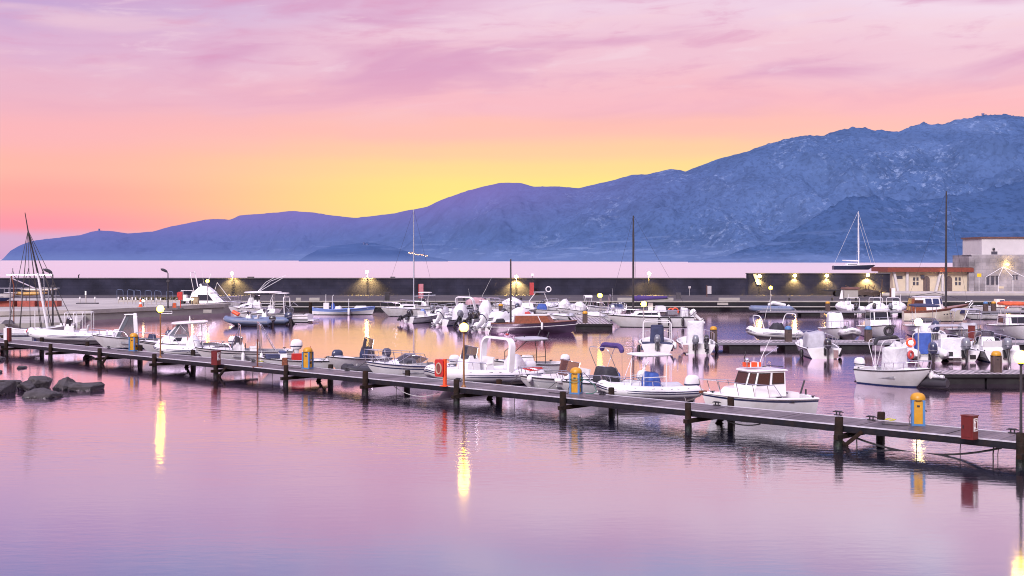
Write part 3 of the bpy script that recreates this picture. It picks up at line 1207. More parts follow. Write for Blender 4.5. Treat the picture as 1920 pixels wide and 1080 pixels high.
def globe_lamp(name, label, loc, gm, pm, h=2.62, r=.20, watts=14, col=(1, .62, .22), group='globe lamp posts of the marina'):
    t = thing(name, label, 'lamp post', loc, rnd.random(), group)
    mb = MB()
    mb.tube([(0, 0, 0), (0, 0, .6), (0, 0, h - r * .7)], [.05, .042, .036], 10)
    mb.lathe([(.11, 0), (.11, .05), (.06, .12)], n=10)
    mb.build('post', pm, t)
    mb = MB()
    mb.lathe([(.05, h - r * 1.25), (.09, h - r * 1.0), (.10, h - r * .82)], n=12)
    mb.build('collar', pm, t)
    mb = MB()
    mb.sphere((0, 0, h), r, 18, 12)
    mb.build('globe', gm, t)
    if watts:
        ld = bpy.data.lights.new('lamp_light', 'POINT')
        ld.energy = watts
        ld.color = col
        ld.shadow_soft_size = r * 1.15
        lo = bpy.data.objects.new('lamp_light', ld)
        COL.objects.link(lo)
        lo.parent = t
        lo.location = (0, 0, h)
        ld.use_shadow = True
    return t


def lamp_px(x, y, yb, z):
    """lamp whose globe shows at x, y; base at height z"""
    return None


mat('post_lit', (.22, .10, .035), .5, var=.2)  # orange lamp light painted into the post colour
mat('post_grey', (.34, .33, .33), .45, metal=.4, var=.1)
a = pl(8 - .03, -.05)
LAMPS = [
    (pl(7.95, .05), 'globe lamp post on the left part of the pier by the white cabin boat', 'globe_warm', 'post_lit', 2.78),
    (pl(3.97, .12), 'globe lamp post on mid pier in front of the arch of the inflatable', 'globe_warm', 'post_lit', 2.62),
    (pl(.0, -.10), 'globe lamp post at the right edge of the picture on the near pier', 'globe_warm', 'dark_metal', 2.62),
    (dp(1722, 61.0, .5), 'pale globe lamp on tall grey post over the blue console boat at right', 'globe_pale', 'post_grey', 2.60),
    (dp(1207, 85.0, .5), 'globe lamp before the white yacht with the blue boom cover', 'globe_warm', 'post_grey', 2.62),
    (dp(1445, 133.5, .5), 'globe lamp at the left end of the far right pontoon', 'globe_warm', 'post_grey', 2.62),
    (dp(1125, 108.5, .5), 'globe lamp on the floating dock behind the dark wooden boat', 'globe_warm', 'post_grey', 2.52),
    (dp(389, 141.0, QZ), 'globe lamp on the quay in front of the white flybridge cruiser', 'globe_warm', 'post_grey', 2.62)]
for p_, lb, gm, pm, h in LAMPS:
    globe_lamp('globe_lamp', lb, p_, gm, pm, h)

# thin mooring lines and the black hose slung under the pier


def line(name, label, pts, r, m, cat='rope', group=None):
    o = MB()
    p0 = Vector(pts[0])
    o.tube([Vector(p) - p0 for p in pts], r, 5)
    ob = o.build(name, m)
    ob.location = p0
    return tag(ob, label, cat, group)


def sag(a, b, s, n=9):
    a, b = Vector(a), Vector(b)
    return [a.lerp(b, i / n) - Vector((0, 0, s * 4 * (i / n) * (1 - i / n))) for i in range(n + 1)]


line('hose', 'thick black hose sagging under the right end of the pier', sag(pl(.98, .25, .36), pl(.12, .3, .42), .42, 14), .035, 'rubber', 'hose')
line('hose', 'thin pale hose looping under the pier by the orange lifebuoy station', sag(pl(4.75, .3, .4), pl(4.25, .3, .35), .32, 10), .014, 'rope_white', 'hose')
line('hose', 'short black hose loop under the pier below the cabin cruiser', sag(pl(1.75, .1, .42), pl(1.52, .1, .42), .10, 8), .025, 'rubber', 'hose')
for i, (k, w, s) in enumerate([(.9, .05, .2), (.58, .4, .3), (.34, .4, .5), (.16, .3, .4), (.13, .2, .4), (1.72, .3, .2), (2.62, .5, .3), (3.5, .3, .2), (4.72, .3, .2), (6.6, .5, .1), (6.3, .4, .3), (7.3, .4, .2), (8.6, .5, .3), (9.3, .5, .2)]):
    line('hanging_line', 'thin dark line hanging from the pier edge into the water', [pl(k, w, .45), pl(k + .004, w, .2), pl(k + .001, w, -.5)], .014 if i % 3 else .022, 'rope_dark', 'rope', 'lines hanging under the pier')

# ------------------------------------------------------------------ floating pontoons


def slat_mat(name, ang, c1, c2, sc_=1.0):
    m, nt, N, Lk, p = nodes(name)
    geo = N.new('ShaderNodeTexCoord')
    wv = N.new('ShaderNodeTexWave')
    wv.bands_direction = 'X'
    wv.wave_profile = 'SAW'
    wv.inputs['Scale'].default_value = sc_
    Lk.new(geo.outputs['Object'], wv.inputs['Vector'])
    cr = N.new('ShaderNodeValToRGB')
    cr.color_ramp.elements[0].position, cr.color_ramp.elements[1].position = .30, .36
    cr.color_ramp.elements[0].color, cr.color_ramp.elements[1].color = c1, c2
    Lk.new(wv.outputs['Color'], cr.inputs[0])
    nz = N.new('ShaderNodeTexNoise')
    nz.inputs['Scale'].default_value = .8
    nz.inputs['Detail'].default_value = 6
    Lk.new(geo.outputs['Object'], nz.inputs['Vector'])
    mr = N.new('ShaderNodeMapRange')
    mr.inputs[3].default_value, mr.inputs[4].default_value = .5, 1.4
    Lk.new(nz.outputs['Fac'], mr.inputs[0])
    v = N.new('ShaderNodeVectorMath')
    v.operation = 'SCALE'
    Lk.new(cr.outputs[0], v.inputs[0])
    Lk.new(mr.outputs[0], v.inputs['Scale'])
    Lk.new(v.outputs[0], p.inputs['Base Color'])
    p.inputs['Roughness'].default_value = .55
    M[name] = m


slat_mat('pontoon_slats', 0, (.06, .05, .055, 1), (.40, .36, .37, 1), 1.0)


def pontoon(label, a, b, w, z=.5, nfl=6, closed=False):
    """a, b: near edge ends; the pontoon extends w metres away from the camera"""
    a, b = Vector(a), Vector(b)
    d_ = b - a
    L_ = d_.length
    t = thing('pontoon', label, 'pontoon', (a.x, a.y, 0), math.atan2(d_.y, d_.x))
    mb = MB()
    mb.box((L_ / 2, w / 2, z - .03), (L_, w - .2, .06))
    mb.build('deck', 'pontoon_slats', t, smooth=False)
    mb = MB()
    for y in (.05, w - .05):
        mb.box((L_ / 2, y, z - .07), (L_, .1, .15))
    mb.box((.05, w / 2, z - .07), (.1, w - .2, .14))
    mb.box((L_ - .05, w / 2, z - .07), (.1, w - .2, .14))
    mb.build('frame', 'stripe_grey' if not closed else 'float_dark', t, smooth=False)
    mb = MB()
    for y in (.12, w - .12):
        mb.box((L_ / 2, y, z - .17), (L_ - .3, .06, .05))
    mb.build('fender_strip', 'rubber', t, smooth=False)
    for i in range(nfl):
        l = L_ / nfl * (.96 if closed else .55)
        mb = MB()
        mb.box((L_ * (i + .5) / nfl, w / 2, z / 2 - .25), (l, w - .3, z + .1))
        mb.build('float', 'float_dark', t, smooth=False)
    return t


PA = pontoon('long slatted pontoon in mid basin with white boats moored on both sides', dp(1345, 83.3), dp(2080, 83.3), 3.0, nfl=7)
PB = pontoon('slatted pontoon at the right edge with dark solid floats', dp(1736, 60.4), dp(2080, 60.4), 2.5, nfl=3, closed=True)
PC = pontoon('farthest pontoon on the right below the quay buildings', dp(1425, 133), dp(2000, 133), 2.2, nfl=9)
PDk = pontoon('short floating dock end behind the bow of the dark wooden boat', dp(1078, 107.5), dp(1150, 107.5), 16, nfl=1, closed=True)

G2 = 'brown pontoon pedestals'
pb = pedestal('pontoon_pedestal', 'brown pedestal with blue cap beside the grey inflatable on the mid pontoon', dp(1478, 84.5, .5), 0, 'brown_paint', 'blue_paint', 'brown_paint', G2)
dup(pb, dp(1628, 84.5, .5), 0, 'brown pedestal with blue cap in front of the white cabin boat with bar frame')
pc = pedestal('pontoon_pedestal', 'brown pedestal with yellow dome on the right edge pontoon', dp(1868, 61.6, .5), 0, 'brown_paint', 'yellow_paint', 'brown_paint', G2)
dup(pc, dp(1338, 84.2, .5), 0, 'brown pedestal with yellow dome beside the white covered boat with two engines')
dup(pc, dp(1097, 109, .5), 0, 'yellow domed pedestal on the floating dock left of its globe lamp')
dup(pc, dp(939, 127, .5), 0, 'yellow domed pedestal among the white covered boats left of the dark mast')
dup(pc, dp(1552, 134, .5), 0, 'amber domed pedestal on the farthest pontoon, left one of three')
dup(pc, dp(1863, 134, .5), 0, 'amber domed pedestal on the farthest pontoon right of the wooden boat')
dup(pb, dp(1848, 133.6, .5), 0, 'grey brown pedestal at the right of the far pontoon, next to an amber one', )
# ------------------------------------------------------------------ boat kit
class Boat:
    pass


def moor(xb, xs, gap, hd):
    """bow at photo column xb, `gap` metres off the pier's far edge; stern at column xs"""
    q = PP0 + PN * (PW + gap)
    r = (xb - 960) / F
    s = q.dot(PN) / (r * PN.x + PN.y)
    bx, by = r * s, s
    c, si = math.cos(R(hd)), math.sin(R(hd))
    x = (xs - 960) / F
    L = (bx - x * by) / (c - x * si)
    return (bx - L / 2 * c, by - L / 2 * si, hd, L)


def span(xb, xs, yw, hd):
    Y = F * CAMH / (yw - HZ)
    a, b = (xb - 960) / F, (xs - 960) / F
    c, s = math.cos(R(hd)), math.sin(R(hd))
    h = (a - b) * Y / (2 * c - (a + b) * s)
    X = a * Y - h * (c - a * s)
    return (X, Y, hd, 2 * h)


def at(xc, yw, hd, L):
    Y = F * CAMH / (yw - HZ)
    return ((xc - 960) / F * Y, Y, hd, L)


class Hull:
    def __init__(s, L, B, fs, fb, rake=.7, draft=.35, stern=.86, full=2.4, flare=1.0):
        s.L, s.B, s.fs, s.fb, s.rake, s.draft, s.stern, s.full, s.flare = L, B, fs, fb, rake, draft, stern, full, flare

    def half(s, t):
        if t < .42:
            u = t / .42
            u = u * u * (3 - 2 * u)
            return s.B / 2 * (s.stern + (1 - s.stern) * u)
        u = (t - .42) / .58
        return s.B / 2 * max(0, 1 - u ** s.full) ** .85

    def zs(s, t):
        if s.stern < .3:   # double-ender: sheer lifts at both ends
            return s.fs + (s.fb - s.fs) * max(0, (t - .3) / .7) ** 2 + .18 * max(0, (.3 - t) / .3) ** 2
        return s.fs + (s.fb - s.fs) * t ** 1.8

    def zk(s, t):
        return -s.draft + (s.draft + .05) * max(0, (t - .72) / .28) ** 2

    def x(s, t, v=1.0):
        st = s.L / 2 - s.rake * (1 - v) ** 1.3
        return -s.L / 2 + t * (st + s.L / 2)

    def pt(s, t, v, sg=1):
        b = s.half(t)
        p = .34 + .55 * s.flare * t * t
        return Vector((s.x(t, v), sg * b * (v ** p if v > 0 else 0), s.zk(t) + (s.zs(t) - s.zk(t)) * v))

    def t_of(s, x):
        return min(1, max(0, (x + s.L / 2) / s.L))


TS = [0, .06, .14, .24, .34, .44, .54, .63, .71, .78, .84, .89, .93, .965, .985, 1.0]
VS = [0, .12, .24, .36, .48, .6, .72, .82, .88, .94, 1.0]


def hull_part(b, mats):
    """mats: topside, bottom, stripe"""
    H = b.H
    mb = MB()
    rows = []
    for t in TS:
        zk, zs = H.zk(t), H.zs(t)
        vw = min(.7, max(.03, (.065 - zk) / (zs - zk)))       # boot line just above the water
        vs = [1, .94, .88, .82] + [.82 + (vw - .82) * i / 4 for i in (1, 2, 3)] + [vw, vw * .66, vw * .33, 0]
        rows.append([H.pt(t, v, 1) for v in vs] + [H.pt(t, v, -1) for v in reversed(vs[:-1])])
    n = len(rows[0])

    def fmi(i, j):
        v = 9 - j if j < 10 else j - 10
        if v < 3:
            return 1
        return 2 if v in b.stripe_rows else 0
    mb.grid(rows, fmi=fmi)
    mb.face([mb.vert(p) for p in rows[0]], 0)
    return mb.build('hull', mats, b.root, ang=42)


def deck_part(b, c0, c1, depth, m, camber=.06, gw=.13):
    H = b.H
    mb = MB()
    ts = sorted(set(TS + [c0, c1, min(1, c1 + .004), max(0, c0 - .004)]))
    rows = []
    for t in ts:
        hb, z = H.half(t), H.zs(t)
        inn = max(0.0, hb - gw)
        x = H.x(t)
        cock = c0 <= t <= c1 and inn > .05
        zf = z - depth if cock else z + .03
        zc = z - depth if cock else z + .03 + camber * min(1, hb / .6)
        half = [(hb, z), (hb - .01 if hb > .02 else hb, z + .035), (inn, z + .04), (inn * .985, (z + .04 + zf) / 2), (inn * .97, zf), (inn * .5, (zf + zc) / 2 + (.01 if not cock else 0))]
        row = [(x, y, q) for y, q in half] + [(x, 0, zc)] + [(x, -y, q) for y, q in reversed(half)]
        rows.append(row)
    tl = len(ts)
    mb.grid(rows, fmi=lambda i, j: 1 if (2 <= j <= 9 and c0 <= ts[i] and ts[min(i + 1, tl - 1)] <= c1 + .001) else 0)
    mb.face([mb.vert(p) for p in rows[0]])
    b.depth, b.c0, b.c1 = depth, c0, c1
    return mb.build('deck', [m, 'cockpit_shade' if m == 'deck_white' else m], b.root, ang=30)


def sheer(H, t, off=0.0, dz=0.0, sg=1):
    return Vector((H.x(t), sg * max(0, H.half(t) + off), H.zs(t) + dz))


def rub_rail(b, m, r=.03, dz=.0):
    H = b.H
    ts = [i / 24 for i in range(25)]
    mb = MB()
    mb.tube([sheer(H, t, .01, dz, 1) for t in ts] + [sheer(H, t, .01, dz, -1) for t in reversed(ts[:-1])], r, 6)
    return mb.build('rub_rail', m, b.root)


def railing(b, t0=.45, t1=1.0, h=.42, m='steel', n=5, inset=-.10, lean=.10, mid=False, aft=False):
    H = b.H
    mb = MB()
    ts = [t0 + (t1 - t0) * i / (n * 2) for i in range(n * 2 + 1)]

    def top(t, sg, hh=h):
        f = 1 if t > t0 + .01 or aft else .25
        p = sheer(H, t, inset * .5, .04 + hh * f, sg)
        p.x += lean
        return p
    mb.tube([top(t, 1) for t in ts] + [top(t, -1) for t in reversed(ts[:-1] if H.half(ts[-1]) < .05 else ts)], .016, 5)
    if mid:
        mb.tube([top(t, 1, h * .5) for t in ts] + [top(t, -1, h * .5) for t in reversed(ts[:-1])], .012, 5)
    for i in range(0, n * 2 + 1, 2):
        for sg in (1, -1):
            a = sheer(H, ts[i], inset, .02, sg)
            mb.tube([a, top(ts[i], sg)], .015, 5)
    return mb.build('railing', m, b.root)


def pane(mb, A, B_, C_, D_, u0, u1, v0, v1, off=.008):
    """quad on the bilinear face A(bottom-left) B(bottom-right) C(top-right) D(top-left)"""
    A, B_, C_, D_ = map(Vector, (A, B_, C_, D_))
    n = (B_ - A).cross(D_ - A).normalized() * off

    def q(u, v):
        return (A.lerp(B_, u)).lerp(D_.lerp(C_, u), v) + n
    P = [q(u0, v0), q(u1, v0), q(u1, v1), q(u0, v1)]
    mb.prism([p - n * .5 for p in P], n * 1.0)
    return P


def house(b, name, x0, x1, w0, w1, z0, z1, fs=.3, bs=0.0, m='gelcoat', chamf=.25, roof=None, over=.12, wins=(), glassm='glass_dark', parent=None, wp_=.0):
    """cabin: x0 aft, x1 fore at base; fs / bs slopes of front / back; chamfered front corners.
    wins: (face, u0, u1, v0, v1) with face in 'f','s','q','b' (front, sides, quarter, back)"""
    P = parent or b.root
    ch0, ch1 = chamf, chamf * .8

    def ring(z, xa, xb, w, c):
        h = w / 2
        return [Vector((xa, -h, z)), Vector((xb - c, -h, z)), Vector((xb, -h + c * 1.1, z)), Vector((xb, h - c * 1.1, z)), Vector((xb - c, h, z)), Vector((xa, h, z))]
    r0, r1 = ring(z0, x0, x1, w0, ch0), ring(z1, x0 + bs, x1 - fs, w1, ch1)
    mb = MB()
    mb.grid([r0, r1], close=True)
    mb.face([mb.vert(p) for p in r1])
    cab = mb.build(name, m, P, smooth=False)
    faces = {'r': (r0[0], r0[1], r1[1], r1[0]), 'qr': (r0[1], r0[2], r1[2], r1[1]), 'f': (r0[2], r0[3], r1[3], r1[2]), 'ql': (r0[3], r0[4], r1[4], r1[3]), 'l': (r0[4], r0[5], r1[5], r1[4]), 'b': (r0[5], r0[0], r1[0], r1[5])}
    for wn in wins:
        ks = {'s': ('r', 'l'), 'q': ('qr', 'ql')}.get(wn[0], (wn[0],))
        for k in ks:
            u0, u1 = (wn[1], wn[2]) if k in ('r', 'qr', 'f', 'b') else (1 - wn[2], 1 - wn[1])
            mb = MB()
            pp = pane(mb, *faces[k], u0, u1, wn[3], wn[4], .012)
            o = mb.build('window', glassm, cab, smooth=False)
            mb = MB()
            mb.tube(pp + [pp[0]], .018, 4)
            mb.build('frame', 'stripe_black' if glassm in ('glass_dark', 'glass_brown') else 'white_tube', o)
    if roof:
        mb = MB()
        rr = ring(z1 + .004, x0 + bs - over, x1 - fs + over * 1.3, w1 + over, ch1 * 1.1)
        c = sum(rr, Vector()) / 6
        rt = [Vector((c.x + (p.x - c.x) * .93, p.y * .93, z1 + .06)) for p in rr]
        mb.grid([rr, [p + Vector((0, 0, .035)) for p in rr], rt], close=True, cap=True)
        mb.build('roof', roof, cab, smooth=False)
    return cab


def zdeck(b, x):
    t = b.H.t_of(x)
    return b.H.zs(t) - (b.depth if b.c0 <= t <= b.c1 else -.06)


def console(b, x, l=.6, w=.8, h=.85, m='gelcoat', ws=.35, glassm='glass_smoke', wheel=True):
    z = zdeck(b, x)
    mb = MB()
    mb.grid([[Vector((x + sx * l / 2 + (0 if sx > 0 else 0), sy * w / 2, z)) for sx, sy in ((-1, -1), (1, -1), (1, 1), (-1, 1))],
             [Vector((x + sx * l / 2 * (.8 if sx < 0 else 1), sy * w / 2 * .96, z + h * .62)) for sx, sy in ((-1, -1), (1, -1), (1, 1), (-1, 1))],
             [Vector((x + (l / 2 * .55 if sx > 0 else -l / 2 * .55), sy * w / 2 * .85, z + h)) for sx, sy in ((-1, -1), (1, -1), (1, 1), (-1, 1))]], close=True, cap=True)
    c = mb.build('console', m, b.root, smooth=False)
    if ws:
        mb = MB()
        n = 8
        rows = [[], []]
        for i in range(n + 1):
            a = PI * (i / n) - PI / 2
            px, py = x - l * .12 + max(0, math.cos(a)) ** .6 * l * .62, math.sin(a) * w * .46
            rows[0].append(Vector((px, py, z + h * .85)))
            rows[1].append(Vector((px - ws * .30, py * .93, z + h + ws * (.75 + .25 * math.cos(a)))))
        mb.grid(rows)
        g = mb.build('windscreen', glassm, c)
        mb = MB()
        mb.tube(rows[1], .014, 5)
        mb.tube([rows[0][0], rows[1][0]], .014, 5)
        mb.tube([rows[0][-1], rows[1][-1]], .014, 5)
        mb.build('frame', 'steel', g)
    if wheel:
        mb = MB()
        mb.tube([(x - l * .52, .17 * math.cos(a * PI / 8), z + h * .72 + .17 * math.sin(a * PI / 8)) for a in range(17)], .016, 5)
        mb.tube([(x - l * .3, 0, z + h * .7), (x - l * .52, 0, z + h * .72)], .02, 5)
        mb.build('wheel', 'dark_metal', c)
    return c


def cover(b, x, l, w, h, m='white_canvas', top=.6, z=None, lean=0.0, name='cover', p=3.2, y=0.0):
    wr = .3 if name == 'console_cover' and p > 4 else 1.0
    """canvas cover pulled over a console or seat"""
    z = zdeck(b, x) if z is None else z
    mb = MB()
    k = [(1.0, 0), (1.02, .12), (.98, .35), (.93, .6), (top + (.93 - top) * .35, .84), (top, .96), (top * .75, 1.0)]
    mb.rings([(x + lean * q, y, z + h * q, l / 2 * s, w / 2 * (1 - (1 - s) * .6)) for s, q in k], 22, p, wob=.06 * wr)
    sd_ = rnd.random() * 9
    for v in mb.v:
        q_ = (v.z - z) / h
        a_ = math.atan2(v.y - y, v.x - x)
        f_ = 1 + wr * .055 * math.sin(a_ * 7 + sd_ + q_ * 2.5) * (1 - q_ * .6) + wr * .04 * math.sin(a_ * 11 + sd_ * 3)
        v.x, v.y = x + (v.x - x) * f_, y + (v.y - y) * f_
        v.z -= wr * .10 * h * max(0, q_ - .5) * (1 + math.sin(a_ * 3 + sd_))
    return mb.build(name, m, b.root, ang=50)


def seat(b, x, w=.9, l=.5, h=.5, m='gelcoat', cm='cushion', back=True):
    z = zdeck(b, x)
    mb = MB()
    mb.box((x, 0, z + h / 2), (l, w, h), taper=.94)
    s = mb.build('seat', m, b.root, smooth=False)
    mb = MB()
    mb.rings([(x, 0, z + h + .002, l * .46, w * .46), (x, 0, z + h + .08, l * .47, w * .47), (x, 0, z + h + .11, l * .40, w * .42)], 14, 5)
    if back:
        mb.box((x - l * .45, 0, z + h + .2), (.08, w * .92, .4), ry=R(-12))
    mb.build('cushion', cm, s)
    return s


def rod(b, pts, r=.014, m='steel', name='frame', n=5):
    mb = MB()
    for q in pts:
        mb.tube(q, r, n)
    return mb.build(name, m, b.root)


def arcU(x, w, z0, z1, rake=0.0, rad=.25, n=5):
    """inverted U over the boat at station x"""
    pts = [Vector((x, -w / 2, z0))]
    rad = min(rad, w / 2 - .01, z1 - z0 - .05)
    for sg in (-1, 1):
        cy, cz = sg * (w / 2 - rad), z1 - rad
        for i in range(n + 1):
            a = PI - (PI / 2) * i / n if sg < 0 else PI / 2 - (PI / 2) * i / n
            pts.append(Vector((x + rake, cy + rad * math.cos(a), cz + rad * math.sin(a))))
    pts.append(Vector((x, w / 2, z0)))
    for p in pts:
        p.x = x + rake * (p.z - z0) / (z1 - z0)
    return pts


def ttop(b, x0, x1, w, z1, m='gelcoat', frame='white_tube', legs=None, thick=.07, name='t_top', tilt=0.0, r=.022, rods=0):
    """flat hard top / canvas on four legs with braces"""
    zb = zdeck(b, (x0 + x1) / 2)
    xm = (x0 + x1) / 2
    l0, l1 = legs or (xm - (x1 - x0) * .22, xm + (x1 - x0) * .22)
    mb = MB()
    lw = w * .36
    for lx, tx in ((l0, x0 + (x1 - x0) * .18), (l1, x1 - (x1 - x0) * .2)):
        for sg in (-1, 1):
            mb.tube([(lx, sg * lw, zb), (lx, sg * lw * 1.0, zb + (z1 - zb) * .6), (tx, sg * lw * 1.05, z1)], r, 6)
        mb.tube([(tx, -lw * 1.05, z1 - .03), (tx, lw * 1.05, z1 - .03)], r * .9, 6)
    for sg in (-1, 1):
        mb.tube([(l0, sg * lw, zb + (z1 - zb) * .45), (l1, sg * lw, zb + (z1 - zb) * .45)], r * .8, 5)
        mb.tube([(x0 + (x1 - x0) * .1, sg * lw * 1.05, z1 - .02), (x1 - (x1 - x0) * .1, sg * lw * 1.05, z1 - .02)], r, 6)
    f = mb.build('frame', frame, b.root)
    mb = MB()
    L_ = x1 - x0
    mb.rings([(xm, 0, z1, L_ * .5, w * .5), (xm, 0, z1 + thick * .6, L_ * .505, w * .505), (xm, 0, z1 + thick, L_ * .47, w * .46), (xm, 0, z1 + thick * 1.35, L_ * .3, w * .3)], 20, 4.5)
    if tilt:
        for v in mb.v:
            v.z += (v.x - xm) * tilt
    c = mb.build(name, m, b.root)
    for i in range(rods):
        mb = MB()
        yy = w * (-.3 + .6 * i / max(1, rods - 1))
        mb.tube([(x0 + .15 + .2 * i, yy, z1 + .05), (x0 + .15 + .2 * i - .9, yy * 1.1, z1 + .75)], [.016, .01], 5)
        mb.build('fishing_rod', 'white_tube', b.root)
    return c


def bimini(b, x, w, z1, l=1.5, m='navy_canvas', folded=False, n=3, frame='steel', roll=.09, sagz=.05, z0=None):
    z0 = b.H.zs(b.H.t_of(x)) if z0 is None else z0
    xs = [x + l * (i / (n - 1) - .5) for i in range(n)]
    arcs = [arcU(x, w, z0, z1 - (.06 if i in (0, n - 1) else 0), xs[i] - x, .3) for i in range(n)]
    rod(b, arcs, .016, frame, 'frame')
    mb = MB()
    if folded:
        # canvas rolled around the leading bow
        a = arcs[folded - 1 if folded is not True else 0]
        mb.tube(a[1:-1], [roll * .6] + [roll] * (len(a) - 4) + [roll * .6], 8)
    else:
        rows = []
        for i in range(n):
            rows.append([p + Vector((0, 0, .02)) for p in arcs[i][2:-2]])
        mb.grid(rows)
        mb.grid([[p - Vector((0, 0, .05)) for p in rows[0]], rows[0]])
        mb.grid([[p - Vector((0, 0, .05)) for p in rows[-1]], rows[-1]])
    return mb.build('bimini', m, b.root)


def arch(b, x, w, z0, z1, rake=-.25, t=.14, lw=.35, m='gelcoat', lightm=None):
    pts = arcU(x, w, z0, z1, rake, .42, 6)
    mb = MB()
    rows = []
    n = len(pts)
    for i, p in enumerate(pts):
        q = pts[min(n - 1, i + 1)] - pts[max(0, i - 1)]
        q.x = 0
        q.normalize()
        nn = Vector((0, -q.z, q.y))
        f = .72 + .28 * abs(2 * i / (n - 1) - 1)
        ww = lw * f
        rows.append([p + Vector((-ww / 2, 0, 0)) - nn * t / 2 * .6, p + Vector((ww / 2, 0, 0)) - nn * t / 2, p + Vector((ww / 2 * .9, 0, 0)) + nn * t / 2, p + Vector((-ww / 2, 0, 0)) + nn * t / 2 * .6])
    mb.grid(rows, close=True, cap=True)
    return mb.build('radar_arch', m, b.root, ang=45)


def outboard(b, y=0.0, m='engine_black', s=1.0, tilt=0.0, yaw=0.0, leg=None, x=None, z=None, prop=True):
    """engine on the transom; tilt (degrees) swings the leg up and aft"""
    leg = leg or ('engine_grey' if m == 'engine_white' else 'engine_black')
    H = b.H
    x0 = -H.L / 2 - .04 if x is None else x
    z0 = H.zs(0) - .03 if z is None else z
    Mx = Matrix.Translation((x0, y, z0)) @ Matrix.Rotation(R(yaw), 4, 'Z') @ Matrix.Rotation(R(tilt), 4, 'Y') @ Matrix.Scale(s, 4)
    mb = MB()
    mb.M = Mx
    mb.box((-.02, 0, -.08), (.10, .26, .34))
    mb.rings([(-.30, 0, -.98, .06, .025), (-.30, 0, -.72, .10, .035), (-.27, 0, -.45, .11, .045), (-.24, 0, -.1, .12, .06), (-.22, 0, .1, .17, .10)], 12, 2.4)
    mb.box((-.32, 0, -.60), (.36, .22, .03))
    mb.tube([(-.10, 0, -.78), (-.2, 0, -.78), (-.42, 0, -.78), (-.48, 0, -.78)], [.02, .055, .055, .03], 8)
    mb.prism([(-.26, -.012, -.84), (-.42, -.012, -.86), (-.36, -.012, -1.06), (-.28, -.012, -1.04)], (0, .024, 0))
    o = mb.build('outboard', leg, b.root)
    mb = MB()
    mb.M = Mx
    mb.rings([(-.22, 0, .06, .18, .11), (-.24, 0, .12, .25, .15), (-.25, 0, .26, .30, .175), (-.26, 0, .40, .29, .165), (-.26, 0, .50, .24, .135), (-.24, 0, .56, .13, .08)], 16, 2.9)
    cw = mb.build('cowl', m, o)
    mb = MB()
    mb.M = Mx
    mb.rings([(-.24, 0, .205, .285, .168), (-.245, 0, .215, .308, .182), (-.25, 0, .25, .308, .182), (-.25, 0, .258, .285, .17)], 16, 2.9)
    mb.build('trim_band', 'stripe_grey' if m != 'engine_white' else 'stripe_navy', o)
    if prop:
        mb = MB()
        mb.M = Mx
        for k in range(3):
            a = 2 * PI * k / 3
            mb.prism([(-.47, 0, -.78), (-.45, .14 * math.cos(a - .4), -.78 + .14 * math.sin(a - .4)), (-.50, .17 * math.cos(a + .2), -.78 + .17 * math.sin(a + .2)), (-.52, .10 * math.cos(a + .6), -.78 + .10 * math.sin(a + .6))], (-.012, 0, 0))
        mb.build('propeller', 'dark_metal', o, smooth=False)
    return o


def fender(b, t, sg=1, m='gelcoat', r=.10, h=.5, dz=-.05):
    p = sheer(b.H, t, .10, 0, sg)
    mb = MB()
    z = p.z + dz
    mb.lathe([(.02, -h), (r * .7, -h + .05), (r, -h + .14), (r, -.14), (r * .7, -.05), (.03, 0)], (p.x, p.y, z), 10)
    f = mb.build('fender', m, b.root)
    mb = MB()
    mb.tube([(p.x, p.y, z), (p.x, p.y - sg * .08, p.z + .08)], .012, 4)
    mb.build('lanyard', 'rope_white', f)
    return f


def antenna(b, x, y, z, h=1.8, rake=-.3, m='white_tube', name='antenna', r=.014):
    mb = MB()
    mb.tube([(x, y, z), (x + rake * .2, y, z + h * .3), (x + rake, y, z + h)], [r, r * .9, r * .5], 5)
    return mb.build(name, m, b.root)


def windshield(b, x, w, h=.4, rake=.5, l=.9, m='glass_smoke', z=None, fr='steel', n=10):
    """wrap-round glass screen, curved in plan, apex at x"""
    z = b.H.zs(b.H.t_of(x)) + .06 if z is None else z
    rows = [[], []]
    for i in range(n + 1):
        a = PI * i / n - PI / 2
        ca, sa = max(0, math.cos(a)) ** .7, math.copysign(abs(math.sin(a)) ** .7, math.sin(a))
        px, py = x - l + l * ca, sa * w / 2
        hh = h * (.45 + .55 * ca ** .5)
        rows[0].append(Vector((px, py, z)))
        rows[1].append(Vector((px - rake * hh / h * .8 - .04, py * .9, z + hh)))
    mb = MB()
    mb.grid(rows)
    g = mb.build('windscreen', m, b.root)
    mb = MB()
    mb.tube(rows[1], .016, 5)
    for i in (0, n // 3, n - n // 3, n):
        mb.tube([rows[0][i], rows[1][i]], .014, 5)
    mb.build('frame', fr, g)
    return g


def ring_buoy(b, x, y, z, ax='x', m='orange_plastic', r=.24):
    mb = MB()
    pts = []
    for a in range(21):
        q = a * PI / 10
        c, s = r * math.cos(q), r * math.sin(q)
        pts.append((x, y + c, z + s) if ax == 'x' else (x + c, y, z + s))
    mb.tube(pts, .065, 8)
    return mb.build('life_ring', m, b.root)


def box_part(b, name, c, d, m, taper=1.0, rz=0, smooth=False):
    mb = MB()
    mb.box(c, d, rz, taper)
    return mb.build(name, m, b.root, smooth=smooth)


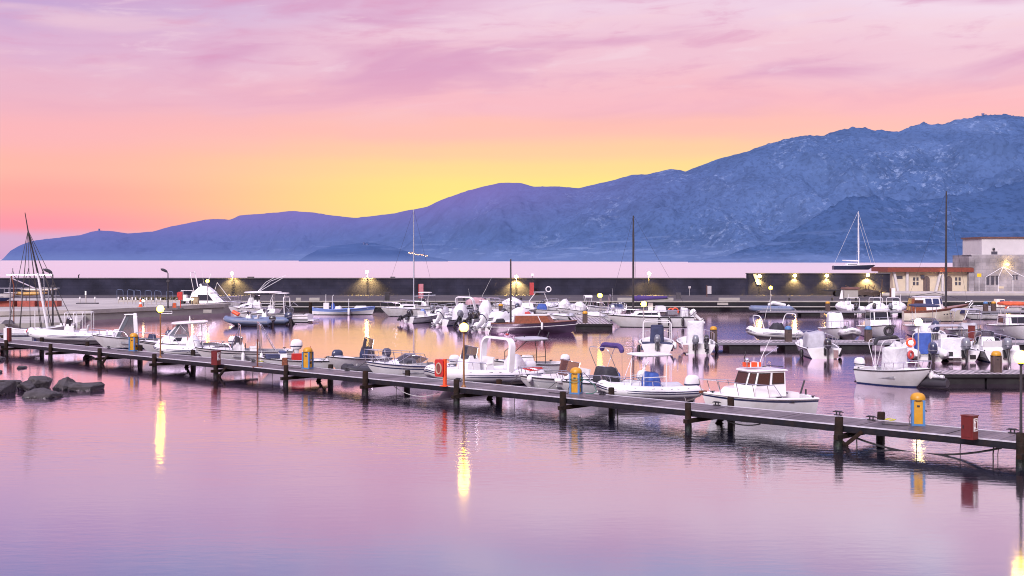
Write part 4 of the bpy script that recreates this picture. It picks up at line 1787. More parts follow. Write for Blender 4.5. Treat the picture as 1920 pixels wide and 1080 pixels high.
def motor(label, place, B=2.1, fs=.55, fb=.85, name='motorboat', mats=('gelcoat', 'antifoul_blue', 'gelcoat'), rail='stripe_black', deck='deck_white', cock=(.06, .62), depth=.38, stripe=(8, 9), cat='motorboat', group=None, rake=.75, stern=.86, full=2.4, draft=.35, flare=1.0, rr=.03, camber=.06):
    X, Y, hd, L = place
    b = Boat()
    b.root = thing(name, label, cat, (X, Y, 0), R(hd), group)
    b.L, b.B = L, B
    b.H = Hull(L, B, fs, fb, rake, draft, stern, full, flare)
    b.stripe_rows = stripe
    b.depth, b.c0, b.c1 = depth, *cock
    hull_part(b, mats)
    deck_part(b, cock[0], cock[1], depth, deck, camber)
    rub_rail(b, rail, rr)
    H = b.H
    if cock[1] < .72 and name == 'motorboat':
        mb = MB()
        t_ = (cock[1] + 1) / 2 - .02
        mb.box((H.x(t_), 0, H.zs(t_) + .03 + camber + .008), (.42, .40, .03))
        mb.build('hatch', 'stripe_grey', b.root, smooth=False)
    mb = MB()
    p_ = Vector((H.L / 2 - .12, .06, H.zs(1) + .05))
    mb.tube([p_, p_ + Vector((.35, .03, -.18)), p_ + Vector((.62, .05, -.36))], .014, 5)
    mb.build('bow_line', 'rope_dark', b.root)
    for t_, sg in ((.93, 1), (.05, 1), (.05, -1)):
        mb = MB()
        q_ = sheer(H, t_, -.07, .05, sg)
        mb.tube([q_ + Vector((-.10, 0, .05)), q_ + Vector((.10, 0, .05))], .022, 5)
        mb.box((q_.x, q_.y, q_.z), (.06, .05, .08))
        mb.build('cleat', 'dark_metal', b.root)
    b.root.rotation_euler.x = R(rnd.uniform(-1.2, 1.2))
    return b


def rib(label, place, B=2.2, r=.27, rise=.35, z0=.42, name='inflatable_boat', tube='hypalon_white', hull='gelcoat', band='stripe_grey', tip=None, cat='inflatable boat', group=None, deckm='deck_white'):
    X, Y, hd, L = place
    b = Boat()
    b.root = thing(name, label, cat, (X, Y, 0), R(hd), group)
    b.L, b.B = L, B
    b.H = Hull(L * .94, B - r * 1.1, z0 + .02, z0 + rise + .05, .9, .32, .92, 2.6)
    b.stripe_rows = ()
    b.depth, b.c0, b.c1 = .12, 0, .8
    hull_part(b, (hull, 'antifoul_black', hull))
    deck_part(b, .0, .8, .14, deckm, gw=.05)

    def path(u, off=0.0, dz=0.0):
        """u 0 (stern port) .. .5 (bow) .. 1 (stern starboard)"""
        s = 1 - abs(2 * u - 1)
        sg = 1 if u < .5 else -1
        k = max(0, (s - .5) / .5)
        x = -L / 2 + .1 + (L - r - .1) * (s if s < .5 else .5 + .5 * math.sin(k * PI / 2))
        hb = (B / 2 - r + off)
        y = hb * (1 if s < .5 else math.cos(k * PI / 2) ** .75)
        return Vector((x + off * k, sg * y, z0 + .05 + rise * (s ** 2.6) + dz))
    us = [i / 40 for i in range(41)]
    pts = [path(u) for u in us]
    a = pts[0] + Vector((-.36, 0, .0))
    z = pts[-1] + Vector((-.36, 0, .0))
    a1, z1 = pts[0] + Vector((-.12, 0, 0)), pts[-1] + Vector((-.12, 0, 0))
    mb = MB()
    mb.tube([a, a1] + pts + [z1, z], [r * .30, r * .9] + [r * (.93 if .42 < u < .58 else 1) for u in us] + [r * .9, r * .30], 12)
    tb = mb.build('tube', tube, b.root)
    mb = MB()
    for dz in (-.03, .05):
        mb.tube([path(u, r * .99, dz) for u in us], .022, 5)
    mb.build('rubbing_strip', band, tb)
    mb = MB()
    for k in range(9):
        u0 = .06 + k * .1
        mb.tube([path(u0 + .018 * i, r * .75, r * .68 - .06 * math.sin(PI * i / 4)) for i in range(5)], .012, 4)
    mb.build('grab_line', 'rope_dark', tb)
    if tip:
        mb = MB()
        c = path(.5)
        mb.rings([(c.x + r * .55, 0, c.z - r * .55, r * .28, r * .5), (c.x + r * .7, 0, c.z, r * .5, r * .75), (c.x + r * .55, 0, c.z + r * .55, r * .28, r * .5)], 12, 2)
        mb.build('bow_cap', tip, tb)
    b.tubez = z0 + .05 + r
    b.path = path
    b.root.rotation_euler.x = R(rnd.uniform(-1, 1))
    return b


def mast(b, x, h, r=.07, m='aluminium', z=None, spread=(.5,), boom=None, boomcover=None, stays=True, rake=0.0, bow=True):
    H = b.H
    z = zdeck(b, x) - .1 if z is None else z
    mb = MB()
    mb.tube([(x, 0, z), (x - rake * .5, 0, z + h * .5), (x - rake, 0, z + h)], [r, r, r * .7], 8)
    ms = mb.build('mast', m, b.root)
    top = Vector((x - rake, 0, z + h))
    mb = MB()
    for f in spread:
        zz = z + h * f
        mb.tube([(x - rake * f, -.55, zz), (x - rake * f, 0, zz - .04), (x - rake * f, .55, zz)], .022, 5)
    if spread:
        mb.build('spreader', m, ms)
    if stays:
        mb = MB()
        if bow:
            mb.tube([top, (H.L / 2 - .1, 0, H.zs(1) + .05)], .010, 4)
            mb.tube([top, (-H.L / 2 + .1, 0, H.zs(0) + .05)], .010, 4)
        for sg in (-1, 1):
            q = sheer(H, H.t_of(x - .2), -.05, .03, sg)
            if spread:
                f = spread[-1]
                mb.tube([top, (x - rake * f, sg * .55, z + h * f), q], .010, 4)
            else:
                mb.tube([top, q], .010, 4)
        mb.build('rigging', 'dark_metal', ms)
    if boom:
        bl, bz = boom
        mb = MB()
        mb.tube([(x - .08, 0, z + bz), (x - bl, 0, z + bz + .12)], .05, 8)
        bm_ = mb.build('boom', m, ms)
        if boomcover:
            mb = MB()
            pts = [(x - .1 - (bl - .2) * i / 8, 0, z + bz + .16 + .1 * i / 8) for i in range(9)]
            mb.tube(pts, [.24, .27, .24, .22, .19, .17, .15, .13, .09], 10, flat=.6)
            mb.build('sail_cover', boomcover, bm_)
    return ms
def stern(xs, yw, hd, L):
    p = wp(xs, yw)
    return (p.x + L / 2 * math.cos(R(hd)), p.y + L / 2 * math.sin(R(hd)), hd, L)


GW = 'white motorboats of the marina'
# ============================ boats on the inner side of the near pier, left to right
b = motor('white boat cut off by the left picture edge, behind the red and white post', span(-90, 62, 642, 195), B=2.0, mats=('gelcoat', 'antifoul_black', 'stripe_navy'), stripe=(8,), group=GW)
railing(b, .5, 1, .45)
house(b, 'cuddy', -.2, 1.3, 1.3, .9, .75, 1.15, .5, .1, 'gelcoat', wins=(('s', .15, .8, .3, .75),))
outboard(b, 0, 'engine_white')

# traditional sailing boat with a raked mast
b = motor('old white sailing boat with raked mast and many dark stays at far left', span(143, 10, 634, 24), B=2.5, fs=.75, fb=1.15, name='sailing_boat', cat='sailing boat', mats=('gelcoat', 'antifoul_blue', 'stripe_blue'), stripe=(2, 3, 4, 5), stern=.2, rail='gelcoat', rake=.35, cock=(.1, .7))
H = b.H
box_part(b, 'stem_post', (H.L / 2 - .02, 0, H.zs(1) + .1), (.2, .16, .9), 'gelcoat')
mx = H.L * .10
mb = MB()
tp = Vector((-H.L * .10 - .45, 0, 8.6))
mb.tube([(mx, 0, .4), (mx - .8, 0, 5.2)], [.10, .085], 8)
ms = mb.build('mast', 'white_tube', b.root)
mb = MB()
mb.tube([(mx - .72, 0, 4.9), (tp.x, 0, 8.6), (tp.x - .22, 0, 10.0)], [.07, .05, .03], 8)
mb.build('topmast', 'dark_metal', ms)
mb = MB()
for t_, sg in ((.97, 0), (.8, 1), (.8, -1), (.66, 1), (.5, -1), (.5, 1), (.34, -1), (.2, 1), (.2, -1), (.04, 1), (.04, -1)):
    q = sheer(H, t_, -.05, .05, sg) if sg else Vector((H.x(t_), 0, H.zs(t_)))
    mb.tube([tp, tp.lerp(q, .86), q], [.022, .026, .045], 5)
mb.build('rigging', 'rope_dark', ms)
mb = MB()
for i in range(5):
    z = .8 + i * .3
    mb.tube([(mx - 1.0, -.35, z), (mx - 1.0, .05, z)], .02, 5)
mb.tube([(mx - 1.0, -.35, .6), (mx - 1.0, -.35, 2.2)], .02, 5)
mb.tube([(mx - 1.0, .05, .6), (mx - 1.0, .05, 2.2)], .02, 5)
mb.build('ladder', 'white_tube', b.root)
box_part(b, 'hatch', (mx + 1.2, 0, H.zs(.75) + .12), (.7, .6, .22), 'gelcoat_old', .9)

b = rib('long white inflatable with red bow cap, dark stripe and bare canopy hoops', span(50, 216, 645, 193), B=2.4, r=.33, rise=.42, z0=.5, band='stripe_navy', tip='red_plastic')
console(b, .1, .7, .8, 1.0, 'gelcoat', .45, 'glass_dark')
seat(b, -.9, 1.0, .6, .55)
rod(b, [arcU(-1.5 + i * .62, 1.7, .6, 2.35, 0, .2) for i in range(4)] + [[(-1.5, sg * .7, 2.34), (.36, sg * .7, 2.34)] for sg in (-1, 1)], .02, 'white_tube', 'canopy_hoops')
outboard(b, 0, 'engine_white', 1.0)

b = motor('white speedboat with arched windscreen frame and navy lower hull', span(174, 312, 652.5, 196), B=2.1, mats=('gelcoat', 'hull_navy', 'gelcoat'), fs=.6, fb=.95, group=GW)
house(b, 'wheel_shelter', -.35, .95, 1.5, 1.3, .75, 2.35, .75, .05, 'glass_clear', roof='gelcoat', over=.14)
arch(b, -.45, 1.6, .7, 2.42, .1, .12, .28)
rod(b, [[(.95, -.5, .85), (.25, -.5, 2.35)], [(.95, .5, .85), (.25, .5, 2.35)]], .035, 'gelcoat', 'screen_post')
railing(b, .5, 1, .42)
outboard(b, 0, 'engine_navy', 1.1, 12)
cover(b, -1.5, .6, .9, .75, 'navy_canvas', .7, name='engine_cover')

b = motor('white cabin speedboat with wide flat hardtop and raked screen by the left lamp', span(258, 428, 667, 197), B=2.3, fs=.68, fb=1.05, mats=('gelcoat', 'antifoul_black', 'stripe_black'), stripe=(8,), group=GW, rake=.95)
house(b, 'cabin', -.2, 1.9, 1.7, 1.3, .85, 1.36, .85, 0, 'gelcoat', wins=(('s', .25, .55, .35, .75),))
house(b, 'screen', -.35, .95, 1.55, 1.25, 1.34, 2.1, .65, .1, 'glass_clear', wins=())
rod(b, [[(.95, s_ * .45, 1.36), (.3, s_ * .38, 2.12)] for s_ in (-1, 1)] + [[(.62, s_ * .75, 1.36), (.15, s_ * .62, 2.12)] for s_ in (-1, 1)], .025, 'white_tube', 'screen_post')
ttop(b, -1.55, .75, 1.9, 2.16, 'gelcoat', 'white_tube', legs=(-1.2, -.3), tilt=-.05)
antenna(b, -.4, 0, 2.25, .35, 0, 'gelcoat', 'mast_light', .05)
railing(b, .55, 1, .5)
fender(b, .35, 1)
fender(b, .55, 1, 'stripe_black')
outboard(b, 0, 'engine_white')

b = motor('white open boat with tall steel arch frame and two hanging fenders', span(366, 545, 679, 197), B=2.2, fs=.66, fb=.95, mats=('gelcoat', 'antifoul_black', 'stripe_black'), stripe=(7,), group=GW)
console(b, .25, .7, .9, .85, 'gelcoat', .42, 'glass_smoke')
rod(b, [arcU(-.95, 1.7, .7, 2.4, .05, .1), arcU(-1.05, 1.7, .7, 2.35, .1, .1), arcU(.2, 1.6, .7, 2.32, .05, .1), [(-1.9, .8, .7), (-1.0, .8, 2.35)], [(-1.9, -.8, .7), (-1.0, -.8, 2.35)], [(.9, .7, .8), (.25, .72, 2.3)]], .026, 'steel', 'arch_frame')
seat(b, -.6, 1.0, .5, .5)
fender(b, .52, 1, h=.75, r=.11)
fender(b, .33, 1, h=.75, r=.11)
outboard(b, 0, 'engine_white', 1.25, 0, leg='engine_white')
railing(b, .62, 1, .4)

b = motor('small open white boat with red fuel box and navy outboard', span(486, 622, 693, 198), B=1.8, fs=.5, fb=.72, mats=('gelcoat', 'antifoul_blue', 'gelcoat'), rail='stripe_black', group=GW)
box_part(b, 'red_box', (-.1, .15, .72), (.75, .45, .42), 'red_plastic', .9)
seat(b, .75, 1.1, .4, .3, 'gelcoat', 'cushion_navy', False)
cover(b, 1.2, 1.1, 1.0, .22, 'navy_canvas', .9, z=.70, name='bow_cover')
outboard(b, 0, 'engine_navy', 1.1)
cover(b, -1.25, .5, .9, .45, 'gelcoat', .8, name='stern_locker')
box_part(b, 'red_flag', (-.95, -.75, .95), (.03, .03, .6), 'red_plastic')

b = rib('low black rubber dinghy behind the thin rusty rod', span(640, 702, 705, 200), B=1.3, r=.24, rise=.22, z0=.2, tube='hypalon_black', hull='hypalon_black', band='rubber')
outboard(b, 0, 'engine_black', .7, 60)
cover(b, .55, .7, .8, .3, 'black_canvas', .7, z=.35)

b = motor('half hidden boat with framed screen and dark engine behind the railed bowrider', stern(718, 688, 228, 4.2), B=1.9, group=GW)
console(b, -.9, .6, .7, 1.05, 'engine_navy', .55, 'glass_smoke')
outboard(b, 0, 'engine_navy')

b = motor('white bowrider with high steel rails and low smoked windscreen', span(686, 842, 711, 201), B=2.1, fs=.68, fb=.98, mats=('gelcoat', 'antifoul_black', 'stripe_navy'), stripe=(7,), group=GW, rail='stripe_navy')
windshield(b, .95, 1.5, .42, .9, 1.5, 'glass_smoke')
railing(b, .30, 1, .62, n=7, mid=False)
railing(b, .62, 1, .35, n=4, lean=.2)
house(b, 'foredeck_hump', -.3, 1.35, 1.35, .7, .80, 1.08, .7, 0, 'gelcoat', wins=(('s', .2, .45, .3, .7),))
box_part(b, 'vent', (-.9, .95, .86), (.35, .03, .16), 'stripe_grey')
outboard(b, 0, 'engine_white')

b = rib('large inflatable with white radar arch, grey tubes and white seat cover', span(800, 990, 724, 219), B=2.6, r=.31, rise=.45, z0=.46, tube='hypalon_white', band='stripe_navy')
L = b.L
console(b, L * .10, .8, .95, 1.05, 'gelcoat', .5, 'glass_smoke')
railing(b, .55, .8, .55, n=2, aft=True)
arch(b, -L * .17, 2.3, .6, 2.36, -.12, .13, .38)
antenna(b, -L * .18, .75, 2.45, .45, -.15)
antenna(b, -L * .18, -.75, 2.45, .5, -.25)
mb = MB()
mb.sphere((-L * .17, .85, 2.58), .09, 10, 6, .6)
mb.build('anchor_light', 'red_canvas', b.root)
cover(b, -L * .36, .85, 1.2, 1.15, 'white_canvas', .45, name='seat_cover')
seat(b, -L * .05, 1.0, .5, .6)
box_part(b, 'dark_hatch', (L * .02, .6, .78), (.9, .5, .06), 'stripe_grey')
outboard(b, 0, 'engine_white', 1.15)
mb = MB()
mb.rings([(-L / 2 + .55, 1.0, .62, .62, .16), (-L / 2 + .55, 1.0, .72, .75, .22), (-L / 2 + .55, 1.0, .86, .6, .16)], 14, 2.4)
mb.build('red_tube_end', 'red_plastic', b.root)

b = motor('white boat carrying a tall pipe frame with pale canvas top, behind the inflatable', at(986, 704, 204, 4.2), B=2.0, fs=.6, fb=.9, group=GW)
ttop(b, -1.1, .5, 1.6, 1.95, 'grey_canvas', 'dark_metal', legs=(-.9, 1.0), thick=.10)
for q_ in ([(-1.0, .5, 1.98), (-1.15, .5, 2.35)], [(-.9, -.5, 1.98), (-1.1, -.5, 2.4)], [(.1, 0, 1.98), (.1, 0, 2.2)]):
    rod(b, [q_], .03, 'dark_metal', 'rod_holder')
console(b, -.1, .6, .7, .8, 'gelcoat', 0)
outboard(b, 0, 'engine_white', .9)

b = motor('white runabout with brown tinted windscreen and round bow rollers', span(973, 1118, 735, 206), B=2.0, fs=.62, fb=.85, group=GW, full=3.2, mats=('gelcoat', 'antifoul_blue', 'gelcoat_grey'), stripe=(7,))
console(b, -.55, .95, 1.35, .62, 'gelcoat', .66, 'glass_brown')
railing(b, .42, .97, .38, n=4)
box_part(b, 'bow_roller', (b.L / 2 + .02, 0, .86), (.35, .16, .12), 'steel')
fender(b, .93, 1, 'gelcoat', .13, .35, .1)
seat(b, -1.2, 1.1, .45, .42, 'gelcoat', 'cushion')
box_part(b, 'locker', (.35, 0, .72), (.9, .9, .22), 'gelcoat', .92)
outboard(b, 0, 'engine_white')

b = motor('white boat with folded purple bimini and large black console cover', span(1045, 1195, 745, 207), B=2.05, fs=.6, fb=.85, group=GW, full=3.2, mats=('gelcoat', 'antifoul_blue', 'gelcoat'))
bimini(b, -.75, 1.75, 2.35, 1.5, 'purple_canvas', folded=2, roll=.12)
cover(b, -.45, .95, 1.25, 1.1, 'black_canvas', .72, z=.28, name='console_cover', p=5)
railing(b, .45, .97, .34, n=4)
mb = MB()
mb.tube([(b.L / 2 - .1, -.25, .86), (b.L / 2 + .02, 0, .86), (b.L / 2 - .1, .25, .86)], .10, 8)
mb.build('bow_fender', 'hypalon_white', b.root)
fender(b, .1, -1, 'blue_canvas', .12, .5, .4)
outboard(b, 0, 'engine_white')

b = rib('white inflatable with blue console cover, white canvas top and covered engine', span(1121, 1290, 755, 206), B=2.1, r=.27, rise=.38, band='stripe_navy')
cover(b, -.35, .7, .8, .95, 'blue_canvas', .7, name='console_cover', p=5)
ttop(b, -1.15, .6, 1.5, 2.1, 'white_canvas', 'white_tube', legs=(-.8, .35), thick=.06)
railing(b, .35, .95, .42, n=4)
outboard(b, 0, 'engine_white', 1.25, 0, leg='engine_white')
rod(b, [[(.35, .5, .5), (.55, .5, 1.3), (.1, .55, 1.9)]], .02, 'steel', 'grab_rail')

b = rib('white inflatable under a pointed cover between the hardtop boat and the arch frame boat', span(288, 402, 672, 197), B=1.9, r=.26, rise=.3, band='stripe_navy')
cover(b, -.55, .9, .9, 1.15, 'white_canvas', .35, p=2.6)
# the white cabin cruiser
b = motor('white cabin cruiser with blue sheer stripe and orange life raft on its roof', moor(1316, 1512, .7, 200), B=2.2, fs=.70, fb=1.04, name='cabin_cruiser', cat='cabin cruiser', mats=('gelcoat', 'antifoul_blue', 'stripe_navy'), stripe=(8,), rail='gelcoat', rake=.45, draft=.45, cock=(.05, .40), depth=.35, stern=.80, full=2.1, rr=.035)
L = b.L
house(b, 'trunk_cabin', -.1, L * .33, 1.45, 1.1, .82, 1.20, .30, 0, 'gelcoat', chamf=.35, wins=(('s', .30, .42, .35, .75),))
cab = house(b, 'wheelhouse', -.95, .85, 1.58, 1.34, .84, 1.84, .36, -.02, 'gelcoat', chamf=.30, roof='gelcoat', over=.10, glassm='glass_brown', wins=(('s', .06, .46, .50, .93), ('s', .56, .97, .46, .93), ('q', .14, .86, .48, .93), ('f', .05, .95, .48, .93)))
mb = MB()
mb.tube([(-.88, -.28, 1.45), (-.88, -.28, 1.9)], .012, 4)
railing(b, .36, 1.0, .50, n=5, lean=.14)
mb = MB()
mb.box((.15, .0, 2.08), (.62, .38, .18))
lr = mb.build('life_raft', 'orange_plastic', b.root)
mb = MB()
for x in (-.02, .32):
    mb.box((x, .0, 2.08), (.05, .40, .20))
mb.build('strap', 'sign_white', lr)
mb = MB()
mb.tube([(.52, .25, 1.98), (.52, .25, 2.2)], .02, 5)
mb.sphere((.52, .25, 2.28), .10, 12, 8)
mb.build('searchlight', 'steel', b.root)
rod(b, [[(.42, -.1, 1.98), (.42, -.1, 2.35), (.36, -.1, 2.6)], [(.30, .1, 1.98), (.30, .1, 2.25)], [(.42, .12, 1.98), (.46, .12, 2.3)]], .022, 'dark_metal', 'horn_stack')
antenna(b, -.38, -.30, 1.98, 1.15, -.55, 'white_tube', 'antenna', .018)
rod(b, [[(-.35, .2, 1.96), (-.35, .2, 2.42), (-.95, .2, 2.75)]], .016, 'steel', 'boat_hook')
rod(b, [[(-.95, .55, 2.0), (-.3, .55, 2.06), (.0, .55, 2.02)]], .016, 'dark_metal', 'roof_rail')
mb = MB()
mb.tube([(-L * .33, .2, .80), (-L * .22, .45, .98), (-L * .17, .5, .86)], .035, 6)
mb.build('tiller', 'stripe_navy', b.root)
rod(b, [[(-L / 2 + .12, -.25, .75), (-L / 2 - .05, -.35, 1.05), (-L / 2 - .18, -.4, 1.3)], [(-L / 2 + .1, .1, .75), (-L / 2 + .1, .1, 1.0)]], .04, 'dark_metal', 'stern_bracket')
box_part(b, 'vent', (-L * .22, .985, .62), (.26, .03, .08), 'stripe_black')
box_part(b, 'engine_box', (-L * .30, 0, .66), (.8, .8, .5), 'gelcoat', .94)
mb = MB()
mb.box((L / 2 - .05, 0, 1.06), (.30, .12, .10))
mb.build('bow_roller', 'rust', b.root)
p_ = b.root.matrix_world if False else None
rt = Matrix.Translation(b.root.location) @ Matrix.Rotation(b.root.rotation_euler.z, 4, 'Z')
line('mooring_line', 'slack mooring lines from the cabin cruiser stern down to the water', [rt @ Vector((-L / 2 - .02, -.3, .75)), rt @ Vector((-L / 2 - .75, -.55, .18)), rt @ Vector((-L / 2 - .25, -.5, -.3))], .013, 'rope_dark')
line('mooring_line', 'thin mooring line from the cabin cruiser bow to the neighbouring inflatable', sag(rt @ Vector((L / 2 - .05, 0, .98)), wp(1288, 752, .5), .03), .012, 'rope')
line('mooring_line', 'mooring line from the inflatable stern down to the pier pile', sag(wp(1284, 745, .55), pl(2.0, -.1, .8), .05), .013, 'rope')
line('mooring_line', 'thin line from the black dinghy to the thin rusty rod', sag(wp(641, 702, .4), pl(6.45, .14, 1.0), .05), .012, 'rope_dark')

# ============================ boats by the quay on the left
b = motor('white flybridge cruiser moored behind the quay head under the left lamp', span(452, 342, 584.4, 354), B=2.7, fs=.9, fb=1.3, name='cabin_cruiser', cat='cabin cruiser', mats=('gelcoat', 'antifoul_blue', 'gelcoat'))
house(b, 'cabin', -2.5, 1.9, 2.2, 1.7, 1.0, 2.3, 1.5, .35, 'gelcoat', chamf=.5, wins=(('s', .32, .86, .25, .8), ('f', .1, .9, .2, .8)), glassm='glass_smoke')
house(b, 'flybridge', -2.0, .5, 2.0, 1.5, 2.3, 3.1, 1.0, .9, 'gelcoat', chamf=.4)
windshield(b, -.35, 1.3, .4, .5, .8, 'glass_dark', 3.05)
rod(b, [arcU(-1.9, 1.7, 2.4, 4.7, -.5, .2), [(-.9, .6, 3.2), (-.3, .6, 4.6)], [(-2.0, .6, 3.0), (-2.4, .6, 4.9)], [(.6, -.7, 2.5), (.9, -.7, 3.5), (2.6, -.7, 1.4)]], .03, 'white_tube', 'flybridge_frame')
railing(b, .55, 1, .6, n=6)
antenna(b, -1.0, 0, 3.1, 2.6, -.4)

b = motor('white sport fishing boat with long T-top and raised outriggers', span(428, 548, 594.5, 184), B=2.6, fs=.85, fb=1.2, mats=('gelcoat', 'antifoul_blue', 'gelcoat'), group=GW)
ttop(b, -2.3, 1.7, 2.2, 2.65, 'gelcoat', 'white_tube', legs=(-1.2, 1.0), thick=.12, r=.03)
ttop(b, -3.1, -1.0, 1.9, 2.55, 'gelcoat', 'white_tube', legs=(-2.6, -1.4), thick=.08, r=.03)
rod(b, [[(.2, .6, 2.8), (-.7, .9, 3.8), (-1.6, 1.1, 4.3)], [(.3, -.6, 2.8), (-1.0, -.8, 3.9), (-2.6, -1.0, 4.5)], [(.1, 0, 2.8), (-2.4, 0, 4.25)]], .022, 'white_tube', 'outrigger')
console(b, .3, .9, 1.1, 1.3, 'gelcoat', .6, 'glass_smoke')
cover(b, .9, .9, 1.0, 1.2, 'white_canvas', .5)
house(b, 'cabin', .8, 2.6, 1.9, 1.4, 1.05, 1.45, .8, 0, 'gelcoat', wins=(('s', .3, .6, .3, .7),))
seat(b, -1.2, 1.4, .6, .7)
railing(b, .55, 1, .5, n=5)

b = motor('white walkaround boat with swept dark hull lines and stern platform', span(446, 582, 603.5, 172), B=2.4, fs=.75, fb=1.05, mats=('gelcoat', 'antifoul_black', 'stripe_black'), stripe=(4, 7), group=GW)
windshield(b, -.6, 1.7, .75, .5, 1.0, 'glass_smoke')
house(b, 'cabin', -.4, 1.9, 1.9, 1.3, .9, 1.3, .7, .1, 'gelcoat', wins=(('s', .35, .5, .3, .75),))
rod(b, [arcU(-1.4, 1.9, .8, 2.5, .1, .2)], .05, 'gelcoat', 'arch')
railing(b, .5, 1, .5)
box_part(b, 'swim_platform', (-b.L / 2 - .3, 0, .22), (.6, 1.8, .12), 'gelcoat')
mb = MB()
mb.tube([(-1.5, -.5, 1.5), (-1.9, -.4, 1.95), (-2.4, -.3, 1.6)], .04, 6)
mb.build('seat_rail', 'stripe_grey', b.root)

b = rib('blue grey inflatable with two orange rolls on its bow', span(419, 507, 611, 178), B=1.9, r=.29, rise=.3, z0=.36, tube='hypalon_blue', hull='hypalon_blue', band='hypalon_grey')
for y in (-.2, .2):
    mb = MB()
    mb.tube([(.75, y, 1.05), (1.35, y * .6, 1.35)], [.17, .17], 10)
    mb.build('orange_roll', 'orange_plastic', b.root)
console(b, -.2, .5, .6, .8, 'gelcoat', .3)
seat(b, -.9, .8, .4, .4)
outboard(b, 0, 'engine_black', 1.1)
b = rib('second blue grey inflatable beside it with two large black engines', span(462, 540, 608, 174), B=1.9, r=.28, rise=.25, z0=.36, tube='hypalon_blue', hull='hypalon_blue', band='hypalon_grey')
console(b, .2, .5, .6, .9, 'gelcoat', .3)
outboard(b, .3, 'engine_navy', 1.35, 15)
outboard(b, -.3, 'engine_black', 1.2, 30)
rod(b, [arcU(-.5, 1.3, .5, 1.3, 0, .2)], .02, 'steel', 'frame')

b = motor('blue and white wooden fishing boat floating alone by the quay', span(703, 584, 590, 3), B=2.3, fs=.62, fb=.92, name='fishing_boat', cat='fishing boat', mats=('gelcoat', 'antifoul_black', 'hull_sky'), stripe=(6, 7, 8, 9), stern=.22, rail='hull_sky', rake=.3, deck='hull_sky', cock=(.12, .8), depth=.3, full=2.0, draft=.3)
box_part(b, 'white_box', (-1.9, 0, 1.0), (.6, .8, .7), 'gelcoat')
cover(b, -1.15, .5, .6, 1.05, 'blue_canvas', .35, name='blue_tarp')
cover(b, -.55, .9, .9, .65, 'white_canvas', .6, name='white_tarp')
rod(b, [[(-2.0, .4, .6), (-2.0, .4, 2.3)], [(-1.2, -.3, .6), (-1.2, -.3, 2.1), (-1.05, -.3, 2.25)], [(.6, .3, .6), (.6, .3, 1.8)]], .03, 'white_tube', 'pole')
fender(b, .60, -1, 'gelcoat', .14, .8, .1)
box_part(b, 'net_heap', (2.0, 0, .85), (1.6, .9, .3), 'cushion', .7)
t = thing('mooring_pile', 'dark blue wooden pile at the stern of the blue and white fishing boat', 'pile', wp(582, 594))
mb = MB()
mb.tube([(0, 0, -1), (0, 0, 1.6)], [.2, .18], 10)
mb.build('pile', 'pile', t)

b = motor('small sailing yacht with tall pale mast left of the covered boats', span(714, 822, 593, 187), B=2.3, fs=.8, fb=1.0, name='sailing_boat', cat='sailing boat', mats=('gelcoat_old', 'antifoul_black', 'gelcoat_old'), rake=.9, stern=.6, cock=(.05, .4), rail='stripe_grey', draft=.5)
house(b, 'cabin', -.6, 1.3, 1.3, 1.0, .9, 1.3, .4, .1, 'gelcoat', wins=(('s', .1, .9, .3, .7),))
mast(b, .0 + b.L * -.07, 10.9, .06, 'hypalon_grey', .9, (.62,), boom=(2.4, 1.3), stays=True)
railing(b, .6, 1, .55, n=3)
railing(b, 0, .12, .55, n=2, aft=True)

# ============================ the crowd of white boats in mid picture
b = motor('grey white boat with dark tilted engine nearest the small yacht', stern(766, 606, 48, 4.4), B=1.8, mats=('gelcoat_old', 'antifoul_black', 'gelcoat_old'), group=GW)
outboard(b, 0, 'engine_black', 1.35, 66)
seat(b, -.3, 1, .5, .5)
b = motor('white boat with light blue hooded engine in the middle crowd', stern(795, 604, 58, 5), B=2.0, group=GW)
outboard(b, 0, 'hull_sky', 1.2, 25)
console(b, .2, .7, .8, .9, 'gelcoat', .3)
railing(b, .5, 1, .5)
cover(b, -1.0, .8, 1.2, .6, 'white_canvas', .8)
b = motor('white boat under a tall pointed cover with big white tilted engine', stern(826, 611, 57, 5.6), B=2.2, group=GW)
outboard(b, 0, 'engine_white', 1.6, 42, leg='engine_white')
cover(b, .4, 1.7, 1.3, 1.8, 'white_canvas', .22, name='console_cover', p=2.4)
railing(b, .3, 1, .5)
b = motor('white boat with slanted radar arch in the middle crowd', stern(848, 606, 62, 5.8), B=2.2, fs=.7, fb=1, group=GW)
arch(b, .2, 2.0, .8, 2.5, -.9, .15, .4)
windshield(b, 1.0, 1.5, .5, .5)
outboard(b, 0, 'engine_white', 1.2, 20)
b = rib('white inflatable whose rounded tube end shows beside the big white engine', stern(848, 608, 60, 4.2), B=1.9, r=.3)
cover(b, .3, 1.0, .9, .9, 'white_canvas', .5)
b = motor('white boat showing grey transom and dark engine above the mid pier lamp', stern(872, 613, 58, 5), B=2.3, fs=.7, mats=('gelcoat_grey', 'antifoul_black', 'gelcoat'), group=GW)
outboard(b, .5, 'engine_grey', 1.3, 40)
outboard(b, -.6, 'engine_black', 1.3, 55)
cover(b, .9, 1.3, 1.2, 1.6, 'white_canvas', .25, name='console_cover', p=2.2)
seat(b, -.6, 1.4, .6, .6)
b = motor('white boat with long black hooded engine tilted out of the water', stern(892, 612, 52, 5.2), B=2.1, group=GW)
outboard(b, 0, 'engine_black', 1.5, 58)
cover(b, .4, 2.4, 1.5, 1.1, 'white_canvas', .5)
b = rib('white inflatable with large white tilted engine in front of the crowd', stern(905, 621, 52, 5), B=2.1, r=.3, rise=.4)
outboard(b, 0, 'engine_white', 1.65, 50, leg='engine_white', z=.55)
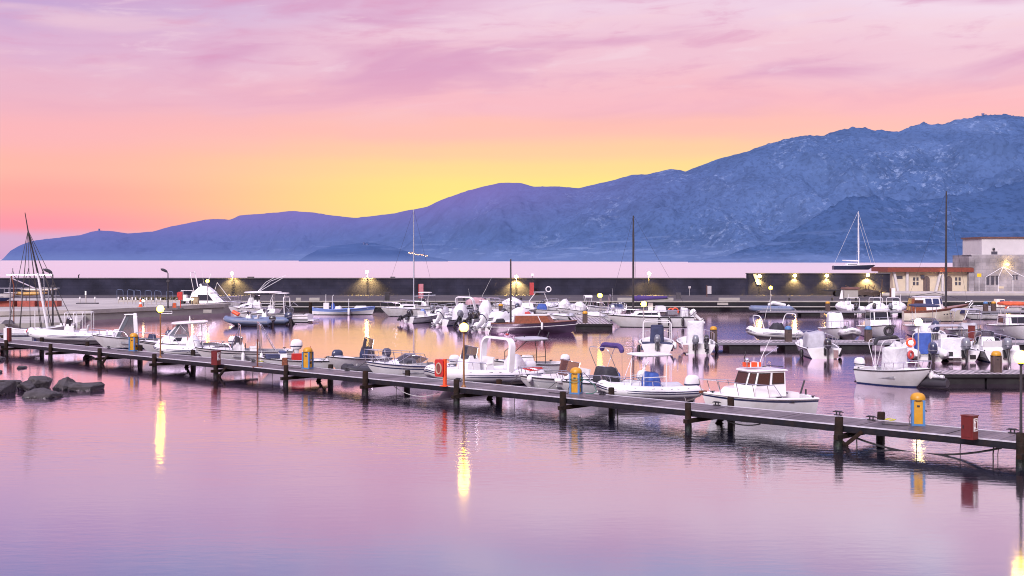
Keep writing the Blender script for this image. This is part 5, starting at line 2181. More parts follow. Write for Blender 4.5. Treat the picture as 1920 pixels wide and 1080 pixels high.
cover(b, .3, 1.9, 1.2, 1.2, 'white_canvas', .4, name='console_cover')
b = motor('white covered boat with small black engine left of the dark mast', stern(946, 606, 55, 5), B=2.1, group=GW)
outboard(b, 0, 'engine_black', 1.4, 40)
cover(b, .2, 3.0, 1.7, 1.2, 'white_canvas', .3, p=2.4)
b = motor('white boat with faded pink cover near the quay ledge', span(866, 950, 586, 182), B=2.2, fs=.7, fb=1, group=GW)
cover(b, .9, 2.6, 1.6, .9, 'red_canvas' if False else mat('pink_canvas', (.42, .26, .29), .85, var=.1, bump=.4, bs=9), .5)
railing(b, .1, .6, .6, n=4, aft=True)
antenna(b, .5, 0, 1.0, 3.6, -1.6)
b = motor('white boat under a high crumpled tarp by the quay ledge', span(924, 1004, 586, 175), B=2.3, fs=.8, fb=1.1, group=GW)
cover(b, .2, 2.6, 1.6, 1.35, 'white_canvas', .2, p=2.4)
railing(b, .1, 1, .55, aft=True)
b = motor('small boat with blue cover and high folded pipe frame', span(978, 1048, 592, 176), B=2.0, fs=.6, fb=.9, group=GW)
ttop(b, -.7, .8, 1.5, 2.6, 'grey_canvas', 'white_tube', legs=(-.8, 1.2), thick=.06)
cover(b, -.2, 1.2, 1.2, 1.1, 'blue_canvas', .6)
ring_buoy(b, -.9, -.4, 2.95, 'y', 'gelcoat_old', .28)
b = motor('low white boat with rolled sail on deck behind the wooden boat', span(1020, 1078, 603, 183), B=1.9, group=GW)
cover(b, .1, 2.2, 1.3, .55, 'white_canvas', .7)
cover(b, -1.2, .7, .8, .7, 'hypalon_grey', .6)
b = motor('white boat with pale red cover beside the dark mast', span(962, 1002, 604, 180), B=1.8, group=GW)
cover(b, -.1, 1.4, 1.2, .85, 'red_canvas', .6)
b = motor('white boat with swept white canvas over its console, mid crowd', span(1024, 1098, 592, 178), B=2.2, fs=.75, fb=1, group=GW)
cover(b, .3, 1.4, 1.2, 1.5, 'white_canvas', .22, lean=-.2, p=2.4)
railing(b, .2, 1, .55, aft=True)
cover(b, -1.1, 1.9, 1.5, .95, 'white_canvas', .6)
b = motor('white boat with slim white hoop arch left of the dock lamp', span(1062, 1132, 597, 182), B=2.2, fs=.7, fb=1, group=GW)
bimini(b, -.3, 1.9, 2.5, .8, 'white_canvas', n=2, frame='white_tube')
cover(b, .6, 1.4, 1.4, .9, 'white_canvas', .4)
railing(b, .4, 1, .5)
b = motor('white boat with low cover in front of the dock lamp post', span(1078, 1142, 604, 186), B=2.0, group=GW)
cover(b, 0, 2.3, 1.4, .8, 'white_canvas', .6)
cover(b, -1.1, .8, .9, .6, 'hypalon_grey', .7)
b = motor('white boat with steel pulpit right of the dock lamp', span(1118, 1178, 600, 184), B=2.0, group=GW)
railing(b, .2, 1, .5, aft=True)
cover(b, .2, 1.4, 1.2, .7, 'white_canvas', .5)

for lb, pl_, fn in [
        ('white boat with grey wrap and bow rail between the two tall covers', stern(812, 597, 62, 5), 1), ('white boat with smoked windscreen behind the radar arch boat', stern(868, 597, 64, 5.2), 2),
        ('white boat with steel hoop and cushions behind the black hooded engine', stern(900, 599, 60, 5), 3), ('white cuddy boat with dark side windows behind the dark mast', stern(972, 594, 66, 5.4), 4),
        ('white boat with low crumpled cover at the quay end of the dock', stern(1018, 585, 70, 5), 5), ('white boat with blue windscreen between the dock lamp and the yacht', stern(1150, 596, 75, 5), 2),
        ('white boat with pale hard roof at the quay behind the small yacht', span(752, 836, 585, 180), 6), ('white boat with bare hoops beside the yacht bow', span(1098, 1160, 588, 180), 3)]:
    b = motor(lb, pl_, B=2.1, fs=.66, fb=.95, stripe=(8,) if fn % 2 else (), mats=('gelcoat', 'antifoul_blue' if fn % 2 else 'antifoul_black', 'stripe_navy'), group=GW)
    railing(b, .4, 1, .5)
    if fn == 1:
        cover(b, -.3, 1.7, 1.3, .8, 'grey_canvas', .5)
        outboard(b, 0, 'engine_grey', 1.2, 30)
    elif fn == 2:
        windshield(b, .7, 1.6, .55, .5, 1.0, 'glass_blue' if 'blue' in lb else 'glass_smoke')
        outboard(b, 0, 'engine_white', 1.2, 20)
        antenna(b, .2, .5, .9, 2.2, -.5)
    elif fn == 3:
        rod(b, [arcU(-.6, 1.7, .6, 2.2, -.3, .25), arcU(.0, 1.6, .6, 2.2, .2, .25)], .028, 'steel', 'hoop')
        seat(b, -.9, 1.2, .5, .5, 'gelcoat', 'cushion_navy')
        outboard(b, 0, 'engine_black', 1.2, 10)
    elif fn == 4:
        house(b, 'cuddy', -.3, 1.6, 1.6, 1.2, .8, 1.45, .6, .1, 'gelcoat', wins=(('s', .15, .85, .35, .8), ('f', .1, .9, .3, .8)))
        outboard(b, 0, 'engine_navy', 1.3, 25)
    elif fn == 5:
        cover(b, 0, 2.4, 1.5, .7, 'white_canvas', .5)
        outboard(b, 0, 'engine_black', 1.2, 45)
    else:
        ttop(b, -1.0, .6, 1.7, 2.3, 'gelcoat', 'white_tube')
        console(b, -.1, .7, .9, .9, 'gelcoat', .4)
b = motor('dark plum wooden boat with brown cabin, white line and black mast', span(1082, 920, 623.5, 3), B=2.5, fs=.78, fb=1.0, name='wooden_boat', cat='wooden boat', mats=('hull_plum', 'hull_plum', 'hull_plum'), stern=.3, rail='gelcoat', rake=.4, deck='varnish', cock=(.08, .2), depth=.2, full=2.1, rr=.025)
for o in list(bpy.data.objects):
    if o.parent == b.root and o.name.startswith('rub_rail'):
        o.location.z = -.28
mb = MB()
ts = [i / 24 for i in range(25)]
mb.tube([sheer(b.H, t_, .0, .03, 1) for t_ in ts] + [sheer(b.H, t_, .0, .03, -1) for t_ in reversed(ts[:-1])], .045, 6)
mb.build('gunwale', 'wood_trim', b.root)
house(b, 'cabin', -1.75, 1.85, 1.7, 1.5, .85, 1.50, .55, .12, 'varnish', chamf=.4, roof='gelcoat', over=.08, wins=(('s', .72, .73, .05, .95),), glassm='wood_trim')
mast(b, -2.0, 5.5, .085, 'dark_metal', .8, (), stays=False)
fender(b, .58, -1, 'gelcoat', .10, .65, .1)
cover(b, -2.9, .8, .9, .3, 'black_canvas', .8, z=.9)

b = motor('white sailing yacht with black mast and furled navy sail on its boom', span(1138, 1298, 613, 183), B=2.7, fs=.95, fb=1.15, name='sailing_boat', cat='sailing boat', mats=('gelcoat', 'antifoul_black', 'stripe_black'), stripe=(9,), rake=1.2, stern=.7, cock=(.05, .38), rail='stripe_black', draft=.6)
house(b, 'cabin', -.9, 2.0, 1.7, 1.2, 1.0, 1.5, .7, .1, 'gelcoat', wins=(('s', .1, .9, .35, .7),))
mast(b, 1.55, 9.1, .095, 'dark_metal', 1.25, (.8,), boom=(3.3, 1.25), boomcover='purple_canvas')
railing(b, .0, 1, .6, n=10, aft=True)
ring_buoy(b, -2.55, -.9, 1.4, 'y', 'orange_plastic', .3)
ring_buoy(b, -2.15, -.9, 1.4, 'y', 'orange_plastic', .26)
cover(b, -3.25, .7, 1.2, .8, 'white_canvas', .8, z=1.0)
for t_ in (.14, .30, .42):
    fender(b, t_, 1, 'stripe_black', .13, .8)
box_part(b, 'sprayhood', (-1.0, 0, 1.7), (.9, 1.5, .5), 'white_canvas', .8)
box_part(b, 'hatch_panel', (-2.0, -.2, 1.35), (1.2, .9, .4), 'stripe_grey', .9)
outboard(b, .3, 'engine_white', 1.1, 45, leg='engine_white')
box_part(b, 'companion_door', (-.2, -.75, 1.75), (.45, .1, .9), 'cream')

# ============================ boats around the mid pontoon, sterns to the camera
b = motor('white boat with navy engine covers and grey pipe bar, left of the mid pontoon', stern(1232, 664, 84, 4.6), B=2.45, fs=.6, fb=.9, group=GW)
cover(b, -.3, .7, .95, 1.55, 'navy_canvas', .85, name='console_cover', p=6)
rod(b, [arcU(-1.0, 1.9, .7, 2.05, .05, .15), arcU(.6, 1.8, .7, 2.1, .05, .15)], .03, 'white_tube', 'pipe_bar')
outboard(b, 0, 'engine_grey', 1.15, 20)
cover(b, -1.75, .5, .85, .55, 'navy_canvas', .7, y=.62, name='seat_cover')
cover(b, -1.75, .5, .85, .55, 'navy_canvas', .7, y=-.62, name='seat_cover')
fender(b, .1, -1, 'gelcoat', .13, .5, .2)
fender(b, .15, 1, 'stripe_black', .12, .6)
railing(b, .5, 1, .45)
b = motor('white boat with tall white console cover and two dark engines', stern(1309, 664, 86, 5), B=2.6, fs=.62, fb=.9, group=GW)
cover(b, .2, 1.0, 1.15, 1.75, 'white_canvas', .9, name='console_cover', p=6)
outboard(b, .22, 'engine_grey', 1.25, 0)
outboard(b, -.52, 'engine_black', 1.05, 38)
railing(b, .35, 1, .55, aft=True)
box_part(b, 'swim_ladder', (-b.L / 2 - .05, .85, .35), (.08, .35, .5), 'steel')
fender(b, .3, -1, 'stripe_black', .13, .6)
b = rib('pale inflatable with leaning arch and black console cover beyond the pontoon', span(1400, 1492, 638, 196), B=2.1, r=.32, rise=.4, z0=.42, tube='hypalon_white', band='stripe_navy')
cover(b, -.5, 1.1, 1.0, 1.0, 'black_canvas', .6)
rod(b, [arcU(-1.3, 1.8, .7, 2.05, -.4, .4), arcU(.9, 1.4, .7, 1.95, .4, .4)], .04, 'white_tube', 'hoop')
antenna(b, .9, .6, 1.6, 2.0, -.6)
b = motor('white boat with grey cockpit cover and single black engine at the mid pontoon', stern(1546, 673, 88, 5.4), B=2.5, fs=.62, fb=.95, group=GW)
cover(b, .1, 1.9, 1.35, 1.25, 'grey_canvas', .75, p=5)
outboard(b, -.12, 'engine_black', 1.3, 0)
railing(b, .2, 1, .5, aft=True)
box_part(b, 'swim_ladder', (-b.L / 2 - .05, -.7, .3), (.08, .3, .5), 'steel')
fender(b, .18, 1, 'stripe_black', .13, .6)
fender(b, .25, -1, 'stripe_black', .13, .6)
b = motor('white boat with rounded white hood beyond the mid pontoon', at(1566, 634, 265, 5), B=2.2, fs=.7, fb=.95, group=GW)
cover(b, .0, 1.5, 1.35, 1.7, 'white_canvas', .72, p=3.0)
railing(b, .2, 1, .5, aft=True)
b = rib('grey inflatable dinghy beside the rounded white hood', at(1592, 637, 262, 4), B=1.8, r=.27, tube='hypalon_white')
outboard(b, 0, 'engine_black')
b = motor('white cabin boat with bar frame and black tyre fender beyond the pontoon', at(1648, 633, 268, 6), B=2.5, fs=.8, fb=1.15, group=GW)
house(b, 'wheelhouse', -1.0, 1.0, 1.7, 1.5, .9, 2.2, .4, 0, 'gelcoat', roof='gelcoat', wins=(('f', .06, .94, .45, .9), ('s', .1, .9, .45, .9), ('q', .1, .9, .45, .9)))
railing(b, .4, 1, .6)
mb = MB()
mb.tube([(b.L / 2 - .1, .32 * math.cos(a * PI / 8), .72 + .32 * math.sin(a * PI / 8)) for a in range(17)], .11, 8)
mb.build('tyre_fender', 'rubber', b.root)
b = motor('white boat with long navy canopy high over the pale lamp', at(1732, 632, 262, 6.5), B=2.5, fs=.8, fb=1.1, group=GW)
ttop(b, -1.2, 1.4, 2.2, 2.5, 'navy_canvas', 'white_tube', thick=.14)
windshield(b, 1.6, 1.8, .6, .5)
railing(b, .55, 1, .5)
b = motor('white boat turning its large navy engine towards the mid pontoon', stern(1752, 641, 80, 5), B=2.2, group=GW)
outboard(b, 0, 'engine_navy', 1.75, 20)
cover(b, .5, 1.2, 1.3, 1.0, 'white_canvas', .7)
b = motor('white boat with rolled grey bimini beyond the red cabinet', at(1812, 634, 266, 5.5), B=2.4, group=GW)
bimini(b, -.2, 2.1, 2.35, 1.5, 'grey_canvas')
cover(b, .4, 1.2, 1.4, 1.0, 'grey_canvas', .8, p=5)
b = motor('white boat with rust orange canopy at the right picture edge', at(1900, 634, 268, 6), B=2.6, fs=.9, fb=1.2, group=GW)
house(b, 'wheelhouse', -1, 1.2, 1.9, 1.7, .95, 1.9, .4, 0, 'gelcoat', wins=(('f', .1, .9, .3, .8), ('s', .1, .9, .3, .8)))
ttop(b, -1.2, 1.0, 2.1, 2.65, 'orange_canvas', 'white_tube', thick=.2)
bimini(b, .9, 2.0, 2.62, .5, 'orange_canvas', n=2)
railing(b, .4, 1, .6)
b = rib('inflatable with bright blue console cover behind the pale lamp post', stern(1744, 679, 83, 4.8), B=2.3, r=.31, rise=.35, z0=.42)
cover(b, -.4, .8, 1.0, 1.35, 'blue_canvas', .85, name='console_cover', p=5)
outboard(b, -.1, 'engine_navy', 1.5, 0)
rod(b, [arcU(-1.6, 1.7, .7, 1.75, 0, .2)], .025, 'white_tube', 'frame')
ring_buoy(b, -1.0, .85, 1.1)
b = motor('white boat with pale square cockpit cover and grey engine, right cluster', stern(1804, 678, 87, 5.2), B=2.55, fs=.62, fb=.9, group=GW)
cover(b, -.6, .9, 1.6, 1.1, 'white_canvas', .9, p=6)
outboard(b, -.12, 'engine_grey', 1.45, 8)
bimini(b, .6, 2.0, 2.1, 1.2, 'grey_canvas')
box_part(b, 'swim_platform', (-b.L / 2 - .2, .6, .30), (.4, .9, .08), 'gelcoat')
box_part(b, 'swim_ladder', (-b.L / 2 - .05, .75, .35), (.08, .35, .5), 'dark_metal')
box_part(b, 'vent', (-b.L / 2 - .02, -.65, .28), (.05, .35, .25), 'stripe_black')
railing(b, .3, 1, .5, aft=True)
b = motor('rounded white boat with grey engine at the right edge pontoon berth', stern(1884, 680, 88, 5.2), B=2.75, fs=.66, fb=.95, group=GW, full=3)
outboard(b, -.05, 'engine_grey', 1.45, 15)
console(b, .4, .8, .9, 1.0, 'gelcoat', .4)
seat(b, -.8, 1.6, .6, .5, 'gelcoat', 'cushion')
box_part(b, 'box', (-1.9, -.7, .75), (.5, .8, .5), 'gelcoat', .9)
railing(b, .3, 1, .6, aft=True)
windshield(b, 1.2, 1.7, .5)

b = motor('white centre console boat alone on the right with folded navy bimini', span(1744, 1621, 722.5, 306), B=2.0, fs=.72, fb=.95, mats=('gelcoat', 'antifoul_blue', 'stripe_black'), stripe=(), rail='stripe_black', group=None, full=2.8, draft=.4, flare=1.15)
cover(b, -.1, .95, 1.15, 1.55, 'white_canvas', .9, name='console_cover', p=6)
bimini(b, -.55, 1.85, 2.35, .9, 'black_canvas', folded=2, roll=.10, frame='white_tube')
railing(b, .35, 1, .36, n=5)
box_part(b, 'stern_cleat', (-b.L / 2 + .12, -.75, .82), (.2, .22, .1), 'gelcoat')
mb = MB()
mb.tube([(-.25, 0, 1.85), (-.2, .25, 2.05), (.1, .1, 2.02)], .16, 8)
mb.build('canvas_roll', 'white_canvas', b.root)
ring_buoy(b, .35, .7, 1.5, 'x', 'red_canvas', .17)
fender(b, .97, 1, 'gelcoat', .13, .45, -.1)
outboard(b, 0, 'engine_white')
rt = Matrix.Translation(b.root.location) @ Matrix.Rotation(b.root.rotation_euler.z, 4, 'Z')
for k in range(2):
    line('mooring_line', 'taut mooring line from the lone centre console boat to the right pontoon', sag(rt @ Vector((b.L / 2 - .15, 0, .95)), dp(1752 + 14 * k, 61.2, .55), .1), .018, 'rope_dark', 'rope', 'lines of the lone centre console boat')
t = thing('dinghy_float', 'small dark tender float tied at the corner of the right pontoon', 'float', wp(1752, 728), R(-50))
mb = MB()
mb.tube([(-.7, 0, .28), (.7, 0, .28)], [.26, .2], 10)
mb.box((0, 0, .5), (1.2, .3, .06))
mb.build('float', 'hypalon_black', t)
mb = MB()
mb.tube([(-.6, .0, .62), (.5, 0, .56)], .10, 8)
mb.build('roll', 'white_canvas', t)

# ============================ farthest pontoon
b = rib('small grey blue dinghy at the left end of the farthest pontoon', span(1404, 1482, 588, 181), B=1.8, r=.33, rise=.1, z0=.5, tube='hypalon_blue', hull='hypalon_grey', band='hypalon_grey')
mb = MB()
mb.tube([(-1.8, .1, .95), (-.4, .1, 1.25), (.2, .1, 1.0)], [.2, .22, .14], 8)
mb.build('canvas_roll', 'white_canvas', b.root)
outboard(b, 0, 'engine_white', .8, 60)
for i, (x, hd, lb, tb, em) in enumerate([(1606, 98, 'white inflatable with grey marked tube, leftmost behind the far pontoon', 'hypalon_white', 'engine_black'), (1641, 70, 'white inflatable with standing pole, middle one behind the far pontoon', 'hypalon_white', 'engine_black'), (1672, 62, 'white inflatable nearest the tall masted wooden boat', 'hypalon_white', 'engine_grey')]):
    b = rib(lb, stern(x, 589.5, hd, 4.6), B=2.3, r=.37, rise=.45, z0=.5, tube=tb, group='inflatables behind the far pontoon')
    console(b, .3, .6, .8, .9, 'gelcoat', .35)
    outboard(b, .1, em, 1.3, 15)
    rod(b, [arcU(-1.4, 1.5, .8, 1.9, 0, .2), [(.9, -.4, .8), (.9, -.4, 2.2)]], .025, 'white_tube', 'frame')
b = motor('white wooden boat with brown bulwark, glazed wheelhouse and very tall dark mast', span(1816, 1693, 602, -6), B=2.5, fs=1.0, fb=1.75, name='wooden_boat', cat='wooden boat', mats=('cream', 'antifoul_black', 'wood_trim'), stripe=(8, 9), stern=.45, rail='wood_trim', rake=.55, deck='varnish', cock=(.05, .3), depth=.4, full=2.1, rr=.05, draft=.5)
house(b, 'wheelhouse', -2.25, .75, 1.8, 1.6, 1.05, 2.45, .35, .0, 'gelcoat', chamf=.35, roof='gelcoat', over=.1, wins=(('s', .42, .68, .5, .92), ('s', .72, .97, .5, .92), ('q', .1, .9, .5, .92)), glassm='glass_blue')
house(b, 'deckhouse', -2.75, -1.1, 1.84, 1.6, 1.02, 2.3, .02, .25, 'varnish', chamf=.02, wins=(('s', .2, .8, .45, .9),), glassm='glass_brown')
mast(b, 1.0, 11.9, .10, 'dark_metal', 1.3, (.25,), stays=True)
mb = MB()
# painted name, three short strokes too small to read
for x, w, h in ((.55, .12, .10), (.85, .16, .13), (1.2, .22, .16)):
    p_ = sheer(b.H, b.H.t_of(x), -.02, -.55, -1)
    mb.box((p_.x, p_.y - .10, p_.z), (w, .03, h))
mb.build('lettering', 'stripe_black', b.root)
box_part(b, 'anchor_plate', (b.L / 2 - .72, -.42, 1.02), (.5, .05, .42), 'stripe_navy')
rod(b, [[(b.L / 2 - .5, -.4, .2), (b.L / 2 + .05, -.2, 1.5), (b.L / 2 + .4, -.2, 1.9)], [(b.L / 2 - .3, .4, 1.0), (b.L / 2 + .4, .2, 2.1), (b.L / 2 - .3, .2, 1.9)]], .05, 'white_tube', 'bow_ladder')
rod(b, [[(-2.4, .3, 2.5), (0, .2, 2.9), (2.2, 0, 2.3)]], .03, 'dark_metal', 'spar')
b = motor('low white open boat with blue windscreen behind the far pontoon at right', span(1822, 1908, 588.5, 186), B=2.1, fs=.75, fb=.95, group=GW)
house(b, 'console_house', -.9, .1, 1.2, 1.1, .8, 1.7, .2, 0, 'cream', wins=(('s', .1, .9, .5, .9),), glassm='glass_blue')
railing(b, .05, .5, .5, n=4, aft=True)
b = rib('white inflatable tender lying high at the right edge of the far pontoon', span(1890, 1960, 587.5, 172), B=1.9, r=.36, rise=.35, z0=.72)
b = motor('white gangplank boat half hidden right of the tall masted wooden boat', span(1806, 1894, 599, 182), B=1.5, fs=.5, fb=.6, mats=('gelcoat_old', 'antifoul_black', 'gelcoat_old'), group=GW)
# the yacht out on the bay
b = motor('long dark hulled sailing yacht anchored out on the open bay', span(1642, 1562, 505.6, 4), B=6, fs=2.4, fb=3.0, name='sailing_yacht', cat='sailing yacht', mats=('hull_navy', 'antifoul_black', 'hull_navy'), rake=4.5, stern=.7, rail='gelcoat', cock=(.08, .3), depth=.6, rr=.12, draft=1.5)
house(b, 'deckhouse', -5.5, 3.5, 3.6, 2.8, 2.6, 3.9, 3, .5, 'gelcoat', wins=(('s', .1, .9, .3, .7),))
L = b.L
mb = MB()
mb.tube([(2.6, 0, 2.5), (2.6, 0, 18), (2.6, 0, 35.4)], [.28, .24, .16], 8)
ms = mb.build('mast', 'white_tube', b.root)
mb = MB()
for z in (11, 18, 25, 30):
    mb.tube([(2.6, -1.6, z), (2.6, 1.6, z)], .09, 5)
mb.build('spreader', 'white_tube', ms)
mb = MB()
for x, z in ((L / 2 - .4, 35), (L / 2 - 2.6, 30), (-L / 2 + .5, 35)):
    mb.tube([(2.6, 0, z), (x, 0, 3)], .06, 4)
for sg in (-1, 1):
    mb.tube([(2.6, 0, 35), (2.6, sg * 1.6, 18), (2.4, sg * 2.7, 2.6)], .05, 4)
mb.build('rigging', 'white_tube', ms)
mb = MB()
mb.tube([(2.2, 0, 5.2), (-7.5, 0, 5.6)], [.5, .3], 8)
mb.build('sail_cover', 'white_canvas', ms)
# ------------------------------------------------------------------ buildings on the right
BY = 184.0


def win(mb, x, z, w, h, y=-.02):
    mb.box((x, y, z), (w, .06, h))


t = thing('harbour_building', 'low cream harbour building with red brown flat fascia and two arched doors', 'building', (dp(1742, BY).x, BY, 1.42))
s = BY / F
w0, w1 = (1676 - 1742) * s, (1813 - 1742) * s
hh = 2.95
mb = MB()
mb.prism([(w0, 0, 0), (w1, 0, 0), (w1, 0, hh), (w0 - .3, 0, hh)], (0, 7, 0))
wl = mb.build('wall', 'wall_cream', t, smooth=False)
mb = MB()
mb.box(((w0 + w1) / 2 - .3, 3.2, hh + .30), (w1 - w0 + 1.9, 8.4, .60))
mb.build('fascia', 'fascia_red', t, smooth=False)
mb = MB()
mb.box(((w0 + w1) / 2 - .3, 3.2, hh + .65), (w1 - w0 + 1.6, 8.2, .10))
mb.build('roof', 'roof_brown', t, smooth=False)
for xp in (1737, 1779):
    x = (xp - 1742) * s
    mb = MB()
    pts = [(x - .5, -.05, 0), (x + .5, -.05, 0)] + [(x + .5 * math.cos(a * PI / 10), -.05, 1.75 + .55 * math.sin(a * PI / 10)) for a in range(11)]
    mb.prism(pts, (0, .12, 0))
    dr = mb.build('door', 'door_brown', t, smooth=False)
    mb = MB()
    mb.box((x, -.06, 1.0), (.03, .02, 1.9))
    mb.build('door_joint', 'shutter', dr, smooth=False)
for xp in (1717, 1796):
    for dx in (-.26, .26):
        for z in (1.15, 1.85):
            mb = MB()
            win(mb, (xp - 1742) * s + dx, z, .32, .5)
            mb.build('window', 'shutter', t, smooth=False)
mb = MB()
win(mb, (1686 - 1742) * s, 2.1, 1.0, .45)
mb.build('window', 'shutter', t, smooth=False)
for xp, sl in ((1699, -.0), (1757, .35), (1765, .0), (1678, -.3)):
    x = (xp - 1742) * s
    mb = MB()
    mb.prism([(x - .12 - sl, -.5, 0), (x + .22 - sl, -.5, 0), (x + .22 + sl, -.5, hh), (x - .12 + sl, -.5, hh)], (0, .49, 0))
    mb.build('buttress', 'wall_white', t, smooth=False)
mb = MB()
mb.box(((1729 - 1742) * s, -.15, 2.2), (.5, .3, .55))
mb.build('vent_box', 'shutter', t, smooth=False)
mb = MB()
mb.sphere(((1763 - 1742) * s, -.35, 3.22), .17, 10, 8)
lp = mb.build('wall_light', 'bulb', t)
PL = lambda t_, loc, w_: (lambda l_: (setattr(l_, 'energy', w_), setattr(l_, 'color', (1, .62, .2)), setattr(l_, 'shadow_soft_size', .2), (lambda o_: (COL.objects.link(o_), setattr(o_, 'parent', t_), setattr(o_, 'location', loc)))(bpy.data.objects.new('lamp_light', l_))))(bpy.data.lights.new('lamp_light', 'POINT'))
PL(t, ((1763 - 1742) * s, -.9, 3.1), 320)

t = thing('office_building', 'two storey pale rendered building at the right picture edge', 'building', (dp(1822, BY).x, BY, 1.42))
s = BY / F
f0, f1 = 0.0, (1960 - 1822) * s
mb = MB()
h1 = zat(478.5, BY) - 1.42
mb.box(((f0 + f1) / 2, 4, h1 / 2), (f1 - f0, 8, h1))
mb.box((f0 - .35, 2.2, h1 / 2 - .1), (.75, 6, h1 - .2))
mb.build('wall', 'block_wall', t, smooth=False)
mb = MB()
u0 = (1860 - 1822) * s
h2 = zat(447, BY + 4) - 1.42
mb.box(((u0 + f1 + 2) / 2, 8, h2 / 2), (f1 + 2 - u0, 8 - .01, h2))
mb.build('upper_wall', 'wall_white', t, smooth=False)
mb = MB()
mb.box(((u0 + f1 + 2) / 2, 8, h2 + .12), (f1 + 2.4 - u0, 8.4, .25))
mb.build('upper_roof', 'roof_brown', t, smooth=False)
mb = MB()
mb.box(((f0 + f1) / 2, 2.0, h1 + .05), (f1 - f0 + .16, 3.9, .10))
mb.build('parapet', 'wall_bare', t, smooth=False)
for xp, w, h, z in ((1852, .42, 1.15, 1.55), (1861, .42, 1.15, 1.55), (1870, .42, 1.15, 1.55), (1900, .28, .5, 2.0), (1906, .28, .5, 2.0)):
    mb = MB()
    win(mb, (xp - 1822) * s, z, w, h)
    o = mb.build('window', 'shutter', t, smooth=False)
    mb = MB()
    mb.box(((xp - 1822) * s, -.05, z + h / 2 + .16), (w + .1, .1, .1))
    mb.build('lintel', 'shutter', o, smooth=False)
mb = MB()
win(mb, (1884 - 1822) * s, zat(474.5, BY + 4) - 1.42, .95, .5, 3.99)
mb.build('window', 'shutter', t, smooth=False)
mb = MB()
mb.sphere(((1882 - 1822) * s, 3.8, zat(467, BY + 4) - 1.42), .22, 8, 6)
mb.build('vent', 'dark_metal', t)
mb = MB()
mb.box(((1877 - 1822) * s, -.03, .55), (.8, .06, .35))
mb.build('plaque', 'wall_cream', t, smooth=False)
mb = MB()
mb.tube([((1887 - 1822) * s, 0, 4.1), ((1887 - 1822) * s, -.5, 4.15)], .05, 6)
mb.sphere(((1887 - 1822) * s, -.6, 4.12), .15, 10, 8)
mb.build('wall_light', 'bulb', t)
PL(t, ((1887 - 1822) * s, -1.1, 4.1), 50)
mb = MB()
tp = Vector(((1875 - 1822) * s, -1.2, zat(500, BY) - 1.42))
for xp, zz in ((1838, 519), (1861, 520), (1888, 519), (1912, 520)):
    mb.tube([tp, ((xp - 1822) * s, -2.2, zat(zz, BY) - 1.42), ((xp - 1822) * s, -2.2, 0)], .035, 5)
mb.build('awning_frame', 'white_tube', t)
t = thing('yellow_sign', 'small yellow sign on a thin post in front of the pale building', 'sign', (dp(1836, BY - 3).x, BY - 3, 1.42))
mb = MB()
mb.box((0, 0, zat(516, BY - 3) - 1.42), (.62, .05, .5))
mb.build('panel', 'sign_yellow', t, smooth=False)
mb = MB()
mb.tube([(0, .05, 0), (0, .05, 2.6)], .03, 6)
mb.build('post', 'white_tube', t)

# ------------------------------------------------------------------ lamps on the breakwater: a pole with an angled head, light thrown on the wall


def wall_lamp(label, x, y, watts, spread=.6, pole=True, zb=QZ, pos=None):
    Y = WY - spread
    X = dp(x, Y).x
    z = zat(y, Y)
    t = thing('breakwater_lamp', label, 'street lamp', (X, Y, zb), 0, 'lamps along the breakwater wall')
    mb = MB()
    if pole:
        mb.tube([(0, .25, 0), (0, .25, z - zb + .2), (0, .0, z - zb + .28)], .045, 6)
    else:
        mb.tube([(0, spread, z - zb + .15), (0, 0, z - zb + .2)], .04, 6)
    mb.build('post', 'dark_metal', t)
    mb = MB()
    mb.rings([(0, -.05, z - zb + .08, .17, .26), (0, -.02, z - zb + .18, .15, .22), (0, .05, z - zb + .24, .06, .1)], 12, 2.4)
    mb.build('head', 'dark_metal', t)
    mb = MB()
    mb.sphere((0, -.08, z - zb + .02), .25, 12, 8, .9)
    mb.build('bulb', 'bulb', t)
    ld = bpy.data.lights.new('lamp_light', 'SPOT')
    ld.energy = watts * 10
    ld.spot_size = R(120)
    ld.spot_blend = .6
    ld.color = (1, .64, .16)
    ld.shadow_soft_size = .12
    lo = bpy.data.objects.new('lamp_light', ld)
    COL.objects.link(lo)
    lo.parent = t
    lo.location = (0, -.05, z - zb - .33)
    lo.rotation_euler = (R(16), 0, 0)


wall_lamp('lit lamp over the breakwater wall above the T-top fishing boat', 435, 513, 420, 1.0)
wall_lamp('lit lamp on the wall above the blue and white fishing boat', 688, 510, 420, 1.0)
wall_lamp('lit lamp on the wall above the dark wooden boat mast', 968, 519, 700, .7)
wall_lamp('tall lit lamp behind the yacht with the navy sail cover', 1217, 513, 260, 2.4)
wall_lamp('lit lamp where the breakwater wall steps up', 1424, 518, 160, .5)
wall_lamp('first lit lamp on the high wall right of the wall step', 1490, 517, 220, .45, False)
wall_lamp('second lit lamp on the high wall above the parked trailer', 1550, 517, 220, .45, False)
wall_lamp('broad lit lamp on the high wall left of the cream building', 1627, 516, 600, .7, False)


def hood_lamp(label, x, y, Y, zb):
    t = thing('street_lamp', label, 'street lamp', (dp(x, Y).x, Y, zb), 0)
    h = zat(y, Y) - zb
    mb = MB()
    mb.tube([(0, 0, 0), (0, 0, h * .6), (0, 0, h - .1), (-.15, 0, h + .08)], [.085, .07, .055, .05], 8)
    mb.build('post', 'dark_metal', t)
    mb = MB()
    mb.M = Matrix.Translation((-.42, 0, h + .22)) @ Matrix.Rotation(R(24), 4, 'Y')
    mb.rings([(0, 0, -.10, .30, .18), (0, 0, .02, .42, .25), (0, 0, .12, .30, .18), (0, 0, .17, .1, .08)], 12, 2.3)
    mb.build('head', 'dark_metal', t)
    mb = MB()
    mb.box((0, 0, h * .76), (.3, .2, .22))
    mb.build('junction_box', 'dark_metal', t)


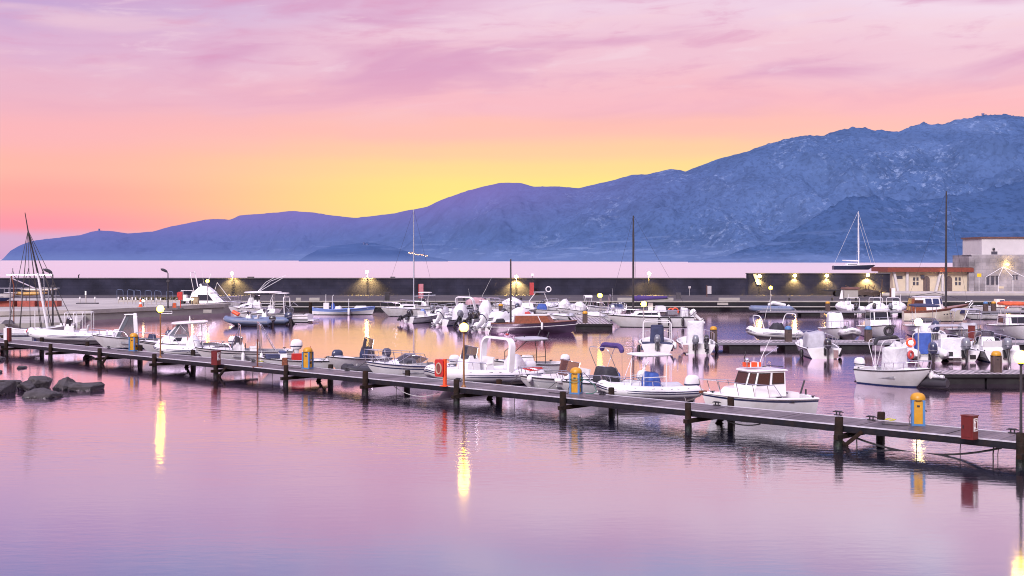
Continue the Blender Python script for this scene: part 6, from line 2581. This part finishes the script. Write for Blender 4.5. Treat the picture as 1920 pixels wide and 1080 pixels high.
hood_lamp('unlit dark street lamp with drooping head on the far left slipway', 99, 513, 104, .55)
hood_lamp('unlit dark street lamp with drooping head left of the red post', 315, 511, 127, QZ)
t = thing('signal_post', 'short dark hooded signal post on top of the breakwater wall', 'post', (dp(145, WY).x, WY + .5, zt + .1))
mb = MB()
mb.tube([(0, 0, 0), (0, 0, .35), (.12, 0, .5)], .09, 8)
mb.build('post', 'dark_metal', t)

# ------------------------------------------------------------------ things on the quay


def simple(name, label, cat, loc, parts, rz=0, group=None):
    t = thing(name, label, cat, loc, rz, group)
    for nm, m, boxes in parts:
        mb = MB()
        for bx in boxes:
            mb.box(*bx) if not isinstance(bx[0], str) else (mb.tube(bx[1], bx[2], 8))
        mb.build(nm, m, t, smooth=False)
    return t


q = lambda x, Y: Vector((dp(x, Y).x, Y, QZ))
simple('red_locker', 'pinkish red upright locker on the quay right of the pale mast', 'locker', q(790, 160), [('locker', mat('locker_pink', (.42, .16, .19), .6), [((0, 0, .95), (.55, .5, 1.9))]), ('side', 'red_canvas', [((-.32, 0, .95), (.08, .5, 1.88))])])
simple('dark_cabinet', 'dark cabinet with flat lid on the quay left of the pale mast', 'cabinet', q(726, 150.5), [('cabinet', 'dark_metal', [((0, 0, .5), (.55, .45, 1.0))]), ('lid', 'dark_metal', [((0, 0, 1.03), (.75, .6, .06))])])
simple('red_kiosk', 'red cabinet against the wall beside the bright lamp pool', 'cabinet', q(997, 173.5), [('cabinet', 'red_canvas', [((0, 0, .9), (.6, .7, 1.8))]), ('sign', 'sign_white', [((.1, -.1, 2.95), (.4, .06, .35))]), ('post', 'dark_metal', [((.1, 0, 2.3), (.05, .05, 1.3))])])
simple('notice_board', 'upright white panel board on the quay right of the yacht', 'panel', q(1330, 166), [('panel', 'wall_bare', [((0, 0, .95), (.55, .15, 1.1))]), ('post', 'roof_brown', [((-.34, 0, .8), (.1, .12, 1.6))])])
simple('signboard', 'small pale sign on a thin post before the wall', 'sign', q(1293, 171), [('panel', 'wall_bare', [((0, 0, 1.2), (.35, .05, .3))]), ('post', 'wall_bare', [((0, .05, .6), (.05, .05, 1.2))])])
simple('dark_post', 'dark stone bollard post on the quay ledge right of the yacht mast', 'bollard', q(1272, 158), [('post', 'concrete_dark', [((0, 0, .4), (.6, .6, .8))])])
simple('ledge_light', 'pale rectangular fender panel on the quay foot right of the yacht', 'panel', Vector((dp(1355, 146.5).x, 146.5, 0)), [('panel', 'concrete_light', [((0, -.05, .85), (1.3, .12, .28))])])
for i, (x, w) in enumerate([(590, 1.3), (1210, 7.0), (1367, 2.6), (915, .5), (560, .6)]):
    simple('concrete_block', ['short pale concrete block on the quay by the blue and white boat', 'long pale concrete kerb block behind the yacht boom', 'pale concrete kerb block below the upright white panel', 'small pale concrete block behind the crowd of covered boats', 'small pale block on the quay left of the fishing boat'][i], 'block', q(x, 151), [('block', 'concrete_light', [((0, 0, .17), (w, .5, .34))])])
for x in (870, 980 - 3, 1560, 1605, 1480):
    simple('bollard', 'short dark mooring bollard on the quay edge', 'bollard', q(x, 149.8), [('post', 'dark_metal', [('t', [(0, 0, 0), (0, 0, .35), (0, 0, .4)], [.14, .12, .18])])], 0, 'mooring bollards along the quay')

# boat trailer with nets, white hut, trailer
t = thing('boat_trailer', 'dark two wheeled trailer parked below the second high wall lamp', 'trailer', q(1559, 168), 0)
mb = MB()
mb.tube([(-1.6, 0, .9), (1.2, 0, .75)], .06, 6)
mb.tube([(-1.2, -.5, .8), (1.0, -.5, .75)], .05, 6)
mb.box((.3, 0, .85), (1.6, 1.0, .15))
mb.build('frame', 'dark_metal', t)
for y in (-.6, .6):
    mb = MB()
    mb.lathe([(.05, -.1), (.36, -.09), (.38, 0), (.36, .09), (.05, .1)], n=16)
    for v in mb.v:
        v.y, v.z = v.z + y, v.y + .38
        v.x += .7
    mb.build('wheel', 'rubber', t)
t = thing('white_hut', 'little pale hut with brown flat roof on the far quay', 'hut', q(1593, 158), 0)
mb = MB()
mb.box((0, 0, .62), (1.8, 1.6, 1.24))
mb.build('wall', 'concrete_light', t, smooth=False)
mb = MB()
mb.box((.1, 0, 1.38), (2.1, 1.9, .28), taper=.9)
mb.build('roof', 'roof_brown', t, smooth=False)
mb = MB()
mb.prism([(-1.5, -.6, 0), (-1.0, -.6, 0), (-1.1, -.6, 1.1), (-1.25, -.6, 1.1)], (0, .1, 0))
mb.build('board', 'sign_white', t, smooth=False)
t = thing('net_rack', 'tangled heap of dark spars and nets under the broad wall lamp', 'rack', q(1627, 166), 0)
mb = MB()
for i in range(16):
    a, z = rnd.uniform(-2.2, 2.2), rnd.uniform(.2, 1.3)
    mb.tube([(a, rnd.uniform(-.4, .4), z), (a + rnd.uniform(-1.5, 1.5), rnd.uniform(-.4, .4), z + rnd.uniform(-.3, .6))], .045, 5)
for x in (-1.6, -.4, .8, 1.9):
    mb.tube([(x, 0, 0), (x + .1, 0, 1.6 if x < 1.5 else 2.4)], .06, 6)
mb.build('spars', mat('spar_brown', (.10, .055, .03), .8, var=.3), t)
mb = MB()
mb.rings([(0, 0, .2, 1.9, .5), (0, 0, .6, 1.7, .55), (.1, 0, .95, 1.0, .35)], 18, 2.2, wob=.35)
mb.build('nets', mat('net', (.07, .05, .04), .95, var=.4, vs=12, bump=1, bs=14), t)
simple('white_bin', 'white upright box at the left corner of the cream building', 'box', q(1674, 165), [('box', 'sign_white', [((0, 0, .6), (.5, .5, 1.2))]), ('side', 'roof_brown', [((-.33, 0, .6), (.12, .4, 1.2))])])

# left quay: rails, planter, cone, red post, cart, trailer rack with kayaks
t = thing('planter', 'long low planter with olive hedge on the left quay', 'planter', (dp(285, 146).x, 146, QZ))
mb = MB()
mb.box((0, 0, .12), (8.0, .6, .24))
mb.build('box', 'concrete', t, smooth=False)
mb = MB()
for i in range(420):
    c = Vector((rnd.uniform(-3.9, 3.9), rnd.uniform(-.3, .3), rnd.uniform(.22, .62)))
    d1 = Vector((rnd.uniform(-1, 1), rnd.uniform(-1, 1), rnd.uniform(-.3, 1))).normalized() * .14
    d2 = d1.orthogonal().normalized() * .08
    mb.poly([c - d1, c + d2, c + d1, c - d2])
mb.build('hedge', mat('hedge_olive', (.10, .085, .03), .8, var=.4, vs=15), t, smooth=False)
for i, x in enumerate((225, 245, 258, 278, 296, 318)):
    Y = 152 - i * 1.6
    r_ = thing('bicycle_hoop', 'thin pale metal hoop standing in the row on the left quay', 'hoop', q(x, Y), R(-10), 'row of metal hoops on the left quay')
    mb = MB()
    mb.tube([(-.42, 0, 0), (-.42, 0, 1.25), (-.3, 0, 1.38), (.32, 0, 1.32), (.42, 0, 1.15), (.42, 0, 0)], .024, 6)
    mb.build('hoop', 'hypalon_blue', r_)
for x, Y in ((222, 141), (232, 140), (239, 139.6), (248, 139), (254, 138.6), (263, 138), (275, 138), (284, 138), (293, 137.6), (301, 137), (150, 141), (178, 141)):
    simple('bollard', 'slim white tipped bollard post on the left quay', 'bollard', q(x, Y), [('post', 'concrete', [('t', [(0, 0, 0), (0, 0, .75)], .06)]), ('tip', 'sign_white', [('t', [(0, 0, .5), (0, 0, .78)], .075)])], 0, 'slim bollards on the left quay')
t = thing('traffic_cone', 'orange and white traffic cone on the left quay', 'traffic cone', q(263.5, 131))
for z0, z1, r0, r1, m, nm in ((.04, .3, .19, .14, 'orange_plastic', 'base_band'), (.3, .52, .14, .10, 'sign_white', 'white_band'), (.52, .85, .10, .04, 'orange_plastic', 'tip')):
    mb = MB()
    mb.lathe([(r0, z0), (r1, z1)], n=14)
    mb.build(nm, m, t)
mb = MB()
mb.box((0, 0, .02), (.45, .45, .04))
mb.build('foot', 'orange_plastic', t, smooth=False)
t = thing('ground_lamp', 'small lit ground lamp beside the traffic cone', 'ground lamp', q(268.5, 133))
mb = MB()
mb.tube([(0, 0, 0), (0, 0, .5)], .05, 6)
mb.build('post', 'dark_metal', t)
mb = MB()
mb.sphere((0, 0, .6), .13, 10, 8)
mb.build('globe', 'globe_pale', t)
t = dup(t, q(360.5, 138), 0, 'small lit ground lamp in front of the white cart by the quay head')
simple('red_lifebuoy_post', 'red lifebuoy cabinet on a post near the quay head', 'lifebuoy station', q(338.5, 126), [('post', 'red_plastic', [((0, 0, .6), (.08, .08, 1.2))]), ('case', 'red_plastic', [((0, 0, 1.35), (.42, .25, .85)), ((-.28, .05, 1.45), (.16, .2, .5))]), ('foot', 'concrete_dark', [((0, 0, .05), (.5, .4, .1))])])
t = thing('utility_cart', 'small white utility cart with canopy frame on the quay head', 'cart', q(351, 140), 0)
mb = MB()
mb.box((0, 0, .5), (1.5, .9, .35))
mb.box((-.3, 0, .85), (.5, .8, .4), taper=.9)
mb.build('body', 'gelcoat', t, smooth=False)
mb = MB()
for x in (-.6, .7):
    mb.tube([(x, -.4, .6), (x, -.4, 1.55), (x, .4, 1.55), (x, .4, .6)], .03, 6)
mb.tube([(-.6, -.4, 1.55), (.7, -.4, 1.55)], .03, 6)
mb.build('frame', 'white_tube', t)
for x in (-.5, .55):
    for y in (-.45, .45):
        mb = MB()
        mb.tube([(x, y - .06, .22), (x, y + .06, .22)], .22, 14)
        mb.build('wheel', 'rubber', t)
simple('brown_bin', 'square brown bin at the back of the quay head', 'bin', q(366, 139), [('bin', mat('bin_brown', (.24, .19, .13), .7), [((0, 0, .4), (.8, .7, .8), 0, .95)]), ('lid', 'roof_brown', [((0, 0, .82), (.84, .74, .05))])])
simple('orange_float', 'orange brown bundle beside the red lifebuoy post on the quay', 'bundle', q(327, 129), [('bundle', 'orange_canvas', [((0, 0, .25), (.4, .4, .5), .3, .7)]), ('strap', 'rubber', [((0, 0, .3), (.42, .05, .3), .3)])])
simple('wall_plate', 'pale mooring plate fixed on the dark quay face right of the left lamp', 'plate', wp(390, 590, .3) , [('plate', 'concrete_light', [((0, -.2, .38), (.9, .1, .34))])])
simple('wall_frame', 'pale rail frame fixed on the dark quay face beside the left lamp', 'rail', Vector((dp(317, 128).x, 128 - 1.0, .55)), [('rail', 'white_tube', [('t', [(-.6, 0, 0), (.6, 0, 0)], .03), ('t', [(-.6, 0, .25), (.6, 0, .25)], .03), ('t', [(.6, 0, .0), (.6, 0, .25)], .03)])])

t = thing('boat_rack', 'red base rack carrying yellow brown kayaks on the left quay', 'rack', (dp(50, 132).x, 132, QZ))
mb = MB()
for x, w in ((-2.6, 2.2), (-.2, 1.9), (2.2, 2.0)):
    mb.box((x + .4, 0, .32), (w, 1.4, .62))
mb.build('base', mat('brick_red', (.30, .07, .05), .8, var=.2, vs=3), t, smooth=False)
mb = MB()
for x in (-2.2, -.3, 1.6, 3.0):
    for y in (-.6, .6):
        mb.tube([(x, y, 0), (x, y, 2.1)], .05, 6)
for z in (1.15, 2.0):
    for y in (-.6, .6):
        mb.tube([(-3.8, y, z), (3.4, y, z)], .045, 6)
mb.build('frame', 'stripe_grey', t)
for nm, lb, m, x, y, z, l in (('kayak', 'yellow brown kayak lying on the rack, front one', 'kayak_yellow', .2, -.35, 1.42, 4.6), ('kayak', 'pale kayak lying higher behind the yellow brown one', 'cream', 1.2, .3, 1.85, 4.2)):
    k = thing(nm, lb, 'kayak', t.location + Vector((x, y, z)))
    mb = MB()
    mb.tube([(-l / 2 + l * i / 12, 0, .10 * (abs(i - 6) / 6) ** 2) for i in range(13)], [.02 + .28 * math.sin(PI * i / 12) ** .7 for i in range(13)], 12, flat=1.0)
    for v in mb.v:
        v.z *= .75
    mb.build('hull', m, k)
    mb = MB()
    mb.rings([(0, 0, .20, .45, .2), (0, 0, .24, .42, .18)], 16, 2.2)
    mb.build('cockpit', 'rubber', k)
b = motor('white dinghy lying on the rack at the left picture edge', (dp(2, 131).x, 131, 0, 3.6), B=1.5, fs=.45, fb=.6, name='dinghy', cat='dinghy')
b.root.location.z = QZ + .95
# pipe frame with A-legs on the slipway
t = thing('pipe_gantry', 'grey pipe gantry on slanted legs at the far left slipway', 'gantry', (dp(55, 108).x, 108, .55))
s = 108 / F
mb = MB()
zb_ = zat(515.5, 108) - .55
mb.tube([((13 - 55) * s, 0, zb_), ((98 - 55) * s, 0, zb_)], .10, 10)
mb.build('beam', 'aluminium', t)
mb = MB()
for xp in (24, 53, 81):
    x = (xp - 55) * s
    mb.tube([(x - .12, 0, zb_), (x, 0, zb_ + .42), (x + .12, 0, zb_)], .035, 5)
    mb.tube([(x, 0, zb_ + .4), (x, 0, zb_ + .6)], .03, 5)
    mb.tube([(x + .05, 0, zb_ + .05), (x + .55, 0, zb_ - .8)], .035, 5)
    mb.tube([(x - .05, 0, zb_ + .05), (x - .4, 0, zb_ - .6)], .03, 5)
mb.build('bracket', 'dark_metal', t)
for xp, m in ((19, 'stripe_grey'), (26, 'rust'), (83, 'stripe_grey'), (91, 'stripe_grey')):
    x = (xp - 55) * s
    mb = MB()
    mb.tube([((21 - 55) * s if xp < 50 else (82 - 55) * s, 0, zb_), (x, 0, zb_ - 1.0), (x, 0, 0)], .055, 6)
    mb.build('leg', m, t)
mb = MB()
mb.tube([((22 - 55) * s, 0, zb_ - .3), ((70 - 55) * s, .1, zb_ - 1.3)], .05, 6)
mb.build('stay', 'aluminium', t)
simple('slip_kerb', 'low dark stone heap on the slipway at the foot of the gantry', 'kerb', Vector((dp(20, 107.5).x, 107.0, .55)), [('stone', 'concrete_dark', [((0, 0, .16), (1.1, .5, .32), 0, .5)])])
for x in (143, 186):
    pass
simple('traffic_island', 'low kerbed traffic island with small posts on the left quay', 'traffic island', q(164, 140), [('kerb', 'concrete_dark', [((0, 0, .06), (2.4, .8, .12))])])
simple('wall_sign', 'small pale upright sign on the traffic island', 'sign', q(161, 140.2), [('post', 'concrete', [('t', [(0, 0, 0), (0, 0, 1.3)], .06)]), ('panel', 'sign_white', [((0, -.08, 1.25), (.16, .05, .45))])])

# red cabinet on the mid pontoon
c_ = [o for o in bpy.data.objects if o.name.startswith('extinguisher_cabinet')][0]
c2 = dup(c_, dp(1822, 84.6, .5), R(150), 'tall bright red cabinet on the mid pontoon among the right boats', (1.1, 1.1, 1.5))
c2['group'] = 'red fire cabinets on pontoons'

# ------------------------------------------------------------------ rocks in the near left water


def rock(label, x, y, w, h, d, seed, rot=0.0, blocky=.35):
    """w, h in photo pixels at the waterline point x, y"""
    p = wp(x, y)
    s = p.y / F
    rr = random.Random(seed)
    bm = bmesh.new()
    for i in range(17 if blocky > .2 else 34):
        v = Vector((rr.gauss(0, 1), rr.gauss(0, 1), rr.gauss(.1, 1))).normalized()
        v = Vector([math.copysign(abs(a) ** .75, a) for a in v]) * rr.uniform(.82, 1.15)
        bm.verts.new(v)
    hull = bmesh.ops.convex_hull(bm, input=bm.verts)
    bmesh.ops.delete(bm, geom=[g for g in hull['geom_interior'] if isinstance(g, bmesh.types.BMVert)], context='VERTS')
    bmesh.ops.bevel(bm, geom=list(bm.edges), offset=.035, segments=1, affect='EDGES', profile=.6)
    bmesh.ops.triangulate(bm, faces=bm.faces)
    bmesh.ops.subdivide_edges(bm, edges=[e_ for e_ in bm.edges if e_.calc_length() > .12], cuts=3, use_grid_fill=True)
    for v in bm.verts:
        q_ = v.co.copy()
        f = 1 + .07 * noise.fractal(q_ * 2.3 + Vector((seed * 3, 0, 0)), .9, 2.1, 4)
        cr = abs(noise.noise(q_ * 1.7 + Vector((0, seed * 2.3, 5))))
        if cr < .05:
            f -= .07 * (1 - cr / .05)
        c = q_ * f
        if c.z < -.1:
            c.z = -.1 + (c.z + .1) * .4
        v.co = Vector((c.x * w * s / 2, c.y * d, c.z * h * s))
    me = bpy.data.meshes.new('boulder')
    bm.to_mesh(me)
    bm.free()
    me.materials.append(M['rock'])
    me.materials.append(M['rock_wet'])
    for pg in me.polygons:
        pg.material_index = 1 if pg.center.z < .07 + .04 * noise.noise(Vector(pg.center) * 3) else 0
    me.shade_smooth()
    me.set_sharp_from_angle(angle=R(24))
    o = bpy.data.objects.new('boulder', me)
    COL.objects.link(o)
    o.location = p
    o.rotation_euler.z = rot
    tag(o, label, 'rock', 'dark boulders in the near left water')


mat('rock_wet', (.018, .019, .02), .25, var=.4, vs=4, bump=.8, bs=9)
rock('smooth low boulder lying apart in front of the rock group', 77, 744, 76, 15, .8, 3, .05, .15)
rock('large dark upright boulder in the middle of the rock group', 72, 728, 48, 26, .8, 11)
rock('rounded smaller boulder at the left of the rock group', 52, 731, 34, 17, .7, 5)
rock('squarish dark boulder right of the tallest one', 122, 729, 46, 22, .8, 23)
rock('long flat boulder tapering to the right of the rock group', 160, 731, 70, 14, .8, 31, -.05)
rock('flat stone between the squarish and the tapering boulder', 142, 730, 40, 16, .6, 8)
rock('large smooth boulder cut by the left picture edge', -5, 738, 66, 26, 1.0, 14)
rock('long sloping boulder behind the left edge boulder', 18, 727, 54, 16, .9, 17)
rock('small lone stone in open water before the pier', 41, 690, 16, 4.5, .4, 2, 0, .2)
rock('dark stone high at the left picture edge', -2, 676, 20, 12, .6, 6)
rock('tiny stone at the left picture edge below the pier', -1, 699, 7, 5, .3, 9)
rock('half sunken dark stone under the left part of the pier', 166, 672, 22, 6, .4, 19)
